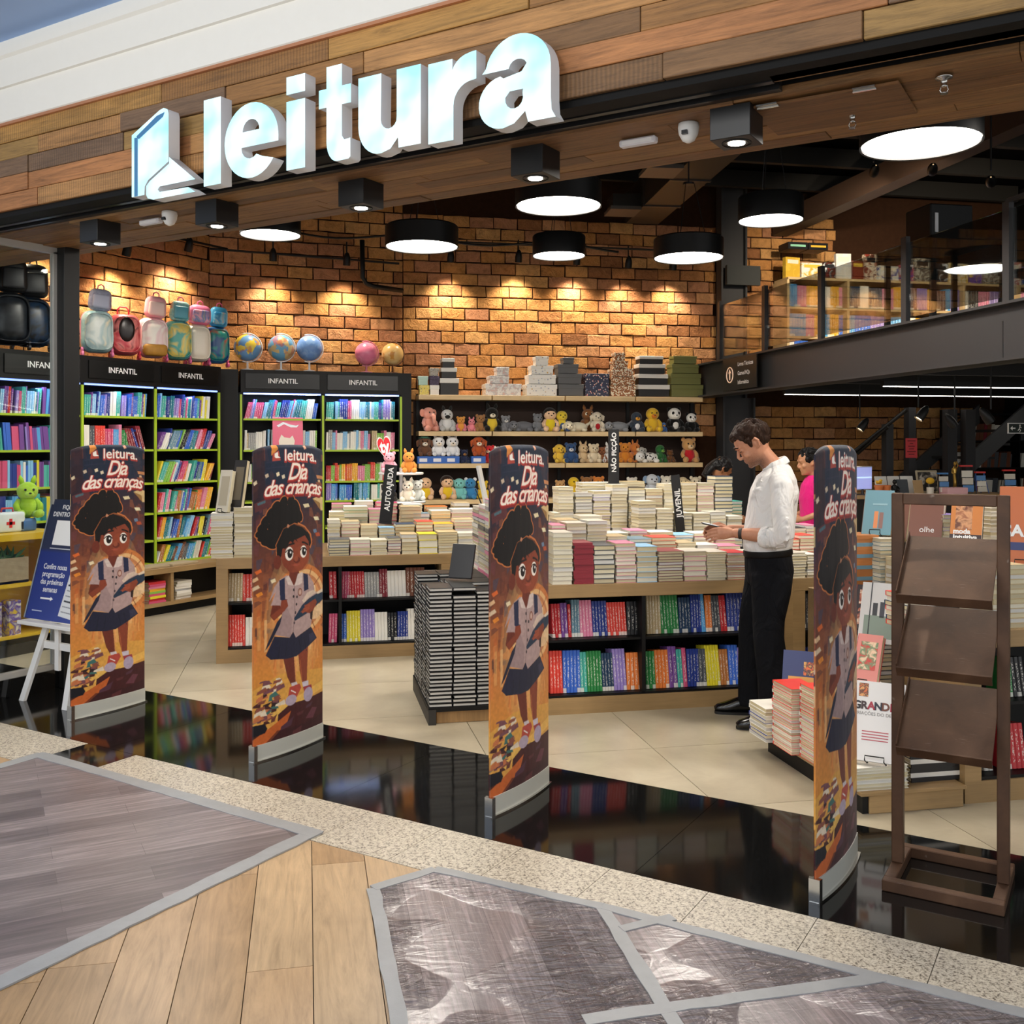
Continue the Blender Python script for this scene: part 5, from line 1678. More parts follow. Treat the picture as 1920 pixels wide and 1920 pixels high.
plush(922, 806, 46, 1, '#e3c23f', 'black and yellow plush bee with a striped body', head='#1b1a18', shirt='#e3c23f', limb='#1b1a18', ears='up', earc='#1b1a18', muz='#f0e6cf')
plush(948, 806, 30, 1, '#8b8c90', 'grey plush mouse right of the bee', ears='round', muz='#d9d6d2')
plush(982, 806, 36, 1, '#6e7076', 'big grey plush elephant lying on its side on the upper shelf', lying=True, ears='wide')
plush(1008, 806, 34, 1, '#7c7f84', 'grey plush rhino beside the dark-haired doll', ears='round', face=.3)
plush(1031, 806, 44, 1, '#f0c9a4', 'plush doll with black hair and yellow shirt on the upper shelf', shirt='#e8cf2e', ears='hair', earc='#141212')
plush(1053, 806, 40, 1, '#e5c93b', 'yellow plush figure with blue trousers', limb='#3a4f7d', belly='#3a4f7d', ears='none')
plush(1084, 806, 34, 1, '#e6dcc2', 'cream plush puppy lying on the upper shelf', lying=True, ears='long', hs=1.1)
plush(1102, 802, 44, 1, '#8a5a34', 'brown plush owl with big pale eyes behind the cream puppy', patch='#f2ecdc', voff=.2, ears='up')
plush(1119, 806, 38, 1, '#ded3bd', 'cream plush puppy holding a red heart', ears='long', belly='#b2222c')
plush(1160, 806, 36, 1, '#8e9196', 'grey plush dolphin lying long on the upper shelf', lying=True, ears='none', hs=.9)
plush(1193, 806, 38, 1, '#3c4654', 'dark grey and white plush penguin right of the dolphin', belly='#efefef', ears='none', muz='#e8a33a')
plush(1223, 806, 46, 1, '#e9bd36', 'yellow plush duck with a small blue bird at its feet', ears='none', muz='#d97f2a')
plush(1244, 806, 18, 1, '#4a72b0', 'tiny blue plush bird at the foot of the yellow duck', ears='none', muz='#e8a33a')
plush(1264, 806, 46, 1, '#f2f0ea', 'larger plush panda, left of the two pandas', limb='#121212', shirt='#121212', belly='#f2f0ea', patch='#121212', earc='#121212')
plush(1296, 806, 36, 1, '#f2f0ea', 'smaller plush panda at the right end of the upper shelf', limb='#121212', shirt='#121212', patch='#121212', earc='#121212')
# second row: puppies on blue boxes, then the jumble
for x, c, hc_, lab in ((796, '#6d4a36', '#4f7f6a', 'brown plush puppy with a green hat on a blue box'), (822, '#e9e9ea', None, 'white plush kitten on the second blue box'), (848, '#e2e3e6', None, 'white plush kitten on the third blue box'), (897, '#b4562c', None, 'orange brown plush puppy on the right-hand blue box')):
    u, z0 = pV(x, 868, VS + .04)
    b = MB().bbox((-.085, 0, 0), (.085, .12, .085), .003).build('toy_box', P_('#2f63b8', .35), None, frame(I(u, VS + .03, zsh[2]), UANG))
    tag(b, 'blue cardboard stand below the %s' % lab.split(' on ')[0] + (', second of the row' if x == 822 else ', third of the row' if x == 848 else ''), 'box', 'blue toy stands')
    bb = MB().box((-.06, -.002, .02), (.03, -.0005, .06)).build('label_print', P_('#e9e9f0', .4), b)
    t = plush(x, 857, 36, 2, c, lab, ears='long' if 'puppy' in lab else 'up', muz='#efe3d0', zb=zsh[2] + .085, hs=1.2, voff=.09)
    if hc_:
        o = MB().lathe([(.075, 0), (.078, .004), (.045, .012), (.04, .04), (.01, .048)], 16).build('hat', M_PLUSH, t, Matrix.Translation((0, 0, hgt(36, x, 857) * .93)), smooth=True)
        o.color = rgba(hc_)
ROW2 = [(870, 26, '#2b3350', 'round', '#a8793f', 'navy and tan plush puppy between the blue boxes'), (917, 34, '#d22f35', 'round', '#e7c9a8', 'red plush with pale face near the third banner'), (934, 32, '#f0ede6', 'round', '#1a1a1a', 'white and black plush beside the third banner'),
        (1048, 36, '#e8bf45', 'long', None, 'yellow plush puppy right of the third banner'), (1070, 38, '#33507c', 'round', '#e0e0e4', 'dark blue plush on the lower plush shelf'), (1093, 36, '#d9bd93', 'up', None, 'beige plush kangaroo on the lower plush shelf'), (1113, 36, '#e3d3b4', 'round', None, 'cream plush bear left of the brown one'), (1128, 30, '#8a5433', 'round', None, 'brown plush bear with a cream neighbour'), (1143, 34, '#dcdcda', 'up', None, 'pale grey plush rabbit on the lower plush shelf'),
        (1172, 38, '#d88a34', 'round', None, 'orange plush lion right of the hanging sign'), (1190, 38, '#c9783a', 'up', '#e9d3ae', 'orange plush fox on the lower plush shelf'), (1202, 30, '#b8b6b0', 'wide', None, 'light grey plush koala'), (1237, 34, '#2f6a35', 'none', '#79b04a', 'green plush crocodile behind the spotted dog'), (1256, 24, '#6b4526', 'round', None, 'small brown plush dog at the feet of the teddy')]
for x, hp, c, er, mz, lab in ROW2:
    plush(x, 868, hp, 2, c, lab, ears=er, muz=mz, face=rnd.uniform(-.5, .5), voff=.10 + rnd.uniform(0, .06))
_sp = pattern('dalmatian_print', '#f0eee8', ['#16140f', '#16140f', '#16140f'], 34, .36)
t = plush(1218, 868, 36, 2, '#f0eee8', 'white plush dog with black spots lying on the lower plush shelf', lying=True, ears='long', earc='#16140f')
for ch in t.children:
    if ch.name.startswith('body'):
        ch.data.materials[0] = _sp
t = plush(1291, 868, 46, 2, '#c99a63', 'brown teddy bear in a red shirt at the right end of the lower plush shelf', shirt='#c3272f', muz='#e6c79a', hs=1.05)
ROW3 = [(798, 42, '#f0c49a', 'none', None, '#e8c32e', 'bald plush doll in a yellow shirt on the bottom plush shelf'), (838, 44, '#f0c49a', 'hair', '#2b1a12', '#e8c32e', 'dark-haired plush doll in a yellow shirt on the bottom plush shelf'), (861, 40, '#7fc6c0', 'wide', None, None, 'turquoise plush behind the doll'), (882, 40, '#3f86b8', 'round', '#e8e8e8', None, 'blue plush with a white patterned head'), (905, 34, '#e8c32e', 'round', None, None, 'yellow plush beside the leaning books'),
        (1050, 34, '#c89a62', 'round', None, None, 'tan plush on the bottom shelf behind the tall piles'), (1075, 40, '#e8c12f', 'none', None, None, 'yellow plush duckling behind the tall piles'), (1100, 40, '#9c6a3c', 'round', None, None, 'brown plush behind the tall piles'), (1122, 40, '#d98436', 'round', None, None, 'orange plush lion cub behind the tall piles'), (1150, 38, '#efe9dc', 'long', None, None, 'white plush puppy behind the hanging sign'), (1185, 38, '#e8e2d4', 'round', None, None, 'cream plush behind the hanging sign'), (1222, 44, '#cdd3da', 'wide', '#7f98b4', None, 'pale blue grey plush elephant on the bottom shelf'), (1250, 40, '#ece5d3', 'round', None, None, 'cream plush sheep on the bottom shelf'), (1280, 38, '#dcc8a0', 'long', None, None, 'beige plush dog on the bottom shelf'), (1304, 38, '#e8dcc0', 'round', None, None, 'cream plush at the right end of the bottom shelf')]
for x, hp, c, er, ec, shirt, lab in ROW3:
    plush(x, 935, hp, 3, c, lab, ears=er, earc=ec, shirt=shirt, face=rnd.uniform(-.35, .35), voff=.08)

# round plush stand with the heart sign
cu, cz = pV(752, 890, 9.15)
ts_ = thing('plush_stand', 'white two-tier round plush stand with a red heart sign on top', 'display stand', frame(I(cu, 9.15, 0), UANG))
z1_, z2_ = pV(752, 887, 9.15)[1], pV(752, 940, 9.15)[1]
for zq, rr in ((z1_, .20), (z2_, .22), (.30, .25)):
    MB().lathe([(.015, -.012), (rr, -.012), (rr + .005, 0), (rr, .006), (.015, .006)], 28, cap=False).build('tier', M_WHITE, ts_, Matrix.Translation((0, 0, zq)), auto=True)
MB().tube([(0, 0, 0), (0, 0, z1_ + .05)], .015, 10).build('pole', M_WHITE, ts_)
def heart(n=28, s=.1):
    return [(s * 16 * math.sin(a) ** 3 / 16, s * (13 * math.cos(a) - 5 * math.cos(2 * a) - 2 * math.cos(3 * a) - math.cos(4 * a)) / 15) for a in (2 * math.pi * i / n for i in range(n))]
Mh = Matrix.Translation((-.155, -.06, pV(727, 838, 9.1)[1])) @ Matrix.Rotation(R(-10), 4, 'Y') @ Matrix.Rotation(R(90), 4, 'X') @ Matrix.Diagonal((.72, 1.35, 1, 1))
hs_ = MB().prism(heart(s=.088), 0, .008).build('heart_rim', M_WHITE, ts_, Mh)
hp_ = MB().prism(heart(s=.078), 0, .012).build('heart_sign', P_('#d3202b', .4), ts_, Mh)
me_ = text_mesh('ty', .14, bold=.006)
me_.materials.clear(); me_.materials.append(M_WHITE)
link('heart_lettering', me_, ts_, Mh @ Matrix.Translation((0, -.035, .0135)) @ Matrix.Diagonal((1, .8, 1, 1)))
for i, (dx, dy, zq, c, er, lab) in enumerate(((.06, -.08, z1_, '#d98f3e', 'up', 'orange plush corgi on the upper tier of the heart stand'), (-.11, -.05, z1_, '#e7a6b4', 'round', 'pink plush on the upper tier of the heart stand'), (-.12, -.08, z2_, '#3a3530', 'long', 'black and white plush dog on the lower tier of the heart stand'), (.05, -.12, z2_, '#e9e1cd', 'up', 'cream plush rabbit on the lower tier of the heart stand'), (.14, -.02, z2_, '#dfe3dc', 'round', 'white plush on the lower tier of the heart stand'))):
    plush(0, 0, 0, 0, c, lab, ears=er, M=frame(I(cu, 9.15), UANG) @ Matrix.Translation((dx, dy, zq + .006)) @ Matrix.Rotation(rnd.uniform(-.5, .5), 4, 'Z'), hm=.19)
# ------------------------------------------------------------------ printed artwork, painted into a colour grid
class Canvas:
    def __init__(s, w, h, ss=2):
        s.w, s.h, s.ss = w, h, ss
        s.W, s.H = w * ss, h * ss
        s.a = np.zeros((s.H, s.W, 3))
    def vgrad(s, stops):
        ts = [p for p, _ in stops]
        cs = np.array([lin(c) for _, c in stops])
        y = (np.arange(s.H) + .5) / s.H
        for k in range(3):
            s.a[:, :, k] = np.interp(y, ts, cs[:, k])[:, None]
    def poly(s, pts, col, alpha=1.0):
        p = np.array([(x * s.W, y * s.H) for x, y in pts])
        x0, x1 = int(max(0, math.floor(p[:, 0].min()))), int(min(s.W, math.ceil(p[:, 0].max()) + 1))
        y0, y1 = int(max(0, math.floor(p[:, 1].min()))), int(min(s.H, math.ceil(p[:, 1].max()) + 1))
        if x1 <= x0 or y1 <= y0:
            return
        X, Y = np.meshgrid(np.arange(x0, x1) + .5, np.arange(y0, y1) + .5)
        ins = np.zeros(X.shape, bool)
        n = len(p)
        for i in range(n):
            (ax, ay), (bx, by) = p[i], p[(i + 1) % n]
            if ay == by:
                continue
            c = ((ay > Y) != (by > Y)) & (X < (bx - ax) * (Y - ay) / (by - ay) + ax)
            ins ^= c
        sub = s.a[y0:y1, x0:x1]
        sub[ins] = sub[ins] * (1 - alpha) + np.array(lin(col)) * alpha
    def ell(s, cx, cy, rx, ry, col, alpha=1.0, rot=0.0, n=28):
        c, q = math.cos(rot), math.sin(rot)
        asp = s.H / s.W
        pts = []
        for i in range(n):
            a = 2 * math.pi * i / n
            x, y = rx * math.cos(a), ry * asp * math.sin(a)
            pts.append((cx + x * c - y * q, cy + (x * q + y * c) / asp))
        s.poly(pts, col, alpha)
    def line(s, pts, w, col, alpha=1.0):
        asp = s.H / s.W
        for (x0, y0), (x1, y1) in zip(pts, pts[1:]):
            dx, dy = x1 - x0, (y1 - y0) * asp
            L = math.hypot(dx, dy) or 1
            nx, ny = -dy / L * w / 2, dx / L * w / 2 / asp
            s.poly([(x0 + nx, y0 + ny), (x1 + nx, y1 + ny), (x1 - nx, y1 - ny), (x0 - nx, y0 - ny)], col, alpha)
    def text(s, txt, cx, y, size, col, bold=0.0, shear=0.0, xs=1.0, spacing=1.0):
        """size as a share of the canvas width; y is the baseline"""
        me = text_mesh(txt, 1.0, bold=bold, shear=shear, spacing=spacing)
        asp = s.H / s.W
        for p in me.polygons:
            s.poly([(cx + me.vertices[i].co.x * size * xs, y - me.vertices[i].co.y * size / asp) for i in p.vertices], col)
        bpy.data.meshes.remove(me)
    def blur_noise(s, amt, seed=1, cell=6):
        r = np.random.RandomState(seed)
        n = r.rand(s.H // cell + 2, s.W // cell + 2)
        yy, xx = np.arange(s.H) / cell, np.arange(s.W) / cell
        y0, x0 = yy.astype(int), xx.astype(int)
        fy, fx = (yy - y0)[:, None], (xx - x0)[None, :]
        v = n[y0][:, x0] * (1 - fy) * (1 - fx) + n[y0 + 1][:, x0] * fy * (1 - fx) + n[y0][:, x0 + 1] * (1 - fy) * fx + n[y0 + 1][:, x0 + 1] * fy * fx
        s.a *= (1 + (v - .5) * amt)[:, :, None]
    def result(s):
        return s.a.reshape(s.h, s.ss, s.w, s.ss, 3).mean(axis=(1, 3))

def banner_art():
    c = Canvas(170, 540)
    A = lambda x, y: ((x - 118) / 830, (820 + .15625 * y - 829) / 547)
    B = lambda x, y: ((x - 85) / 735, (1100 + .1719 * y - 829) / 547)
    c.vgrad([(0, '#1d2436'), (.2, '#2a2536'), (.26, '#4a2a2c'), (.42, '#74402e'), (.52, '#b06536'), (.66, '#cf7f3f'), (.78, '#d98d3d'), (.86, '#cf8a35'), (.93, '#5a2a1c'), (1, '#3a1a18')])
    r = random.Random(2)
    # shelves on both sides
    for i in range(150):
        x = r.choice((r.uniform(-.02, .25), r.uniform(.72, 1.0), r.uniform(0, 1)))
        y = r.uniform(.0, .62)
        dark = r.choice(('#4b2523', '#5d2f27', '#33242f', '#7a4130', '#8d4d2f', '#2d3348', '#6b3a3f', '#93573b', '#35455a'))
        c.poly([(x, y), (x + r.uniform(.03, .10), y), (x + r.uniform(.03, .10), y + r.uniform(.008, .05)), (x, y + r.uniform(.01, .05))], dark, .55)
    c.poly([(.14, .0), (.95, .0), (.97, .185), (.16, .185)], '#17263d', .85)
    c.poly([(0, 0), (.13, 0), (.15, .2), (0, .2)], '#2e1c26', .8)
    for y in (.055, .075, .135):
        c.line([(.16, y), (.96, y + .003)], .008, '#2c2f47', .8)
    for x in (.22, .44, .7, .9):
        c.line([(x, 0), (x, .17)], .006, '#202a42', .7)
    # warm light from the back
    for k in range(7):
        c.ell(.55, .60, .42 - .05 * k, .26 - .03 * k, '#ffd28a', .10)
    for i in range(26):
        x = r.uniform(0, 1)
        y = r.uniform(.5, .76)
        c.line([(x, y), (x + r.uniform(-.02, .02), y + r.uniform(.03, .12))], r.uniform(.01, .05), r.choice(('#f0b36a', '#e0813f', '#c25d2c', '#f6cf8f', '#a84a26')), .45)
    for rr, col in ((.44, '#d9803c'), (.38, '#f1c98c'), (.33, '#b8643a'), (.29, '#e2a062')):
        c.ell(.66, .545, rr, rr * .62 * 170 / 540 * 1.5, col, .75)
    for i in range(6):
        a = R(-70 + i * 26)
        c.line([(.66, .545), (.66 + .40 * math.cos(a), .545 + .12 * math.sin(a))], .014, '#8a4a2c', .8)
    for x0, y0 in ((.82, .50), (.90, .53), (.93, .57), (.72, .475)):
        c.poly([(x0 - .05, y0 - .012), (x0 + .045, y0 - .004), (x0 + .05, y0 + .024), (x0 - .045, y0 + .016)], '#f3dcae', .8)
    # ground: yellow path, rubble, dark shadow
    c.poly([B(85, 1000), B(330, 900), B(820, 960), B(820, 1250), B(400, 1420), B(85, 1500)], '#e0a44a')
    c.poly([B(200, 1260), B(500, 1200), B(815, 1100), B(815, 1190), B(480, 1290), B(160, 1420)], '#f0bd5c')
    for i in range(70):
        x, y = r.uniform(0, .38), r.uniform(.785, .93)
        if x > .38 - (y - .78) * .9:
            continue
        c.poly([(x, y), (x + r.uniform(.03, .12), y - r.uniform(0, .012)), (x + r.uniform(.03, .13), y + r.uniform(.004, .014)), (x - .01, y + r.uniform(.004, .016))], r.choice(('#4a2320', '#6d3a33', '#2e1a1e', '#e6d6bd', '#8d5040', '#3f6f68', '#c9764a', '#7a4a52')))
    c.poly([B(310, 1330), B(430, 1250), B(600, 1260), B(820, 1230), B(820, 1700), B(100, 1800), B(85, 1620), B(300, 1480)], '#45181a')
    c.poly([B(85, 1530), B(440, 1330), B(400, 1440), B(120, 1700), B(85, 1710)], '#c8642a')
    c.poly([B(85, 1380), B(190, 1390), B(210, 1450), B(190, 1490), B(85, 1500)], '#15141d')
    c.poly([B(85, 1700), B(300, 1500), B(560, 1520), B(820, 1480), B(820, 1900), B(85, 1900)], '#3a1519', .75)
    for q in (((340, 1470), (470, 1400), (440, 1490), (330, 1510)), ((610, 1330), (690, 1300), (660, 1350), (600, 1360)), ((600, 1470), (680, 1370), (740, 1390), (690, 1490)), ((500, 1380), (580, 1370), (570, 1400), (510, 1410)), ((460, 1560), (560, 1530), (540, 1600), (450, 1610))):
        c.poly([B(*p) for p in q], r.choice(('#6a3742', '#53303f', '#2e2b45', '#5b2a2d')))
    # flying pages
    for q, col in (((710, 800), '#e8d9b0'), ((850, 950), '#e9dfb9'), ((320, 1660), '#ead9b2'), ((170, 1510), '#d8672c'), ((180, 1780), '#e0882f'), ((870, 1150), '#b5502c'), ((140, 1690), '#d9c1a0'), ((830, 1110), '#6c84a0'), ((900, 1230), '#2b3a55'), ((140, 1590), '#e3b98c'), ((370, 405), '#e8d6b4'), ((255, 405), '#c9b59c'), ((430, 440), '#d9cbb0'), ((140, 450), '#e0cfae'), ((890, 480), '#d9b58c'), ((690, 90), '#d9a184')):
        x, y = q
        w = r.uniform(26, 48) if y > 500 else 20
        c.poly([A(x - w, y - 14), A(x + w * .6, y - 26), A(x + w, y + 14), A(x - w * .5, y + 28)], col)
    c.poly([A(795, 715), A(900, 660), A(950, 660), A(950, 825), A(915, 838)], '#d9bd86')
    c.poly([A(795, 715), A(905, 745), A(915, 838)], '#9c7440')
    c.poly([A(848, 410), A(950, 390), A(950, 430), A(860, 450)], '#c98a5a')
    c.poly([A(840, 500), A(920, 480), A(940, 515), A(860, 530)], '#8a4a34')
    c.poly([A(130, 690), A(300, 670), A(300, 780), A(140, 800)], '#5c3034')
    c.poly([A(160, 700), A(240, 690), A(240, 720), A(165, 730)], '#4d6a74')
    c.poly([A(305, 60), A(365, 55), A(372, 110), A(300, 180)], '#d98a3e')
    # girl: rim light, hair, face
    rim = '#c9763f'
    def hair(col, g):
        pts = []
        base = [(340, 1260), (245, 1250), (300, 1215), (205, 1190), (265, 1170), (180, 1120), (230, 1090), (130, 1060), (200, 1035), (160, 975), (225, 975), (195, 895), (255, 915), (240, 830), (310, 850), (310, 740), (395, 790), (405, 690), (480, 770), (530, 680), (560, 770), (590, 730), (630, 860), (650, 900), (640, 960), (670, 985), (640, 1010), (720, 1080), (780, 1170), (770, 1290), (740, 1280), (700, 1180), (560, 1240), (430, 1290), (400, 1400), (360, 1400)]
        for x, y in base:
            dx, dy = x - 470, y - 1020
            L = math.hypot(dx, dy)
            pts.append(A(x + dx / L * g, y + dy / L * g))
        c.poly(pts, col)
    lobes = [(300, 1235, 60, 30, .4), (255, 1190, 62, 34, .3), (225, 1130, 66, 36, .15), (205, 1065, 66, 38, 0), (220, 1000, 62, 40, -.2), (250, 930, 60, 42, -.5), (300, 860, 62, 44, -.8), (350, 800, 62, 46, -1.0), (430, 765, 70, 46, -1.25), (520, 765, 78, 44, -1.6), (580, 830, 84, 44, -1.9), (610, 910, 70, 40, -2.1)]
    for g, col in ((9, rim), (0, '#0d0a0c')):
        for x, y, a, b, ro in lobes:
            c.ell(*A(x, y), (a + g) / 830, (b + g) / 830 / (540 / 170), col, 1, ro)
        c.poly([A(x, y) for x, y in ((300, 1250), (250, 1100), (300, 880), (450, 770), (600, 830), (650, 960), (620, 1020), (560, 1060), (430, 1280))], col)
    c.poly([A(x, y) for x, y in ((355, 1400), (345, 1240), (430, 1060), (560, 1005), (690, 1050), (775, 1150), (790, 1260), (765, 1330), (735, 1280), (700, 1180), (560, 1240), (430, 1290), (400, 1400))], rim)
    c.poly([A(x, y) for x, y in ((360, 1400), (352, 1240), (432, 1062), (560, 1012), (680, 1058), (760, 1150), (776, 1260), (757, 1310), (735, 1280), (700, 1180), (560, 1240), (430, 1290), (400, 1400))], '#0d0a0c')
    for a in (((470, 1040), (480, 1010), (505, 1035), (480, 1060)),):
        c.poly([A(*p) for p in a], '#c98a68')
    c.line([A(600, 1010), A(690, 1060), A(760, 1150), A(785, 1230)], .018, rim)
    c.line([A(560, 1020), A(660, 1060), A(720, 1120)], .010, '#7a4228')
    sk, sk2 = '#8a3f28', '#6f2f20'
    c.ell(*A(365, 1450), .05, .024, sk2)
    c.poly([A(505, 1560), A(610, 1560), A(625, 1680), A(550, 1760), A(490, 1660)], sk2)
    c.poly([A(405, 1330), A(430, 1240), A(600, 1200), A(690, 1165), A(740, 1240), A(750, 1400), A(725, 1500), A(660, 1580), A(580, 1608), A(500, 1590), A(430, 1500), A(408, 1420)], sk)
    c.ell(*A(640, 1440), .13, .045, '#9c4a2c', .55)
    c.ell(*A(480, 1500), .09, .03, '#7a3524', .5)
    c.poly([A(400, 1260), A(440, 1180), A(560, 1160), A(600, 1240), A(560, 1200), A(540, 1250), A(510, 1215), A(470, 1280), A(420, 1300), A(405, 1390)], '#0d0a0c')
    for cx, cy, k in ((497, 1368, 1.0), (672, 1362, .9)):
        c.ell(*A(cx, cy), .057 * k, .0225 * k * 1.05, '#f4ece2')
        c.ell(*A(cx + 8, cy - 2), .036 * k, .0165 * k, '#1a0d0a')
        c.ell(*A(cx + 16, cy - 14), .010, .0042, '#ffffff')
        c.line([A(cx - 48 * k, cy - 16), A(cx - 20, cy - 46), A(cx + 25, cy - 44), A(cx + 48 * k, cy - 10)], .012, '#1a0c0b')
    c.line([A(440, 1300), A(490, 1262), A(560, 1250)], .020, '#160b0b')
    c.line([A(650, 1245), A(690, 1255), A(735, 1285)], .020, '#160b0b')
    c.ell(*A(588, 1455), .05, .011, '#6a2a1d')
    c.ell(*A(580, 1440), .03, .009, '#a3553a', .8)
    c.poly([A(530, 1508), A(585, 1500), A(635, 1506), A(590, 1530), A(555, 1524)], '#a84f3c')
    # shirt, straps, book, arms
    sh, shd = '#b59a97', '#937a7c'
    c.poly([A(275, 1900), A(330, 1740), A(390, 1660), A(470, 1620), A(550, 1760), A(640, 1620), A(740, 1650), A(810, 1760), A(830, 1900), B(740, 60), B(690, 300), B(660, 460), B(490, 545), B(460, 470), B(425, 530), B(280, 465), B(330, 330), B(370, 180), B(240, 140), B(290, 0)], sh)
    c.poly([B(330, 330), B(380, 150), B(450, 330), B(440, 500), B(425, 530), B(280, 465)], shd, .55)
    c.poly([A(455, 1650), A(490, 1625), A(550, 1760), A(485, 1740)], '#d9c7c0')
    c.poly([A(600, 1625), A(660, 1610), A(655, 1740), A(620, 1760), A(560, 1765)], '#d9c7c0')
    c.poly([A(505, 1600), A(610, 1600), A(555, 1755)], sk2)
    c.poly([A(385, 1670), A(445, 1645), A(450, 1900), B(405, 110), B(370, 130), A(395, 1900)], '#232948')
    c.poly([A(668, 1625), A(730, 1650), A(740, 1830), A(680, 1850)], '#232948')
    c.ell(*A(628, 1850), .032, .014, '#8a4f3c')
    c.ell(*A(628, 1850), .022, .0095, '#c9a89a')
    for q in ((A(552, 1810)), (A(548, 1890)), (B(503, 100)), (B(497, 180)), (B(485, 270)), (B(473, 380))):
        c.ell(*q, .012, .005, '#241c24')
    c.line([A(560, 1765), B(480, 270), B(462, 470)], .006, '#7d6468')
    c.poly([B(255, 140), B(330, 160), B(350, 250), B(270, 310), B(235, 250)], sk2)
    c.poly([B(240, 250), B(330, 190), B(340, 110), B(395, 110), B(410, 180), B(370, 230), B(270, 300)], sk)
    c.poly([B(300, 330), B(350, 270), B(330, 360), B(230, 560), B(190, 610), B(210, 540)], '#1b2036')
    c.poly([B(470, 330), B(560, 200), B(640, 140), B(745, 90), B(840, 40), B(840, 150), B(760, 210), B(650, 290), B(480, 360)], '#1d3148')
    c.poly([B(560, 150), B(620, 70), B(690, 50), B(735, 80), B(640, 130), B(580, 180)], '#d9c3b2')
    c.poly([B(740, 80), B(800, 40), B(842, 35), B(842, 60), B(750, 100)], '#e6d3bc')
    c.poly([B(760, 230), B(842, 130), B(842, 300), B(730, 380), B(670, 380), B(690, 260)], '#e9c79a', .85)
    c.poly([B(540, 280), B(620, 200), B(660, 180), B(720, 150), B(740, 190), B(690, 290), B(650, 310), B(590, 280)], sk)
    for k in range(3):
        c.line([B(560 + 14 * k, 285 - 34 * k), B(650, 250 - 20 * k)], .02, '#a14e33')
    c.poly([B(655, 300), B(690, 280), B(680, 390), B(655, 370)], '#2a1518')
    # skirt, legs, shoes
    c.poly([B(360, 740), B(470, 740), B(480, 900), B(490, 1040), B(440, 1050), B(400, 950)], sk2)
    c.poly([B(515, 720), B(630, 660), B(620, 900), B(615, 1060), B(560, 1060), B(535, 930)], sk)
    c.line([B(480, 760), B(492, 1040)], .012, '#e0975a')
    c.line([B(535, 800), B(560, 1050)], .010, '#b5623a')
    c.poly([B(275, 480), B(425, 530), B(462, 470), B(490, 545), B(665, 460), B(740, 600), B(640, 670), B(500, 750), B(400, 755), B(240, 720), B(195, 660)], '#1e2038')
    c.poly([B(640, 540), B(690, 530), B(725, 600), B(650, 640)], '#3a3a55', .7)
    for x in (330, 400, 520, 580):
        c.line([B(x, 560), B(x - 20 + (x > 450) * 50, 720)], .008, '#14162a')
    c.poly([B(440, 1030), B(500, 1030), B(510, 1070), B(450, 1080)], '#d9cdd0')
    c.poly([B(560, 1055), B(635, 1055), B(635, 1110), B(570, 1110)], '#cfc6d4')
    c.poly([B(425, 1070), B(530, 1060), B(550, 1110), B(500, 1200), B(400, 1210)], '#b8483c')
    c.ell(*B(440, 1215), .08, .018, '#b9a7b8')
    c.poly([B(570, 1110), B(670, 1110), B(680, 1180), B(590, 1190)], '#a33a44')
    c.ell(*B(632, 1210), .075, .025, '#b3a3bb')
    c.line([B(440, 1110), B(490, 1150)], .012, '#f0e2dc')
    c.blur_noise(.22, 3, 7)
    # lettering
    yb = (820 + .15625 * 236 - 829) / 547
    for col, bo, dy in (('#b5382f', .055, .004), ('#fbf4ea', .012, 0)):
        c.text('leitura.', .635, yb + .004 + dy, .178, col, bold=bo)
    c.poly([A(315, 155), A(380, 125), A(400, 245), A(310, 245)], '#b0463a')
    c.poly([A(335, 160), A(370, 140), A(372, 190), A(398, 212), A(350, 212), A(335, 200)], '#fbf4ea')
    for txt, cx, zy, size in (('Dia', .575, 478, .26), ('das crianças', .535, 650, .235)):
        y = (820 + .15625 * zy - 829) / 547
        for col, bo, dy in (('#8c1f22', .07, .006), ('#c8443a', .045, .001), ('#fbeee0', .010, 0)):
            c.text(txt, cx, y + dy, size, col, bold=bo, shear=.36, xs=.88, spacing=.86)
    return c.result()

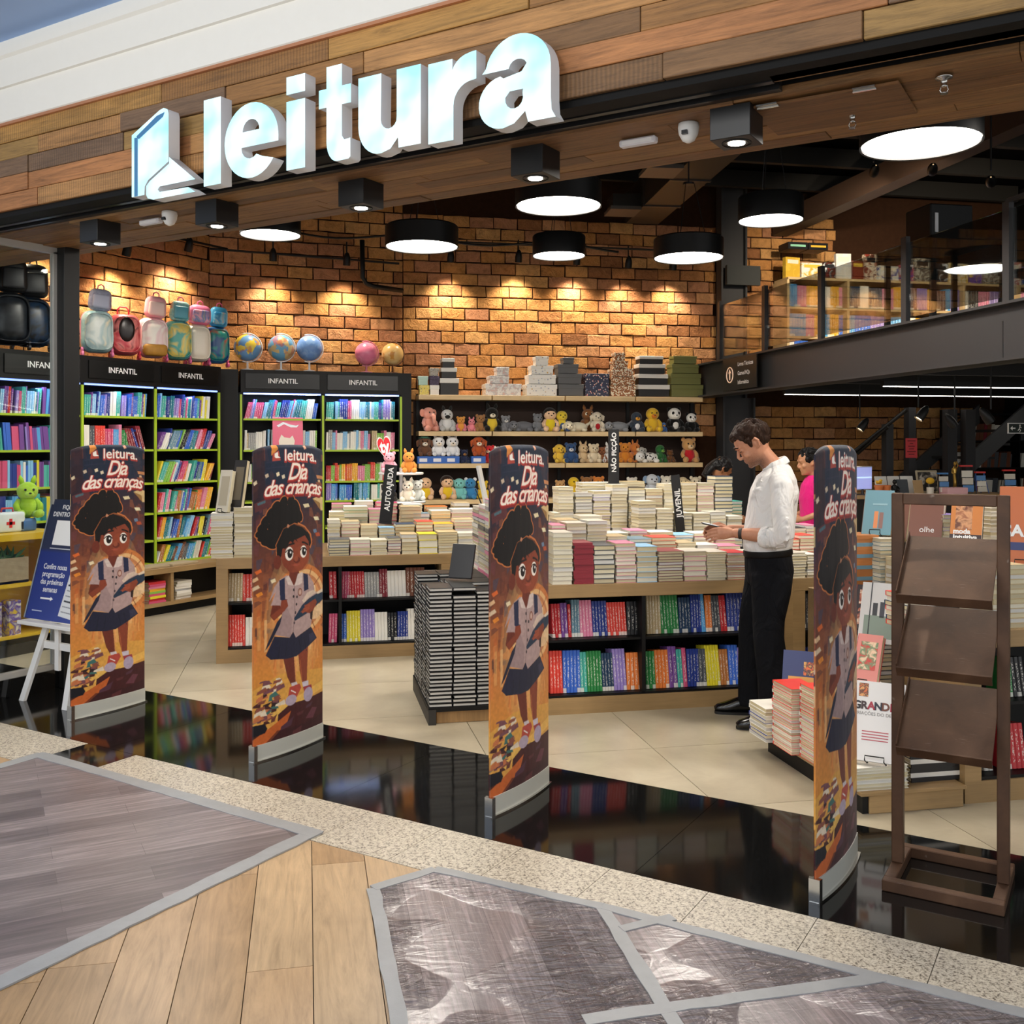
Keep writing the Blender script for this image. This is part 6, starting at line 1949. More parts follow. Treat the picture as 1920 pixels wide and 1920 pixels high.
def art_colors(img):
    h, w, _ = img.shape
    out = np.ones((h * w, 4), np.float32)
    out[:, :3] = np.clip(img, 0, 1).reshape(-1, 3)
    return out
def fabric_print():
    t = NT('printed_fabric')
    t.base(t.n('ShaderNodeVertexColor', layer_name='Col').outputs[0], .62, 0, .3)
    t.b.inputs['Sheen Weight'].default_value = .1
    t.bump(t.noise(t.coords('Object', (14, 14, 2.2)), 1.2, 2, .5), .12, .02)
    return t.m
M_PRINT = fabric_print()
GW, GT, GZ0, GZ1 = .53, .022, .085, 1.648
def banner_mesh():
    img = banner_art()
    h, w, _ = img.shape
    vs_, cols, fs_ = [], [], []
    art = np.clip(img, 0, 1)
    for side in (1, -1):
        s = (np.arange(w)) / (w - 1)
        tz = (np.arange(h)) / (h - 1)
        S, T = np.meshgrid(s, tz)
        yy = (S - .5) * GW * side
        taper = 1.0 - .03 * (T > 2)
        xx = side * (GT * (1 - (2 * S - 1) ** 2) + .004)
        top = GZ1 - .022 * (2 * S - 1) ** 4 - .012 * (1 - (1 - (2 * S - 1) ** 2)) 
        zz = top - T * (top - GZ0)
        # rounded shoulder at the top edge
        sh = np.clip(1 - T / .012, 0, 1)
        xx = xx * (1 - .55 * sh ** 2)
        o = len(vs_) and sum(len(q) for q in vs_)
        vs_.append(np.stack([xx, yy, zz], -1).reshape(-1, 3))
        cols.append(art_colors(img))
        idx = np.arange(h * w).reshape(h, w) + (o or 0)
        q = np.stack([idx[:-1, :-1], idx[1:, :-1], idx[1:, 1:], idx[:-1, 1:]], -1).reshape(-1, 4)
        fs_.append(q)
    v = np.concatenate(vs_)
    f = np.concatenate(fs_)
    n1 = h * w
    # close the top between the two faces
    cap = [(i, i + 1, n1 + w - 2 - i, n1 + w - 1 - i) for i in range(w - 1)]
    for e0, e1 in ((0, n1 + w - 1), (w - 1, n1)):
        cap += [(e0 + j * w, e0 + (j + 1) * w, e1 + (j + 1) * w, e1 + j * w) for j in range(h - 1)]
    f = np.concatenate([f, np.array(cap)])
    me = bpy.data.meshes.new('banner_print')
    me.vertices.add(len(v))
    me.vertices.foreach_set('co', v.astype(np.float32).ravel())
    me.loops.add(len(f) * 4)
    me.loops.foreach_set('vertex_index', f.astype(np.int32).ravel())
    me.polygons.add(len(f))
    me.polygons.foreach_set('loop_start', np.arange(0, len(f) * 4, 4, dtype=np.int32))
    me.polygons.foreach_set('use_smooth', np.ones(len(f), bool))
    me.update(calc_edges=True)
    ca = me.color_attributes.new('Col', 'FLOAT_COLOR', 'POINT')
    ca.data.foreach_set('color', np.concatenate(cols).ravel())
    me.materials.append(M_PRINT)
    return me
ME_BANNER = banner_mesh()
def lens(k=1.0, e=0.0, n=14):
    pts = [((GT * (1 - (2 * i / n - 1) ** 2) + .004) * k + e, (i / n - .5) * (GW + 2 * e)) for i in range(n + 1)]
    return pts + [(-x, y) for x, y in reversed(pts)]
M_BASEGREY = plain('#cfd0c6', .35, .2)
MBASE = MB().prism(lens(1.02, .003), 0.006, .088).mesh('gate_base', M_BASEGREY)
MFOOT = MB().prism(lens(1.1, .012), 0, .008).mesh('foot_plate', M_CHROME)
MEND = MB().prism([(-.02, -GW / 2 - .008), (.02, -GW / 2 - .008), (.024, -GW / 2 + .012), (-.024, -GW / 2 + .012)], .0, .09).mesh('end_cap', M_CHROME)
for i, X in enumerate((-5.36, -3.84, -2.385, -.925)):
    lab = ('first printed banner gate from the left, beside the easel', 'second printed banner gate from the left, in front of the oak table', 'third printed banner gate from the left, beside the dark book block', 'fourth printed banner gate, narrowest and closest, left of the brown stand')[i]
    t = thing('banner_gate', lab, 'banner', Matrix.Translation((X, (4.06, 4.04, 4.03, 3.93)[i], 0)) @ Matrix.Rotation((0, 0, 0, R(-3))[i], 4, 'Z'), 'printed anti-theft banner gates across the entrance')
    link('printed_cover', ME_BANNER, t)
    b = link('base', MBASE, t)
    link('end_cap', MEND, b)
    link('foot_plate', MFOOT, t)

# ------------------------------------------------------------------ easel with blue poster
def grid_print(name, img, w, h, mat, th=.004):
    """flat printed board on the local x-z plane facing -y"""
    H, Wd, _ = img.shape
    X, Zz = np.meshgrid(np.linspace(0, w, Wd), np.linspace(h, 0, H))
    v = np.stack([X, np.zeros_like(X), Zz], -1).reshape(-1, 3)
    idx = np.arange(H * Wd).reshape(H, Wd)
    f = np.stack([idx[:-1, :-1], idx[1:, :-1], idx[1:, 1:], idx[:-1, 1:]], -1).reshape(-1, 4)
    me = bpy.data.meshes.new(name)
    me.from_pydata(v.tolist(), [], f.tolist())
    ca = me.color_attributes.new('Col', 'FLOAT_COLOR', 'POINT')
    ca.data.foreach_set('color', art_colors(img).ravel())
    me.materials.append(mat)
    return me
def poster_art():
    c = Canvas(190, 270)
    c.vgrad([(0, '#2b3348'), (.42, '#2c3450'), (.45, '#24357f'), (1, '#2a3c8c')])
    c.poly([(0, .0), (.025, .0), (.025, 1), (0, 1)], '#cfd3da')
    c.text('FIQUE POR', .43, .085, .075, '#f2f2f2', bold=.012)
    c.text('DENTRO DE TUDO', .43, .145, .075, '#f2f2f2', bold=.012)
    c.poly([(.20, .18), (.62, .18), (.62, .385), (.20, .385)], '#f4f4f2')
    c.line([(.18, .415), (.62, .415)], .012, '#c9cdd6')
    for k, s_ in enumerate(('Confira nossa', 'programação', 'das próximas', 'semanas')):
        c.text(s_, .36, .585 + k * .062, .088, '#f6f6f6', bold=.010, xs=.86)
    c.line([(.22, .825), (.42, .825)], .02, '#f6f6f6')
    c.poly([(.40, .808), (.45, .825), (.40, .842)], '#f6f6f6')
    c.line([(.12, .93), (.30, .93)], .012, '#c9d0e6')
    c.poly([(.66, .52), (1, .54), (1, .98), (.60, .95)], '#dfe0e2')
    for k in range(9):
        c.line([(.68 - .006 * k, .57 + k * .043), (.93, .585 + k * .043)], .012 if k % 3 else .02, '#8a8d94' if k % 3 else '#3b3d44')
    return c.result()
ez = Vector((-6.06, 3.93, 0))
et = thing('easel', 'white folding easel holding the blue poster next to the first banner', 'easel', Matrix.Translation(ez))
M_EASEL = plain('#eceae5', .4)
lean = math.tan(R(15))
def leg(mb, x0, x1, z1, w=.05):
    a, b = Vector((x0, 0.0, 0)), Vector((x1, z1 * lean, z1))
    d = (b - a)
    mb.add([(a.x, a.y, 0), (a.x + w, a.y, 0), (a.x + w, a.y + .022, 0), (a.x, a.y + .022, 0), (b.x, b.y, b.z), (b.x + w, b.y, b.z), (b.x + w, b.y + .022, b.z), (b.x, b.y + .022, b.z)], [(0, 3, 2, 1), (4, 5, 6, 7), (0, 1, 5, 4), (1, 2, 6, 5), (2, 3, 7, 6), (3, 0, 4, 7)])
    return mb
leg(MB(), -.02, .17, 1.32).build('leg', M_EASEL, et)
leg(MB(), .42, .25, 1.32).build('leg', M_EASEL, et)
MB().tube([(.23, .75, 0), (.23, 1.36 * lean, 1.36)], .018, 4).build('rear_leg', M_EASEL, et)
MB().box((.05, .11, .33), (.42, .135, .375)).build('crossbar', M_EASEL, et)
MB().box((.205, .10, .20), (.245, .12, .50)).build('centre_bar', M_EASEL, et)
MB().bbox((-.12, .05, .475), (.53, .20, .50), .004).build('ledge', M_EASEL, et)
MB().box((.17, .15, .43), (.29, .20, .475)).build('bracket', M_EASEL, et)
Mp = Matrix.Translation(ez + Vector((-.15, .505 * lean - .012, .505))) @ Matrix.Rotation(-math.atan(lean), 4, 'X')
po = thing('poster_board', 'dark blue poster with white lettering standing on the white easel', 'poster', Mp)
link('print', grid_print('poster_print', poster_art(), .58, .80, tinted('printed_board', .25, 'attr')), po, Matrix.Translation((0, -.006, 0)))
MB().box((0, -.0055, 0), (.58, .0, .80)).build('board', plain('#c9ccd2', .5), po)
# ------------------------------------------------------------------ mezzanine
BU, BZ0, BZ1 = 4.80, 2.227, 2.634
Mm = frame(I(BU, 3.2), UANG)
LV = VB - 3.2
bmz = struct(MB().box((-.012, 0, BZ0), (.012, LV, BZ1)).build('beam_mezzanine', M_STEEL, None, Mm), 'dark steel edge beam of the mezzanine')
MB().box((-.10, 0, BZ1 - .02), (.16, LV, BZ1)).build('flange', M_STEEL, bmz)
MB().box((-.10, 0, BZ0), (.16, LV, BZ0 + .02)).build('flange', M_STEEL, bmz)
MB().box((-.0145, 3.05, BZ0 + .02), (-.012, 3.062, BZ1 - .12)).build('seam', plain('#1d1d1e', .6), bmz)
struct(MB().box((.16, 0.6, BZ1 - .16), (4.4, LV, BZ1 - .04)).build('floor_mezzanine', plain('#171615', .7), None, Mm), 'mezzanine floor slab')
for k in range(6):
    struct(MB().box((.17, .9 + k * 1.35, BZ0 + .05), (4.4, .98 + k * 1.35, BZ1 - .16)).build('beam_%d' % (10 + k), plain('#100f0f', .6), None, Mm), 'joist under the mezzanine')
for k, (vv, c0) in enumerate(((5.4, .5), (7.0, .3), (2.4, .3))):
    t = thing('linear_lamp', ('long slim white lamp under the mezzanine, behind the stairs', 'second slim white lamp under the mezzanine', 'slim white lamp under the near part of the mezzanine')[k], 'ceiling lamp', Mm @ Matrix.Translation((c0, vv, BZ0 - .03)))
    MB().box((0, -.03, 0), (3.2, .03, .05)).build('housing', M_BLACK, t)
    MB().box((.02, -.02, -.006), (3.18, .02, 0)).build('tube', emit('#fff6ea', 9.0), t)
# steel columns at the inner corner
def hcol(name, u, v, w, d, z1, lab):
    m = frame(I(u, v), UANG)
    c = struct(MB().box((-w / 2, -.012, 0), (w / 2, .012, z1)).build(name, M_STEEL, None, m), lab)
    for s in (-1, 1):
        MB().box((s * w / 2 - .012, -d / 2, 0), (s * w / 2 + .012, d / 2, z1)).build('flange', M_STEEL, c)
uc = pV(1380, 800, VB - .25)[0]
hcol('column_mezzanine', uc, VB - .25, .40, .20, BZ0 - .002, 'steel column under the mezzanine beam')
hcol('column_upper', pV(1372, 480, VB - .16)[0], VB - .16, .32, .16, ZC, 'dark steel column rising above the mezzanine')
struct(MB().box((-.2, -.03, 3.62), (.24, .03, 3.86)).build('trim_7', plain('#2c3030', .6), None, frame(I(pV(1390, 515, VB - .30)[0], VB - .30), UANG)), 'grey junction plate on the upper column')
# railing
rl = thing('glass_railing', 'glass railing with dark steel posts along the mezzanine edge', 'railing', Mm)
pvs = [pU(x, y, BU)[0] - 3.2 for x, y in ((1350, 640), (1434, 620), (1540, 580), (1698, 560), (1890, 520))]
pvs.append(pvs[-1] - 1.5)
for q in pvs:
    MB().box((-.02, q - .035, BZ1), (.02, q + .035, BZ1 + .71)).build('post', M_STEEL, rl)
for a, b in zip(pvs, pvs[1:]):
    MB().box((.004, b + .045, BZ1 + .05), (.012, a - .045, BZ1 + .66)).build('glass_pane', M_GLASS, rl)
MB().box((-.02, pvs[-1], BZ1 + .70), (.02, pvs[-2], BZ1 + .73)).build('handrail', M_STEEL, rl)
# direction sign on the beam
vs0, zs0 = pU(1357, 735, BU - .11)
vs1 = pU(1420, 700, BU - .11)[0]
zs1 = pU(1357, 684, BU - .11)[1]
sg = thing('direction_sign', 'black sign with an orange arrow and white lettering on the end of the mezzanine beam', 'sign', frame(I(BU - .115, vs0), UANG - R(90)))
wsg = vs0 - vs1
MB().box((0, -.004, BZ0 + .03), (wsg, .008, BZ1 - .025)).build('panel', plain('#0c0c0c', .35), sg)
M_OR = emit('#f09a3c', .5)
zc_ = (BZ0 + BZ1) / 2
MB().tube([(wsg * .22 + .085 * math.cos(R(a)), -.006, zc_ + .085 * math.sin(R(a))) for a in range(0, 361, 15)], .006, 5).build('arrow_ring', M_OR, sg)
aw = MB()
aw.box((wsg * .22 - .010, -.008, zc_ - .055), (wsg * .22 + .010, -.005, zc_ + .04))
aw.add([(wsg * .22 - .045, -.007, zc_ + .01), (wsg * .22, -.007, zc_ + .065), (wsg * .22 + .045, -.007, zc_ + .01), (wsg * .22, -.007, zc_ + .035)], [(0, 1, 3), (1, 2, 3)])
aw.build('arrow', M_OR, sg)
for k, s_ in enumerate(('Livros Técnicos', 'Games/HQs', 'Informática')):
    lettering(s_, .062, Matrix.Translation((wsg * .46, -.006, zc_ + .085 - k * .10)), sg, plain('#f2f2f2', .5), align='LEFT', bold=.001)
# mezzanine shelving with games and comics
VM = VB - .62
um0, um1 = pV(1478, 540, VM)[0], pV(1478, 540, VM)[0] + 4.0
ms = thing('mezzanine_shelving', 'oak shelving with boxed games and comics on the mezzanine', 'shelving', frame(I(um0, VM), UANG))
zm = [2.66, 2.97, 3.33, 3.69]
for z in zm:
    MB().box((0, 0, z - .03), (4.0, .38, z)).build('shelf', M_SHELFOAK, ms)
for k in range(6):
    x = k * .8
    MB().box((x - .015, 0, BZ1 - .03), (x + .015, .38, 3.66)).build('upright', M_SHELFOAK, ms)
MB().box((0, .37, BZ1 - .03), (4.0, .38, 3.7)).build('back', plain('#3a2f22', .8), ms)
r7 = random.Random(31)
MMs = frame(I(um0, VM), UANG)
GAME = ['#f0ece2', '#3f6fd0', '#c62f35', '#1d1d20', '#f2b632', '#9b86c9', '#7b4a34', '#e8813a', '#25405e', '#e58aa9', '#5aa8de']
for j, z in enumerate(zm[:3]):
    for k in range(5):
        shelf_row('comic_book', MMs @ Matrix.Translation((0, .02, z)), k * .8 + .03, (k + 1) * .8 - .04, .28 if j else .26, GAME, 'on the %s mezzanine shelf, %s section from the corner' % (('lowest', 'middle', 'upper')[j], ORD[k]), 'boxes and comics on the mezzanine shelves', 0, (2, 6), (.02, .045), .2, .1, r=r7)
ux = 0.02
for k in range(16):
    w, h = r7.uniform(.16, .30), r7.uniform(.20, .34)
    col = r7.choice(['#23252c', '#e9e6de', '#2f4fa0', '#6f7a6a', '#d9b13c', '#5a3fa0', '#c9c3b4', '#7c3226', '#3f8fc0'])
    t = thing('game_box', '%s boxed game, %s from the corner on the mezzanine top shelf' % ({'#23252c': 'black', '#e9e6de': 'white', '#2f4fa0': 'blue', '#6f7a6a': 'grey green', '#d9b13c': 'golden', '#5a3fa0': 'purple', '#c9c3b4': 'beige', '#7c3226': 'rust red', '#3f8fc0': 'sky blue'}[col], (ORD + ('fifteenth', 'sixteenth'))[k]), 'game box', MMs @ Matrix.Translation((ux + w / 2, .12, 3.69)) @ Matrix.Rotation(r7.uniform(-.15, .15), 4, 'Z'), 'boxed games on the mezzanine top shelf')
    MB().bbox((-w / 2, 0, 0), (w / 2, .07, h), .003).build('box', mottled('game_print%d' % k, col, r7.choice(['#f0e6d0', col, '#1a1a1e', '#b5402c']), r7.choice([col, '#e8c24a', '#dfe3e8']), 12), t)
    MB().box((-w * .38, -.002, h * .70), (w * .38, 0, h * .88)).build('title_print', plain(r7.choice(['#f3e9d2', '#e8c24a', '#202024']), .4), t)
    ux += w + .015
    if k in (0, 1):
        t2_ = thing('game_box', '%s black boxed game lying across the first upright ones on the mezzanine' % ('left', 'right')[k], 'game box', MMs @ Matrix.Translation((.14 + .27 * k, .02, 3.69 + .345)), 'boxed games on the mezzanine top shelf')
        MB().bbox((-.13, 0, 0), (.13, .26, .085), .003).build('box', plain('#17171a', .35), t2_)
        MB().box((-.10, -.002, .03), (.10, 0, .055)).build('title_print', plain('#e8b53a' if k else '#8fd0b0', .4), t2_)
for i, (x, y, dd_) in enumerate(((1638, 326, 9.4), (1748, 322, 8.6), (1858, 344, 8.6))):
    p = px(x, y, dd_)
    tgt = I(um0 + .6 + i * 1.1, VM, 3.3)
    track_spot(p, tgt, ('left', 'middle', 'right')[i] + ' black spot lamp above the mezzanine, aimed at the game shelves', 420, 'ceiling_spot', 70, ZC - p.z - .11)
# black table, printer and chair on the mezzanine
mtb = frame(I(5.35, pU(1770, 560, 5.35)[0]), UANG)
tb = thing('cafe_table', 'black square table on the mezzanine behind the railing', 'table', mtb @ Matrix.Translation((0, 0, BZ1)))
MB().box((-.35, -.35, .70), (.35, .35, .73)).build('table_top', M_BLACK, tb)
for sx in (-1, 1):
    for sy in (-1, 1):
        MB().box((sx * .33 - .02, sy * .33 - .02, 0), (sx * .33 + .02, sy * .33 + .02, .70)).build('leg', M_BLACK, tb)
pr_ = thing('black_printer', 'black boxy printer standing on the mezzanine table', 'printer', mtb @ Matrix.Translation((-.05, 0, BZ1 + .73)))
MB().bbox((-.2, -.18, 0), (.2, .18, .30), .01).build('body', M_BLACK, pr_)
MB().box((-.16, -.185, .06), (-.13, -.18, .22)).build('panel', plain('#e6e6e6', .4), pr_)
ch = thing('plastic_chair', 'black plastic chair at the mezzanine table, back towards the railing', 'chair', mtb @ Matrix.Translation((.62, -.35, BZ1)) @ Matrix.Rotation(R(15), 4, 'Z'))
link('seat', rbox_mesh('seat', .44, .42, .04, .018, M_BLACK, 3), ch, Matrix.Translation((0, 0, .43)))
bk = MB()
nn = 10
for i in range(nn):
    x0 = -.23 + .46 * i / (nn - 1)
    dy = -.05 * (1 - (2 * i / (nn - 1) - 1) ** 2)
    bk.v += [(x0, -.2 + dy, .58), (x0 * 1.06, -.25 + dy, .86), (x0, -.185 + dy, .58), (x0 * 1.06, -.235 + dy, .86)]
for i in range(nn - 1):
    a, b = 4 * i, 4 * i + 4
    for q in ((a, b, b + 1, a + 1), (a + 2, a + 3, b + 3, b + 2), (a + 1, b + 1, b + 3, a + 3), (a, a + 2, b + 2, b)):
        bk.f.append(q); bk.m.append(0); bk.c.append(None)
bk.build('backrest', M_BLACK, ch, smooth=True)
for sx in (-1, 1):
    for y0, y1, z1 in ((-.2, -.21, .62), (.2, .18, .43)):
        MB().tube([(sx * .21, y0, 0), (sx * .20, y1, z1)], .013, 6).build('leg', M_BLACK, ch)

# ------------------------------------------------------------------ under the mezzanine: stairs, counter
st0 = px(1800, 905, 11.8)
st1 = px(2080, 735, 12.2)
sd = (st1 - st0)
sl = math.hypot(sd.x, sd.y)
sa = math.atan2(sd.y, sd.x)
sm_ = thing('staircase', 'grey steel staircase climbing to the right under the mezzanine', 'staircase', frame(Vector((st0.x, st0.y, 0)), sa))
k_ = (BZ1 - .2) / 3.2
for yy in (0, .9):
    z0s = 1.28
    MB().add([(-1.45, yy, .02), (-1.45, yy, .26), (.92, yy, 2.16), (.92, yy, 1.92), (-1.45, yy + .04, .02), (-1.45, yy + .04, .26), (.92, yy + .04, 2.16), (.92, yy + .04, 1.92)], [(0, 1, 2, 3), (7, 6, 5, 4), (1, 5, 6, 2), (0, 3, 7, 4)]).build('stringer', plain('#4b4c4e', .45, .2), sm_)
for i in range(11):
    x = -1.4 + i * .205
    MB().box((x, .04, .16 + i * .164), (x + .25, .9, .19 + i * .164)).build('tread', plain('#2a2a2b', .6), sm_)
for (xa_, ya_, xb_, yb_, dd_) in ((1575, 868, 1700, 768, 11.6), (1608, 850, 1665, 800, 11.6)):
    pa, pb = px(xa_, ya_, dd_), px(xb_, yb_, dd_ - .3)
    tag(MB().tube([tuple(pa), tuple(pb)], .022, 8).build('stair_rail', M_BLACK, None), ('lower' if xa_ > 1600 else 'upper') + ' black sloping stair rail in front of the bricks', 'handrail', 'stair rails')
for i, (x, w, y0, y1) in enumerate(((1664, .09, 795, 1000), (1781, .12, 768, 1000), (1815, .12, 768, 1000), (1706, .09, 764, 1000))):
    p = px(x, 900, 11.45)
    zt = px(x, y0, 11.45).z
    struct(MB().box((-w / 2, -.05, 0), (w / 2, .05, zt)).build('column_stair_%d' % i, M_STEEL, None, frame(Vector((p.x, p.y, 0)), UANG)), 'steel post beside the stairs')
pn = px(1709, 840, 11.36)
nt = thing('red_notice', 'small red notice sheet hanging before the stairs', 'notice', frame(pn - Vector((0, 0, .11)), UANG))
MB().box((-.072, 0, 0), (.072, .004, .22)).build('sheet', plain('#d8454a', .5), nt)
for k, wd in enumerate((.10, .04, .08, .06, .11, .07)):
    MB().box((-wd / 2, -.002, .185 - k * .03), (wd / 2, 0, .195 - k * .03)).build('print_line', plain('#7a1f24', .5), nt)
pe = px(1906, 803, 9.6)
ex = thing('exit_sign', 'white framed emergency exit sign with arrow and running figure', 'sign', frame(pe, UANG))
MB().box((-.09, 0, -.05), (.20, .012, .05)).build('frame', plain('#e8e8e6', .4), ex)
MB().box((-.082, -.002, -.043), (.19, .0, .043)).build('panel', plain('#16201a', .4), ex)
aw = MB()
aw.box((-.05, -.004, -.006), (-.015, -.002, .006))
aw.add([(-.07, -.003, 0), (-.045, -.003, .022), (-.045, -.003, -.022)], [(0, 2, 1)])
aw.build('arrow', M_WHITE, ex)
fg = MB()
fg.ball((.035, -.003, .028), (.008, .002, .008), 8, 6)
fg.tube([(.035, -.003, .02), (.028, -.003, -.005), (.042, -.003, -.02), (.03, -.003, -.036)], .004, 5)
fg.tube([(.028, -.003, -.005), (.012, -.003, -.022)], .004, 5)
fg.tube([(.034, -.003, .015), (.05, -.003, .004)], .003, 5)
fg.build('figure', M_WHITE, ex)
for i, (x, y, dd_) in enumerate(((1722, 786, 9.2), (1858, 792, 8.4), (1612, 806, 10.6), (1790, 800, 9.6))):
    p = px(x, y, dd_)
    a = p + (RT * .5 * (-1 if i % 2 == 0 else 1) - Vector((0, 0, .7)))
    track_spot(p, a, ('grey spot lamp hanging under the mezzanine above the notice', 'grey spot lamp under the mezzanine beside the exit sign', 'small white spot lamp on the stair rail', 'white spot lamp between the steel posts')[i], 60, 'ceiling_spot', 80, BZ0 - p.z)
# back shelves behind the posts
bs = thing('dark_shelving', 'dark shelves with books half hidden behind the stairs', 'shelving', frame(I(pV(1790, 850, VB - .4)[0], VB - .4), UANG))
for z in (1.0, 1.35, 1.7, 2.05):
    MB().box((0, 0, z - .02), (1.9, .3, z)).build('shelf', M_SHELFBLACK, bs)
for x in (0, .95, 1.9):
    MB().box((x - .01, 0, 0), (x + .01, .3, 2.1)).build('upright', M_SHELFBLACK, bs)
for j, z in enumerate((1.0, 1.35, 1.7)):
    for k in range(2):
        shelf_row('comic_book', bs.matrix_basis @ Matrix.Translation((0, .02, z)), k * .95 + .03, (k + 1) * .95 - .1, .22, ['#d9d3c4', '#53575c', '#7b4a34', '#f0ece2', '#8f2f3a'], 'on the %s dark shelf behind the stairs' % ('low', 'middle', 'high')[j], 'books behind the stairs', .12, r=r7)
# checkout counter and what stands on it
VCo, ZCo = 9.55, 1.12
uc0, uc1 = pV(1596, 930, VCo)[0], pV(1900, 930, VCo)[0]
Mco = frame(I(uc0, VCo), UANG)
co = thing('checkout_counter', 'dark checkout counter crowded with small goods under the mezzanine', 'counter', Mco)
MB().box((0, 0, 0), (uc1 - uc0, .7, ZCo - .04)).build('front', plain('#17120f', .6), co)
MB().bbox((-.02, -.03, ZCo - .04), (uc1 - uc0 + .02, .72, ZCo), .003).build('top', M_OAKLAM, co)
def on_counter(x, off=.1):
    return Mco @ Matrix.Translation((pV(x, 900, VCo + off)[0] - uc0, off, ZCo))
mo = thing('monitor', 'computer monitor showing a blue screen at the left end of the counter', 'monitor', on_counter(1617, .06) @ Matrix.Rotation(R(18), 4, 'Z'))
MB().bbox((-.15, 0, .05), (.15, .025, .30), .005).build('bezel', plain('#b9bcc2', .35), mo)
scr = MB()
scr.box((-.137, -.002, .062), (.137, 0, .288))
s_ = scr.build('screen', emit('#2d5fd0', .9), mo)
MB().box((-.137, -.003, .175), (.137, -.0021, .19)).build('screen_band', emit('#9fd0ff', 1.0), mo)
MB().lathe([(.07, 0), (.07, .008), (.015, .012), (.012, .06)], 16).build('foot', plain('#2b2b2d', .4), mo)
for i, x in enumerate((1648, 1662)):
    t = thing('flower_pot', ('terracotta pot with yellow flowers on the counter', 'plain terracotta pot beside the flowered one')[i], 'flower pot', on_counter(x, .05))
    MB().lathe([(.032, 0), (.045, .085), (.048, .085), (.048, .10), (.040, .10), (.038, .09)], 18).build('pot', plain('#c9713a', .7), t, auto=True)
    if i == 0:
        fw_ = MB()
        for k in range(9):
            a = k * 2.4
            fw_.ball((.022 * math.cos(a), .022 * math.sin(a), .125 + .012 * (k % 3)), .014, 8, 6)
        fw_.build('flower', plain('#e9b52c', .6), t, smooth=True)
fgm = thing('figurine', 'small black seated figurine on the counter', 'figurine', on_counter(1677, .05))
MB().lathe([(.04, 0), (.04, .02), (.03, .03)], 14).build('base', M_BLACK, fgm)
fb = MB()
fb.ball((0, 0, .065), (.032, .03, .045), 12, 8)
fb.ball((0, -.005, .135), (.022, .022, .026), 12, 8)
for s in (-1, 1):
    fb.tube([(s * .028, 0, .09), (s * .045, -.02, .06), (s * .02, -.035, .05)], .010, 6)
    fb.tube([(s * .015, -.01, .035), (s * .045, -.03, .03)], .013, 6)
fb.build('body', M_BLACK, fgm, smooth=True)
for i, (x, c, w, h) in enumerate(((1655, '#f0efe9', .14, .19), (1679, '#efece6', .14, .19), (1704, '#f2f1ec', .15, .19), (1695, '#4a4f55', .13, .16), (1724, '#b8976a', .11, .15))):
    nb = MB().bbox((-w / 2, 0, 0), (w / 2, .012, h), .002).build('notebook', plain(c, .5), None, on_counter(x, .30 if i < 3 else .14) @ Matrix.Rotation(R(-14), 4, 'X'))
    tag(nb, ('left white notebook standing on the counter', 'middle white notebook standing on the counter', 'right white notebook standing on the counter', 'dark grey notebook leaning in front of the white ones', 'kraft brown notebook leaning on the counter')[i], 'notebook', 'notebooks on the counter')
gs = thing('gold_statuette', 'slender golden statuette on the counter', 'statuette', on_counter(1790, .2))
MB().lathe([(.035, 0), (.035, .03), (.025, .035)], 16).build('base', M_BLACK, gs)
gb = MB()
M_GOLD = plain('#c9a250', .3, .8)
gb.tube([(0, 0, .03), (.005, 0, .12), (-.004, 0, .20), (0, 0, .26), (0, 0, .295)], [.018, .020, .016, .028, .010], 10)
gb.ball((0, -.003, .32), (.017, .018, .022), 12, 8)
gb.tube([(-.026, 0, .27), (-.04, -.01, .22), (-.01, -.03, .21)], .007, 6)
gb.tube([(.026, 0, .27), (.042, 0, .30), (.02, 0, .345)], .007, 6)
gb.build('body', M_GOLD, gs, smooth=True)
for i, (x, c, hh, wd) in enumerate(((1768, '#3f79b5', .22, .10), (1812, '#c8322f', .30, .12), (1838, '#c8322f', .23, .10), (1892, '#c8322f', .25, .12))):
    t = thing('card_rack', ('blue topped wire card rack', 'tall red topped wire card rack beside the statuette', 'leaning wire rack with blue cards and a red top', 'red topped wire card rack at the right end')[i] + ' on the counter', 'card rack', on_counter(x, .12) @ Matrix.Rotation(R(-8), 4, 'Z'))
    for s in (-1, 1):
        MB().tube([(s * wd * .7, -.05, 0), (s * wd * .45, .01, hh), (s * wd * .5, .08, 0)], .004, 5).build('wire_frame', M_BLACK if i != 2 else plain('#2f62b0', .4), t)
    MB().box((-wd * .55, -.01, hh - .012), (wd * .55, .03, hh + .006)).build('top_bar', plain(c, .4), t)
    for k in range(3):
        MB().box((-wd * .5, -.045 + k * .014, .02 + k * hh * .26), (wd * .5, -.035 + k * .014, .02 + (k + .9) * hh * .26)).build('card', plain(('#e6e2d6', '#5b8cc4', '#d8d2c4')[(k + i) % 3], .5), t)
tag(MB().bbox((-.12, 0, 0), (.12, .16, .07), .004).build('paper_bundle', plain('#e9b7bd', .6), None, on_counter(1802, -.0) @ Matrix.Translation((-.05, -.02, 0))), 'pale pink bundle of papers at the counter edge below the statuette', 'papers')
pk = thing('photo_frame', 'framed photograph leaning at the back of the counter', 'photo frame', on_counter(1742, .32) @ Matrix.Rotation(R(-12), 4, 'X'))
MB().bbox((-.13, 0, 0), (.13, .015, .25), .004).build('frame', plain('#b9ab8e', .5), pk)
MB().box((-.11, -.002, .02), (.11, 0, .23)).build('picture', mottled('dark_photo', '#1d1b19', '#4a443d', '#c9c2b4', 12), pk)
yb_ = thing('yellow_toy', 'small yellow toy flower on a mug near the framed photograph', 'toy', on_counter(1744, .12))
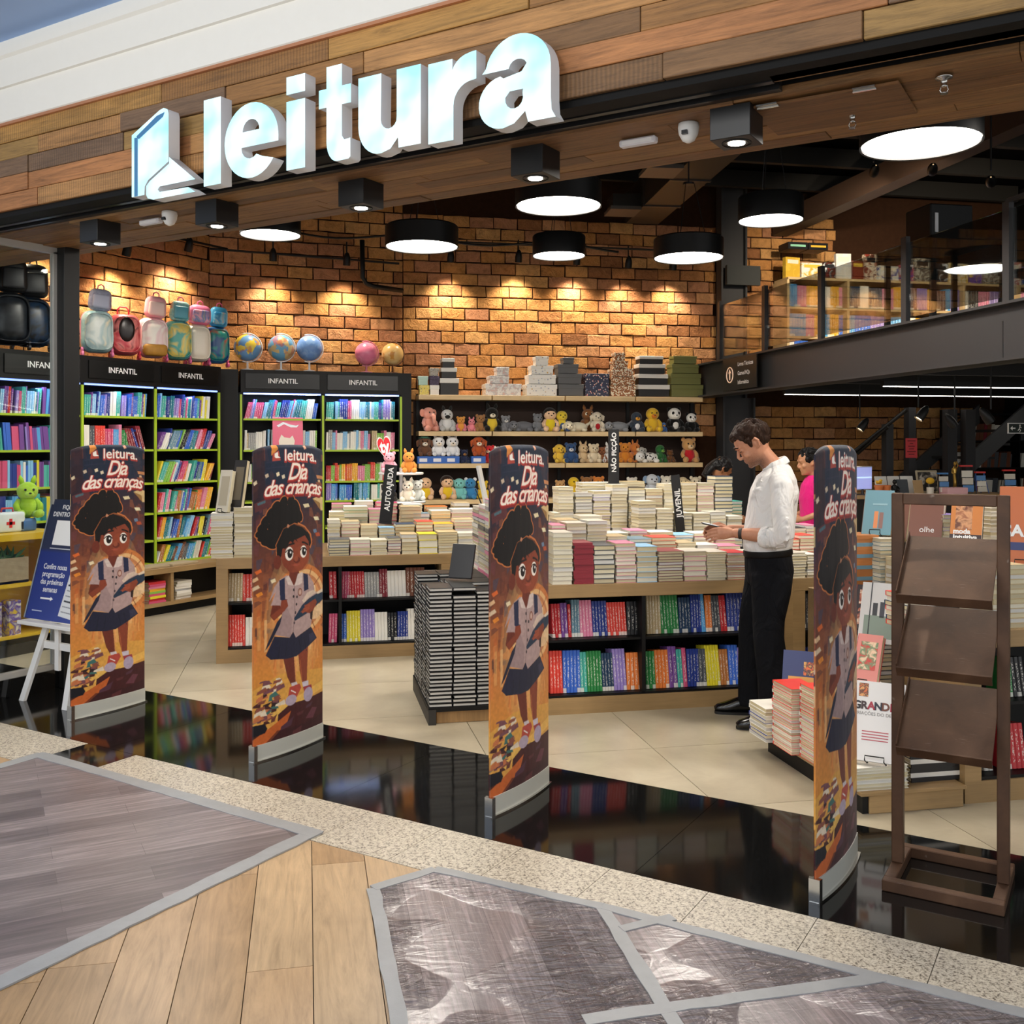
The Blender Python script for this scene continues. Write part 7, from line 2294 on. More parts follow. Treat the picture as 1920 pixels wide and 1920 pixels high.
MB().lathe([(.035, 0), (.037, .07), (.033, .07), (.031, .01)], 16).build('mug', plain('#f0e9d8', .3), yb_, auto=True)
MB().ball((0, 0, .14), (.05, .03, .035), 12, 8).build('flower', plain('#edbb2f', .5), yb_, smooth=True)

# ------------------------------------------------------------------ book display by the entrance
t5, MT5 = table('oak display table at the right behind the brown stand', 2.958, 4.5, 4.12, 5.6, ())
pb_ = thing('book_platform', 'low oak platform with black sides under the book display near the fourth banner', 'platform', frame(I(2.43, 4.09), UANG))
MB().bbox((.03, 0, 0), (.50, .06, .085), .003).build('front_board', M_OAKLAM, pb_)
MB().box((0, .01, 0), (.50, .95, .085)).build('skirt', M_SHELFBLACK, pb_)
MB().bbox((-.02, -.015, .085), (.505, .98, .102), .002).build('top', M_OAKLAM, pb_)
Z5, ZP = .79, .102
stack(1436, 1490, 1330, 4.86, ['#f0ece2', '#2b3f8f', '#f0ece2', '#f0ece2'], .02, .2, ZP, where='white and blue pile, far left of the entrance display', kind='display_pile_book')
stack(1484, 1537, 1292, 4.64, ['#e4493c', '#f0ece2'], .016, .21, ZP, where='red striped pile left of the fourth banner', kind='display_pile_book')
stack(1539, 1600, 1300, 4.42, ['#e4493c', '#f0ece2'], .016, .21, ZP, where='red striped pile behind the fourth banner', kind='display_pile_book')
stack(1598, 1704, 1441, 4.10, ['#f0ece2', '#d9d3c4', '#f0ece2'], .016, .26, ZP, where='white magazine pile, front of the entrance display', kind='display_pile_book')
stack(1600, 1692, 1300, 4.40, ['#c62f35', '#f0ece2'], .02, .2, ZP, where='red and white pile behind the white cover', kind='display_pile_book')
stack(1603, 1682, 1212, 4.66, ['#53575c', '#1d1d20', '#53575c'], .022, .2, ZP, where='dark pile in the middle of the entrance display', kind='display_pile_book')
stack(1708, 1806, 1408, 4.16, ['#1d1d20', '#f0ece2', '#1d1d20'], .022, .2, ZP, spine=True, where='black and white pile beside the white magazines', kind='display_pile_book')
stack(1604, 1649, 1004, 5.10, ['#b9763f', '#b9763f', '#6a8fa0'], .021, .2, Z5, spine=True, where='brown and slate striped pile beside the fourth banner', kind='display_pile_book')
stack(1650, 1692, 1010, 5.02, ['#1f5f6c', '#d9d3c4'], .022, .2, Z5, where='teal and cream pile beside the brown striped one', kind='display_pile_book')
for i, (a, b, y, v, c, sp) in enumerate(((1705, 1742, 1118, 4.2, ['#e4493c', '#25405e', '#f0ece2'], 0), (1743, 1800, 1118, 4.18, ['#1d1d20', '#f0ece2'], 1), (1803, 1860, 1124, 4.16, ['#a8a7a4'], 0), (1862, 1925, 1060, 4.16, ['#c9b48a'], 0), (1730, 1770, 1060, 4.45, ['#d9d3c4'], 0), (1700, 1728, 1050, 4.8, ['#c9b48a'], 0), (1768, 1800, 965, 4.85, ['#9b86c9', '#c9b48a', '#c9b48a'], 0), (1802, 1842, 1010, 4.75, ['#c9b48a'], 0), (1840, 1858, 950, 4.9, ['#c9b48a'], 0), (1858, 1890, 945, 4.8, ['#f0ece2'], 0), (1890, 1930, 1050, 4.5, ['#d9d3c4'], 0))):
    stack(a, b, y, v, c, .022, .2, Z5, spine=bool(sp), where='%s pile seen through the brown stand' % ORD[i], kind='display_pile_book')
px_row(MT5, 4.22, .452, .2, [(1886, 1900, '#2f8a46', 2), (1900, 1925, '#1d1d20', 3)], 'on the upper shelf right of the brown stand')
px_row(MT5, 4.20, .117, .2, [(1845, 1862, '#1d1d20', 2), (1880, 1925, '#c62f35', 5)], 'on the lower shelf right of the brown stand')

def cover_book(x0, x1, yb, hpx, v, label, col, art=None, tilt=24, turn=0.0, th=.02, spine=None, voff=0.0):
    """book propped up on a wire stand, cover towards the entrance"""
    ua, zb = pV(x0, yb, v)
    ub = pV(x1, yb, v)[0]
    w = ub - ua
    d = I((ua + ub) / 2, v).dot(FW)
    h = hpx / FPX * d / math.cos(R(tilt))
    M = frame(I((ua + ub) / 2, v, zb), (UANG + turn) if x1 < 1000 else turn * .5) @ Matrix.Rotation(R(-tilt), 4, 'X')
    t = thing('propped_book', label, 'book', M, 'books propped on wire stands')
    MB().box((-w / 2, -.001, 0), (w / 2, .002, h)).build('front_cover', plain(col, .35), t)
    MB().box((-w / 2 + .003, .002, .003), (w / 2 - .003, th, h - .003)).build('page_block', M_PAGES, t)
    MB().box((-w / 2, th, 0), (w / 2, th + .003, h)).build('back_cover', plain(spine or col, .4), t)
    MB().box((-w / 2 - .002, -.001, 0), (-w / 2, th + .003, h)).build('spine', plain(spine or col, .4), t)
    if art:
        for nm, lo, hi, c in art:
            MB().box((-w / 2 + lo[0] * w, -.0022, lo[1] * h), (-w / 2 + hi[0] * w, -.001, hi[1] * h)).build(nm, c if not isinstance(c, str) else plain(c, .4), t)
    wr = MB()
    wr.tube([(-w * .18, -.03, .0), (-w * .18, -.03, .02), (w * .18, -.03, .02), (w * .18, -.03, 0), (w * .18, th + .02, -.005), (0, th + .05, h * .5), (-w * .18, th + .02, -.005), (-w * .18, -.03, 0)], .003, 5)
    wr.build('wire_stand', M_BLACK, t)
    return t, w, h
skin_print = mottled('figure_print', '#8a5a3c', '#c98a5e', '#5a3a2c', 14)
t, w, h = cover_book(1597, 1684, 1432, 138, 4.10, 'white book titled GRANDES propped at the front of the entrance display', '#efece8', [('logo_print', (.12, .80), (.30, .97), mottled('logo_orange', '#e0702c', '#1c1714', '#e9a05a', 60))], 22, .1, .03)
for k, (ch_, c) in enumerate(zip('GRANDES', ('#2a2526', '#4a3a3a', '#b03a4a', '#2f3440', '#7a4a3a', '#b02f4a', '#2a2a30'))):
    lettering(ch_, w * .21, Matrix.Translation((-w * .40 + k * w * .135, -.003, h * .645)), t, plain(c, .5), 'cover_lettering', bold=.002)
lettering('CRIAÇÕES DO DESIGN', w * .088, Matrix.Translation((0, -.003, h * .57)), t, plain('#8d8a88', .5), 'cover_lettering')
for k in range(4):
    MB().box((-w * .28, -.0025, h * (.36 - .035 * k)), (w * .22, -.001, h * (.372 - .035 * k))).build('cover_print', plain('#c25a62', .5), t)
cover_book(1468, 1532, 1324, 95, 4.82, 'dark blue book with an orange emblem propped left of the fourth banner', '#27336b', [('emblem_print', (.55, .55), (.95, .80), mottled('em', '#e0702c', '#2b2430', '#e9b25a', 40)), ('title_print', (.15, .42), (.9, .52), '#e0a24a'), ('lower_print', (.05, .05), (.95, .22), '#3a4f9a')], 20, .25)
cover_book(1612, 1678, 1208, 108, 4.68, 'grey photo book with small figures propped in the middle of the display', '#c9c8c4', [('mountain_print', (.10, .08), (.9, .45), '#7f8f80'), ('figure_print', (.30, .45), (.42, .66), '#2a2a2c'), ('figure_print', (.48, .42), (.60, .68), '#33323a'), ('strap_print', (.22, .1), (.25, 1), '#3a3a3c')], 22, -.1, .04, '#d8d6d0')
cover_book(1598, 1640, 1286, 88, 4.50, 'pink patterned book propped behind the fourth banner', '#d98a80', [('leaf_print', (.15, .3), (.85, .85), mottled('leafp', '#e9c9a8', '#6d8f6a', '#c9463f', 30))], 28, -.2, .04, '#c23a44')
cover_book(1599, 1628, 1190, 88, 4.92, 'dark book with red edge propped next to the fourth banner', '#2a1d1c', [('flame_print', (.2, .2), (.9, .9), mottled('flm', '#2a1d1c', '#a8563a', '#d9c9b0', 25))], 24, -.1, .03, '#a8232c')
cover_book(1618, 1666, 1003, 82, 5.14, 'slate blue book with two hands on its cover on the brown striped pile', '#6f97a2', [('hand_print', (.38, .14), (.52, .52), '#d98a5a'), ('hand_print', (.56, .14), (.70, .50), '#8d6a62'), ('title_print', (.3, .66), (.8, .70), '#8fb0b8')], 22, -.1, .03, '#7a4a2c')
cover_book(1666, 1696, 1010, 76, 5.08, 'brown book with white spine lettering on the teal pile', '#7a5446', None, 24, -.2, .05, '#e6dcc8')
t, w, h = cover_book(1702, 1756, 1058, 118, 4.86, 'brown cover with white lettering seen through the brown stand', '#7d5344', [('skin_print', (.05, .05), (.95, .30), skin_print), ('red_print', (.0, .0), (.3, .12), '#c9523f')], 20, -.15, .05, '#8a7258')
for k, s_ in enumerate(('', 'olhe')):
    lettering(s_, w * .26, Matrix.Translation((w * .05, -.003, h * (.62 - .13 * k))), t, M_WHITE, 'cover_lettering')
t, w, h = cover_book(1785, 1834, 1020, 76, 4.70, 'orange portrait cover titled moda intuitiva seen through the brown stand', '#d0823a', [('face_print', (.15, .35), (.68, .92), mottled('facep', '#a86a44', '#d9a070', '#6f402a', 18)), ('shade_print', (.0, .0), (1, .22), '#3a2a2a')], 18, -.1, .04, '#2a2624')
for k, s_ in enumerate(('moda', 'intuitiva')):
    lettering(s_, w * .24, Matrix.Translation((-w * .40, -.003, h * (.24 - .14 * k))), t, M_WHITE, 'cover_lettering', align='LEFT', bold=.0015)
t, w, h = cover_book(1882, 1960, 1060, 145, 4.35, 'large orange cover with white letters at the right picture edge', '#c9692c', [('blue_print', (0, .18), (1, .28), '#27336b')], 14, 0, .04)
lettering('SA', w * .34, Matrix.Translation((-w * .42, -.003, h * .36)), t, M_WHITE, 'cover_lettering', align='LEFT', bold=.003)

# ------------------------------------------------------------------ brown metal stand
M_RUST = None
def rust():
    t = NT('brown_metal')
    v = t.coords('Object')
    n = t.noise(v, 7, 5, .6, .5)
    sc = t.noise(t.coords('Object', (3, 60, 3), (0, 0, .6)), 4, 3, .7)
    c = t.ramp(n, ((.3, '#4a3324'), (.55, '#5a3f2c'), (.75, '#694c37')))
    c = t.mix(c, '#a89a8c', t.ramp(sc, ((.66, 0.0), (.74, .5))))
    t.base(c, t.math('MULTIPLY_ADD', n, .3, .32), .25)
    return t.m
M_RUST = rust()
SX0, SX1, SY0, SY1, SH_ = -.755, -.345, 3.90, 4.31, 1.462
bsn = thing('metal_display_stand', 'empty brown metal display stand with three sloping trays at the right', 'display stand', Matrix.Translation((SX0, SY0, 0)))
wS, dS = SX1 - SX0, SY1 - SY0
b_ = .042
for lo, hi in (((0, 0, 0), (wS, b_, b_)), ((0, dS - b_, 0), (wS, dS, b_)), ((0, b_, 0), (b_, dS - b_, b_)), ((wS - b_, b_, 0), (wS, dS - b_, b_))):
    MB().bbox(lo, hi, .003).build('base_bar', M_RUST, bsn)
for x in (0, wS - b_):
    MB().bbox((x, dS / 2 - .02, b_), (x + b_, dS / 2 + .02, SH_), .003).build('post', M_RUST, bsn)
MB().bbox((b_, dS / 2 - .02, SH_ - .042), (wS - b_, dS / 2 + .02, SH_), .003).build('top_bar', M_RUST, bsn)
for zf in (1.085, .815, .52):
    tl = R(36)
    Mt = Matrix.Translation((b_ + .001, .045, zf)) @ Matrix.Rotation(tl, 4, 'X')
    wt = wS - 2 * b_ - .002
    tr_ = MB().bbox((0, 0, 0), (wt, .34, .006), .001).build('tray', M_RUST, bsn, Mt)
    MB().bbox((0, -.006, -.028), (wt, 0, .018), .001).build('lip', M_RUST, tr_)
    MB().bbox((0, 0, .006), (.005, .34, .030), .001).build('side_lip', M_RUST, tr_)

# ------------------------------------------------------------------ hanging section signs over the tables
def blade(x0, y0, x1, y1, v, txt, label, size=.085, wid=.10, tilt=0.0):
    u0, zt = pV(x0, y0, v)
    ub, zb = pV(x1, y1, v)
    t = thing('section_sign', label, 'sign', frame(I((u0 + ub) / 2, v, zb), UANG) @ Matrix.Rotation(tilt, 4, 'Y'), 'upright black section signs')
    MB().box((-wid / 2, 0, -.02), (wid / 2, .012, zt - zb)).build('panel', plain('#0d0d0d', .35), t)
    me = text_mesh(txt, size, bold=.0015)
    me.transform(Matrix.Rotation(R(90), 4, 'X') @ Matrix.Rotation(R(90), 4, 'Z'))
    me.materials.clear()
    me.materials.append(M_WHITE)
    link('lettering', me, t, Matrix.Translation((size * .35, -.002, (zt - zb) * .56)))
    MB().box((-.05, -.03, -.03), (.05, .04, -.015)).build('foot', plain('#0d0d0d', .35), t)
blade(726, 871, 720, 975, VT1 + .30, 'AUTOAJUDA', 'black upright sign reading AUTOAJUDA among the piles', .060, .10, R(6))
blade(1151, 805, 1151, 903, VT1 + .54, 'NÃO FICÇÃO', 'black upright sign reading NÃO FICÇÃO before the plush shelves', .056, .095)
blade(1272, 890, 1284, 1010, VT1 + .008, 'JUVENIL', 'black upright sign reading JUVENIL leaning beside the tall piles', .066, .075, R(-6))
# leaning display of books at the left table end
for i, (x0, x1, yb, hp, c, lab) in enumerate(((402, 428, 960, 78, '#d8d0bc', 'thick cream book propped on the left end of the oak table'), (428, 454, 951, 88, '#2b2722', 'black book on a wire stand above the white pile'))):
    cover_book(x0, x1, yb, hp, VT1 + .06 + i * .03, lab, c, [('cover_print', (.15, .15), (.85, .85), plain('#b7ac93' if not i else '#6d6350', .5))], 14, -.5, .04)
tm = thing('tumbler', 'pink and turquoise drinking cup behind the second banner', 'cup', frame(I(pV(480, 935, VT1 + .4)[0], VT1 + .4, .79 + .02), UANG))
MB().lathe([(.05, .16), (.058, .30), (.06, .30), (.055, .31)], 18).build('cup', plain('#d9669a', .35), tm, smooth=True)
MB().lathe([(.06, .30), (.06, .33), (.03, .345)], 18).build('lid', plain('#4fc3d6', .35), tm, smooth=True)
MB().lathe([(.045, 0), (.05, .16)], 18).build('sleeve', plain('#e58fb4', .4), tm, smooth=True)
lb = cover_book(902, 930, 955, 82, VT2 + .9, 'thin book standing on top of the wrapped piles beside the third banner', '#cfcdc8', None, 12, 1.2, .012)

# ------------------------------------------------------------------ toy corner behind the window
yk = thing('play_kitchen', 'bright yellow toy display cabinet behind the shop window', 'cabinet', frame(Vector((-7.35, 4.35, 0)), R(90)))
ky = plain('#d9b21f', .4)
for lo, hi, nm in (((-.1, 0, .10), (.82, .05, .16), 'bottom'), ((-.1, 0, .90), (.82, .5, .95), 'top'), ((-.1, .45, .10), (.82, .5, .90), 'back'), ((.78, 0, .10), (.82, .5, .90), 'side'), ((-.1, 0, .10), (-.06, .5, .90), 'side'), ((-.1, 0, .10), (.82, .5, .14), 'floor_board')):
    MB().box(lo, hi).build(nm, ky, yk)
MB().box((-.08, .03, 0), (.8, .47, .10)).build('plinth', M_BLACK, yk)
bk_ = thing('plant_crate', 'beige crate with a green plant inside the yellow cabinet', 'crate', frame(Vector((-7.52, 4.72, .56)), R(90)))
MB().box((-.16, -.1, 0), (.16, .1, .02)).build('bottom', plain('#b9a582', .7), bk_)
for lo, hi in (((-.16, -.1, 0), (.16, -.085, .2)), ((-.16, .085, 0), (.16, .1, .2)), ((-.16, -.085, 0), (-.145, .085, .2)), ((.145, -.085, 0), (.16, .085, .2))):
    MB().box(lo, hi).build('side', plain('#b9a582', .7, grain=.4), bk_)
pl_ = MB()
for k in range(46):
    a, e2 = r7.uniform(0, 6.28), r7.uniform(.2, 1.3)
    L = r7.uniform(.07, .15)
    p0 = Vector((r7.uniform(-.1, .1), r7.uniform(-.05, .05), .18))
    p1 = p0 + Vector((math.cos(a) * math.cos(e2), math.sin(a) * math.cos(e2), math.sin(e2))) * L
    pl_.tube([tuple(p0), tuple((p0 + p1) / 2), tuple(p1)], [.004, .014, .002], 5, flat=.3)
pl_.build('foliage', plain('#3f6b3a', .6), bk_)
MB().box((-.2, -.12, -.03), (.2, .12, 0)).build('shelf_board', ky, bk_)
for i in range(2):
    bx = MB().bbox((-.05, -.06, 0), (.05, .06, .28), .003).build('toy_carton', mottled('carton%d' % i, '#e8c63a', '#5a3fa0', '#e7e2d0', 14), None, frame(Vector((-7.50, 4.62 + i * .16, .141)), R(90)))
    tag(bx, ('yellow and purple toy carton at the picture edge', 'yellow and purple toy carton with a round picture, inside the yellow cabinet')[i], 'toy box', 'toy cartons in the yellow cabinet')
for i, (y, c, w, h, lab) in enumerate(((4.55, '#3f8fb0', .30, .26, 'blue toy case on top of the yellow cabinet'), (4.80, '#d9e2e4', .26, .16, 'white toy doctor case with a red cross'), (4.95, '#2c5f9a', .16, .10, 'dark blue folded plush cloth beside the toy cases'))):
    t = thing('toy_case', lab, 'toy', frame(Vector((-7.58 if i else -7.70, y, .951)), R(90)), 'toys on the yellow cabinet')
    link('case', rbox_mesh('case', w, .10, h, .02, plain(c, .35), 3), t)
    if i < 2:
        MB().tube([(-.05, 0, h), (-.045, 0, h + .03), (.045, 0, h + .03), (.05, 0, h)], .008, 6).build('handle', plain('#c8403a' if i else '#2f7f9a', .4), t, smooth=True)
    if i == 1:
        MB().box((-.035, -.053, .06), (.035, -.05, .085)).build('cross', plain('#d02f35', .4), t)
        MB().box((-.012, -.053, .037), (.012, -.05, .108)).build('cross', plain('#d02f35', .4), t)
plush(0, 0, 0, 0, '#a8cf3a', 'lime green plush on the blue cloth behind the window', ears='up', M=frame(Vector((-7.62, 5.00, 1.052)), R(70)), hm=.30)
# ------------------------------------------------------------------ people
def fuse(mb, name, mat, voxel, smooth=4, keep=None):
    """one continuous skin from overlapping closed shapes"""
    me0 = mb.mesh(name, mat)
    o = bpy.data.objects.new(name, me0)
    COL.objects.link(o)
    m = o.modifiers.new('r', 'REMESH')
    m.mode = 'VOXEL'
    m.voxel_size = voxel
    m.use_smooth_shade = True
    if smooth:
        s = o.modifiers.new('s', 'SMOOTH')
        s.factor, s.iterations = .5, smooth
    me = bpy.data.meshes.new_from_object(o.evaluated_get(bpy.context.evaluated_depsgraph_get()))
    bpy.data.objects.remove(o)
    bpy.data.meshes.remove(me0)
    me.name = name
    me.materials.clear()
    me.materials.append(mat)
    return me
def skin_mat(name, c, c2):
    t = NT(name)
    n = t.noise(t.coords('Object'), 22, 4, .6)
    t.base(t.mix(c, c2, t.ramp(n, ((.35, 0.0), (.7, .6)))), .5)
    return t.m
def stubble(m, c, r1, r2, colr):
    """beard shadow: a darker, speckled patch of skin around the point c of the body"""
    t = NT.__new__(NT)
    t.m, t.t = m, m.node_tree
    t.b = t.t.nodes['Principled BSDF']
    vm = t.n('ShaderNodeVectorMath', operation='DISTANCE')
    tc = t.n('ShaderNodeTexCoord')
    t.l(tc.outputs['Object'], vm.inputs[0])
    vm.inputs[1].default_value = c
    f = t.n('ShaderNodeMapRange')
    f.inputs[1].default_value, f.inputs[2].default_value = r2, r1
    t.l(vm.outputs['Value'], f.inputs[0])
    n = t.noise(tc.outputs['Object'], 260, 2, .6)
    k = t.math('MULTIPLY', f.outputs[0], t.math('MULTIPLY_ADD', n, 1.2, .15), clamp=True)
    old = t.b.inputs['Base Color'].links[0].from_socket
    t.l(t.mix(old, colr, k), t.b.inputs['Base Color'])
def cloth_mat(name, c, wr=.5, rough=.8, sheen=.12):
    t = NT(name)
    v = t.coords('Object', (1, 1, .55))
    n = t.noise(v, 9, 3, .5, 1.4)
    t.base(c, rough, 0, .2)
    t.b.inputs['Sheen Weight'].default_value = sheen
    t.bump(n, wr, .05)
    return t.m
def head_shape(mb, M):
    """face looking along +x of M, origin in the middle of the skull"""
    rings = [(-.122, .055, .012, .022), (-.116, .076, -.005, .036), (-.100, .085, -.035, .048), (-.080, .088, -.058, .057), (-.060, .089, -.074, .063), (-.040, .088, -.086, .067), (-.018, .087, -.096, .071), (.005, .086, -.103, .074), (.022, .094, -.107, .0755), (.045, .093, -.108, .076), (.068, .086, -.104, .073), (.090, .068, -.090, .063), (.107, .040, -.066, .047), (.119, .005, -.034, .024)]
    n, v, f = 28, [], []
    for z, fr, ba, hw in rings:
        cx, a = (fr + ba) / 2, (fr - ba) / 2
        for i in range(n):
            t = 2 * math.pi * i / n
            ct, st_ = math.cos(t), math.sin(t)
            ex = .85
            v.append((cx + a * math.copysign(abs(ct) ** ex, ct), hw * math.copysign(abs(st_) ** ex, st_), z))
    for j in range(len(rings) - 1):
        for i in range(n):
            f.append((j * n + i, j * n + (i + 1) % n, (j + 1) * n + (i + 1) % n, (j + 1) * n + i))
    f += [tuple(range(n))[::-1], tuple(range((len(rings) - 1) * n, len(rings) * n))]
    mb.add(v, f, 0, M)
    mb.tube([(.086, 0, .018), (.099, 0, -.002), (.112, 0, -.026), (.108, 0, -.040), (.088, 0, -.046)], [.007, .0085, .0105, .010, .007], 10, M=M)
    for s in (-1, 1):
        mb.ball((.098, s * .009, -.038), (.008, .008, .007), 10, 7, M=M)
        mb.tube([(.082, s * .050, .022), (.095, s * .034, .028), (.096, s * .014, .020)], [.006, .008, .007], 8, M=M)
        mb.ball((.074, s * .034, .003), (.016, .017, .014), 12, 8, M=M)
        mb.ball((.060, s * .046, -.032), (.026, .020, .022), 12, 8, M=M)
        mb.tube([(-.004, s * .074, .022), (-.018, s * .089, .030), (-.028, s * .093, .010), (-.020, s * .090, -.018), (-.004, s * .077, -.034)], [.006, .009, .009, .008, .006], 8, M=M)
        mb.ball((-.010, s * .074, -.004), (.014, .008, .024), 10, 7, M=M)
    mb.tube([(.083, -.022, -.066), (.093, 0, -.063), (.083, .022, -.066)], .0055, 8, M=M)
    mb.tube([(.080, -.019, -.077), (.090, 0, -.077), (.080, .019, -.077)], .0065, 8, M=M)
    mb.ball((.074, 0, -.106), (.018, .022, .016), 10, 7, M=M)
def hand_shape(mb, wr, palm, s, drop=0.0):
    """palm and five fingers; wr wrist, palm centre, s the side the thumb leans to (+1 or -1 along y)"""
    w, p = Vector(wr), Vector(palm)
    d = (p - w).normalized()
    mb.tube([tuple(w), tuple(w.lerp(p, .5)), tuple(p), tuple(p + d * .035)], [(.022, .026), (.030, .020), (.038, .018), (.034, .013)], 12, up=(0, 0, 1))
    k0 = p + d * .032
    for i, (dz, L) in enumerate(((.030, .072), (.010, .080), (-.010, .074), (-.029, .058))):
        a = k0 + Vector((0, 0, dz))
        b = a + d * (L * .48) + Vector((0, s * .006, -.004 - drop))
        c = b + d * (L * .30) + Vector((0, s * .024, -.010 - drop))
        e = c + d * (L * .04) + Vector((0, s * .024, -.004))
        r = (.0082, .0080, .0078, .0072)[i]
        mb.tube([tuple(a - d * .02), tuple(a), tuple(b), tuple(c), tuple(e)], [r * 1.1, r * 1.12, r, r * .92, r * .7], 9)
    t0 = w.lerp(p, .55) + Vector((0, s * .012, .026))
    t1 = t0 + d * .034 + Vector((0, s * .016, .016))
    t2 = t1 + d * .036 + Vector((0, s * .010, -.002))
    mb.tube([tuple(t0 - d * .015 - Vector((0, 0, .012))), tuple(t0), tuple(t1), tuple(t2)], [.014, .0125, .0105, .0075], 9)
def curls(M, n, seed, rmin, rmax, keep, shell=1.0, cx=-.012, cz=.03, ax=.104, ay=.084, az=.098):
    r = random.Random(seed)
    mb = MB()
    mb.ball((cx, 0, cz), (ax * shell, ay * shell, az * shell), 20, 14, M=M)
    k = 0
    while k < n:
        a, e2 = r.uniform(0, 6.283), math.asin(r.uniform(-.75, 1))
        p = Vector((math.cos(a) * math.cos(e2), math.sin(a) * math.cos(e2), math.sin(e2)))
        q = Vector((cx + p.x * ax, p.y * ay, cz + p.z * az))
        if not keep(q):
            continue
        mb.ball(tuple(q * 1.0 + p * r.uniform(-.004, .010)), (r.uniform(rmin, rmax), r.uniform(rmin, rmax), r.uniform(rmin, rmax)), 8, 6, M=M)
        k += 1
    return mb

def shoe(mb, x0, x1, y, ang=0.0):
    M = Matrix.Translation((x0, y, 0)) @ Matrix.Rotation(ang, 4, 'Z')
    L = x1 - x0
    mb.tube([(0, 0, .052), (L * .12, 0, .058), (L * .32, 0, .062), (L * .55, 0, .050), (L * .78, 0, .036), (L * .93, 0, .030), (L, 0, .024)], [(.040, .030), (.055, .037), (.058, .039), (.046, .043), (.032, .046), (.024, .038), (.014, .022)], 16, M=M, up=(0, 0, 1))
    return M, L

# --- the man reading his phone
mb0 = W((1432 - 960) / FPX * 6.0, 6.0)
MAN = frame(mb0, math.atan2(-RT.y, -RT.x) - R(4))
man = thing('person', 'man with brown curls in a white shirt and black trousers looking at his phone', 'person', MAN)
SKIN = skin_mat('skin_light', '#c88d6c', '#b06f52')
stubble(SKIN, (.045, 0, 1.535), .05, .10, '#4a3226')
HM = Matrix.Translation((.068, 0, 1.652)) @ Matrix.Rotation(R(33), 4, 'Y')
bd = MB()
head_shape(bd, HM)
bd.tube([(-.075, 0, 1.46), (-.045, 0, 1.53), (.0, 0, 1.585), (.035, 0, 1.64)], [.070, .058, .055, .055], 16)
bd.tube([(-.02, 0, .86), (-.01, 0, 1.0), (-.03, 0, 1.2), (-.06, 0, 1.36), (-.075, 0, 1.47)], [(.09, .12), (.09, .11), (.09, .12), (.09, .12), (.06, .09)], 18, up=(1, 0, 0))
for s, wf, ws_, wz in ((1, .185, .075, 1.128), (-1, .20, -.07, 1.138)):
    bd.tube([(-.06, s * .16, 1.44), (-.064, s * .225, 1.30), (-.07, s * .235, 1.13)], [.045, .042, .04], 12)
    bd.tube([(-.09, s * .235, 1.13), (-.03, s * .19, 1.118), (.08, s * .12, 1.122), (wf, ws_, wz)], [.047, .048, .040, .027], 14)
    hand_shape(bd, (wf - .005, ws_, wz), (wf + .06, ws_ - s * .012, wz - .004), -s, .002)
for s, kx, axx in ((1, .0, -.04), (-1, .07, .05)):
    bd.tube([(-.02, s * .09, .90), (kx, s * .11, .52), (axx - .01, s * (.15 if s > 0 else .17), .08)], [.06, .035, .03], 12)
link('body', fuse(bd, 'body', SKIN, .0042, 2), man)
# hair, brows, stubble
hr = curls(HM, 330, 5, .012, .021, lambda q: (q.z > .004 + (q.x > .03) * .054 + (q.x > .055) * .016 or (q.x < -.045 and q.z > -.062)) and not (-.046 < q.x < .014 and q.z < .036 and abs(q.y) > .04), .95, ay=.080, cz=.040, az=.088)
HAIR = cloth_mat('brown_hair', '#2c1a0e', .9, .6, 0.0)
link('hair', fuse(hr, 'hair', HAIR, .006, 1), man)
br = MB()
for s in (-1, 1):
    br.tube([(.088, s * .050, .026), (.101, s * .034, .034), (.102, s * .012, .027)], [.003, .0045, .003], 6, M=HM)
br.build('eyebrow', HAIR, man, smooth=True)
ey = MB()
for s in (-1, 1):
    ey.tube([(.082, s * .046, .000), (.091, s * .034, -.004), (.086, s * .020, -.001)], .0022, 6, M=HM)
ey.build('eyelash', plain('#1a100c', .6), man, smooth=True)
# shirt
SHIRT = cloth_mat('white_shirt', '#e6e3de', .75, .7)
sh = MB()
sh.tube([(-.024, 0, 1.00), (-.020, 0, 1.04), (-.028, 0, 1.12), (-.045, 0, 1.24), (-.060, 0, 1.36), (-.075, 0, 1.45), (-.075, 0, 1.50), (-.062, 0, 1.53)], [(.130, .155), (.144, .164), (.146, .160), (.145, .160), (.140, .165), (.116, .160), (.085, .115), (.066, .072)], 24, up=(1, 0, 0))
sh.ball((-.10, 0, 1.36), (.105, .15, .12), 16, 10)
rw = random.Random(12)
for k in range(26):
    a, z = rw.uniform(0, 6.28), rw.uniform(1.04, 1.40)
    p0 = Vector((-.045 + .137 * math.cos(a), .152 * math.sin(a), z))
    p1 = Vector((-.045 + .139 * math.cos(a + .5), .154 * math.sin(a + .5), z + rw.uniform(-.05, .09)))
    sh.tube([tuple(p0), tuple(p0.lerp(p1, .5) * 1.004), tuple(p1)], [.004, .011, .004], 6)
for k in range(10):
    s = 1 if k % 2 else -1
    z = 1.11 + .03 * (k // 2) + rw.uniform(-.01, .01)
    sh.tube([(-.125, s * .25, z + .03), (-.075, s * .312, z), (-.020, s * .265, z - .015)], [.003, .008, .003], 6)
for s in (-1, 1):
    sh.tube([(-.065, s * .140, 1.455), (-.066, s * .205, 1.405), (-.064, s * .240, 1.28), (-.070, s * .255, 1.17), (-.072, s * .252, 1.112)], [.062, .066, .063, .060, .056], 14)
    sh.tube([(-.085, s * .250, 1.115), (-.03, s * .212, 1.108), (.022, s * .170, 1.114)], [.056, .063, .060], 14)
link('shirt', fuse(sh, 'shirt', SHIRT, .0085, 3), man)
cf = MB()
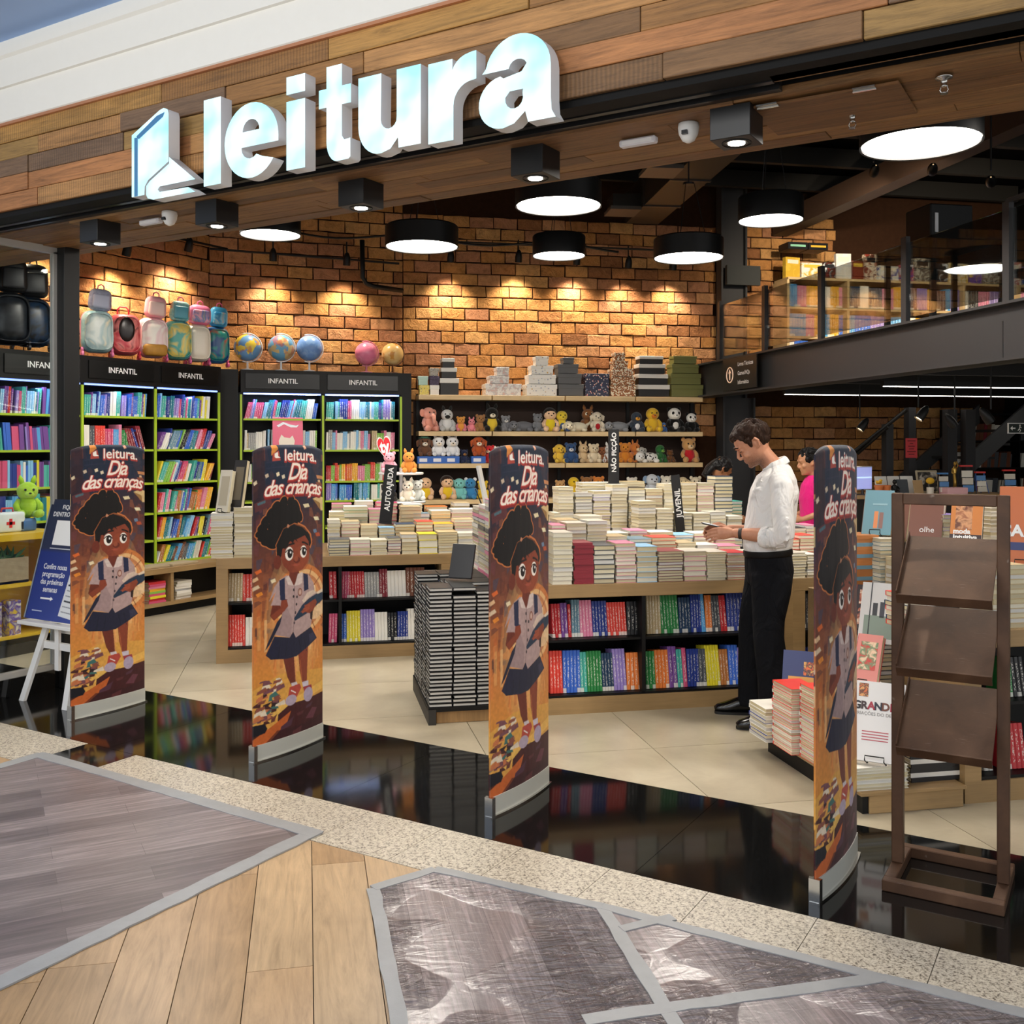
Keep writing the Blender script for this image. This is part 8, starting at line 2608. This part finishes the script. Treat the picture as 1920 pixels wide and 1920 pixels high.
for s in (-1, 1):
    cf.tube([(-.004, s * .190, 1.110), (.018, s * .174, 1.112), (.036, s * .160, 1.114)], [.061, .064, .061], 16)
cf.build('cuff', SHIRT, man, smooth=True)
cl = MB()
cl.tube([(-.068 + .068 * math.cos(a), .070 * math.sin(a), 1.533 - .030 * math.cos(a)) for a in [R(q) for q in range(0, 361, 20)]], [(.024, .007)] * 19, 8, up=(0, 0, 1))
cl.build('collar', SHIRT, man, smooth=True)
# trousers, belt, shoes
TROU = cloth_mat('black_trousers', '#0a0b10', .6, .85, 0.0)
tr = MB()
tr.tube([(-.024, 0, 1.02), (-.026, 0, .97), (-.032, 0, .90), (-.030, 0, .82)], [(.134, .168), (.138, .176), (.142, .180), (.130, .175)], 22, up=(1, 0, 0))
tr.tube([(-.03, .085, .88), (-.025, .095, .78), (-.008, .110, .63), (-.006, .125, .52), (-.030, .145, .30), (-.038, .155, .10), (-.036, .158, .055)], [(.125, .095), (.115, .092), (.094, .082), (.090, .078), (.093, .076), (.094, .074), (.096, .074)], 18, up=(1, 0, 0))
tr.tube([(-.03, -.085, .88), (-.010, -.095, .78), (.030, -.115, .63), (.040, -.13, .52), (.040, -.155, .30), (.040, -.17, .10), (.040, -.172, .055)], [(.125, .095), (.115, .092), (.094, .082), (.090, .078), (.088, .074), (.086, .072), (.088, .072)], 18, up=(1, 0, 0))
link('trousers', fuse(tr, 'trousers', TROU, .011, 4), man)
bt = MB()
bt.tube([(-.024 + .139 * math.cos(R(a)), .172 * math.sin(R(a)), 1.010 - .010 * math.cos(R(a))) for a in range(0, 361, 12)], [(.019, .0035)] * 31, 8, up=(0, 0, 1))
bt.build('belt', plain('#0e0b09', .6, 0, .2), man, smooth=True)
SHOE = plain('#0b0b0c', .18, 0, .6)
for x0, x1, y in ((-.115, .185, .155), (-.035, .265, -.175)):
    s_ = MB()
    shoe(s_, x0, x1, y, R(3) if y > 0 else R(-4))
    so = s_.build('shoe', SHOE, man, smooth=True)
    sl_ = MB()
    sl_.prism([(x0 - .004 + (x1 - x0 + .006) * (.5 - .5 * math.cos(R(a))), y + (.042 if a <= 180 else -.042) * abs(math.sin(R(a))) ** .6) for a in range(0, 360, 15)], 0.0, .016)
    sl_.box((x0, y - .03, 0), (x0 + .075, y + .03, .026))
    sl_.build('sole', plain('#101010', .5), so)
wt_ = MB()
wt_.lathe([(.030, -.011), (.033, -.010), (.033, .010), (.030, .011)], 18, M=Matrix.Translation((.148, .092, 1.126)) @ Matrix.Rotation(R(-23), 4, 'Z') @ Matrix.Rotation(R(90), 4, 'Y'))
wt_.build('wristwatch', plain('#2b1f18', .5), man, smooth=True)
ph = thing('mobile_phone', 'dark phone held in both hands by the man in the white shirt', 'phone', MAN @ Matrix.Translation((.298, .002, 1.166)) @ Matrix.Rotation(R(-12), 4, 'Y'))
MB().bbox((-.070, -.036, -.0045), (.070, .036, .0045), .004).build('case', plain('#15161a', .3), ph)
MB().box((-.064, -.032, .0045), (.064, .032, .0052)).build('screen', emit('#8fa3c0', .35), ph)

# --- shopper in pink and the one behind the piles
def bystander(M, top, label, shirtc, trouc, hairc, skinc, pitch, hair_len, seed):
    t = thing('person', label, 'person', M)
    H = top
    k = H / 1.70
    Hm = Matrix.Translation((.03 * k + .03 * math.sin(R(pitch)), 0, H - .118)) @ Matrix.Rotation(R(pitch), 4, 'Y')
    b = MB()
    head_shape(b, Hm)
    b.tube([(-.02, 0, H - .34), (-.01, 0, H - .25), (.01, 0, H - .15)], [.055, .048, .048], 12)
    b.tube([(0, 0, .85 * k), (0, 0, 1.05 * k), (0, 0, 1.3 * k), (-.01, 0, 1.38 * k)], [(.09, .13), (.085, .12), (.09, .15), (.06, .10)], 14, up=(1, 0, 0))
    for s in (-1, 1):
        b.tube([(-.01, s * .15, 1.36 * k), (-.03, s * .20, 1.15 * k), (-.01, s * .21, 1.06 * k), (.14, s * .17, 1.00 * k)], [.045, .038, .036, .025], 10)
        hand_shape(b, (.14, s * .17, 1.0 * k), (.20, s * .16, 1.0 * k), -s)
        b.tube([(0, s * .085, .85 * k), (.01, s * .09, .48 * k), (0, s * .10, .06)], [.075, .05, .038], 10)
    link('body', fuse(b, 'body', skinc, .008, 2), t)
    sm = MB()
    sm.tube([(0, 0, .92 * k), (0, 0, 1.05 * k), (.005, 0, 1.2 * k), (-.005, 0, 1.33 * k), (-.012, 0, 1.40 * k), (-.01, 0, 1.44 * k)], [(.122, .165), (.112, .150), (.118, .160), (.108, .168), (.075, .115), (.058, .07)], 18, up=(1, 0, 0))
    for s in (-1, 1):
        sm.tube([(-.01, s * .12, 1.385 * k), (-.02, s * .185, 1.32 * k), (-.03, s * .205, 1.17 * k)], [.055, .062, .058], 12)
    link('shirt', fuse(sm, 'shirt', shirtc, .012, 4), t)
    tm_ = MB()
    tm_.tube([(0, 0, .95 * k), (-.01, 0, .86 * k), (-.01, 0, .78 * k)], [(.118, .160), (.128, .172), (.115, .165)], 18, up=(1, 0, 0))
    for s in (-1, 1):
        tm_.tube([(0, s * .085, .84 * k), (.01, s * .092, .48 * k), (0, s * .10, .06)], [.095, .065, .055], 12)
    link('trousers', fuse(tm_, 'trousers', trouc, .014, 3), t)
    hb = curls(Hm, 160, seed, .010, .016, lambda q: q.z > .02 + (q.x > .03) * .05 or (q.x < -.03 and q.z > -.06), .99)
    if hair_len:
        hb.tube([(-.085, 0, .02), (-.115, 0, -.05), (-.115, 0, -.14), (-.10, 0, -hair_len)], [(.05, .07), (.045, .075), (.04, .06), (.02, .03)], 12, M=Hm, up=(1, 0, 0))
    link('hair', fuse(hb, 'hair', hairc, .009, 2), t)
    for s in (-1, 1):
        q = MB()
        shoe(q, -.09, .16, s * .10)
        q.build('shoe', plain('#1b1b1d', .4), t, smooth=True)
    return t
BLKHAIR = cloth_mat('black_hair', '#0c0a0a', .5, .4)
pw_ = W((1523 - 960) / FPX * 9.7, 9.7)
wm = bystander(frame(pw_, math.atan2(-RT.y, -RT.x)), 1.60, 'woman in a bright pink shirt with black hair, half hidden by the fourth banner', cloth_mat('pink_shirt', '#e0207f', .5), cloth_mat('dark_trousers', '#17171b', .5), BLKHAIR, skin_mat('skin_tan', '#c4906c', '#a9714f'), 10, .17, 3)
pw_ = W((1345 - 960) / FPX * 10.3, 10.3)
bystander(frame(pw_, math.atan2(RT.y, RT.x) + R(10)), 1.505, 'dark-haired person in black bending over the piles beside the steel column', cloth_mat('black_shirt', '#101013', .5), cloth_mat('dark_trousers_2', '#141418', .5), BLKHAIR, skin_mat('skin_tan_2', '#a8734f', '#8a5a3c'), 32, .14, 4)
flush_rest()
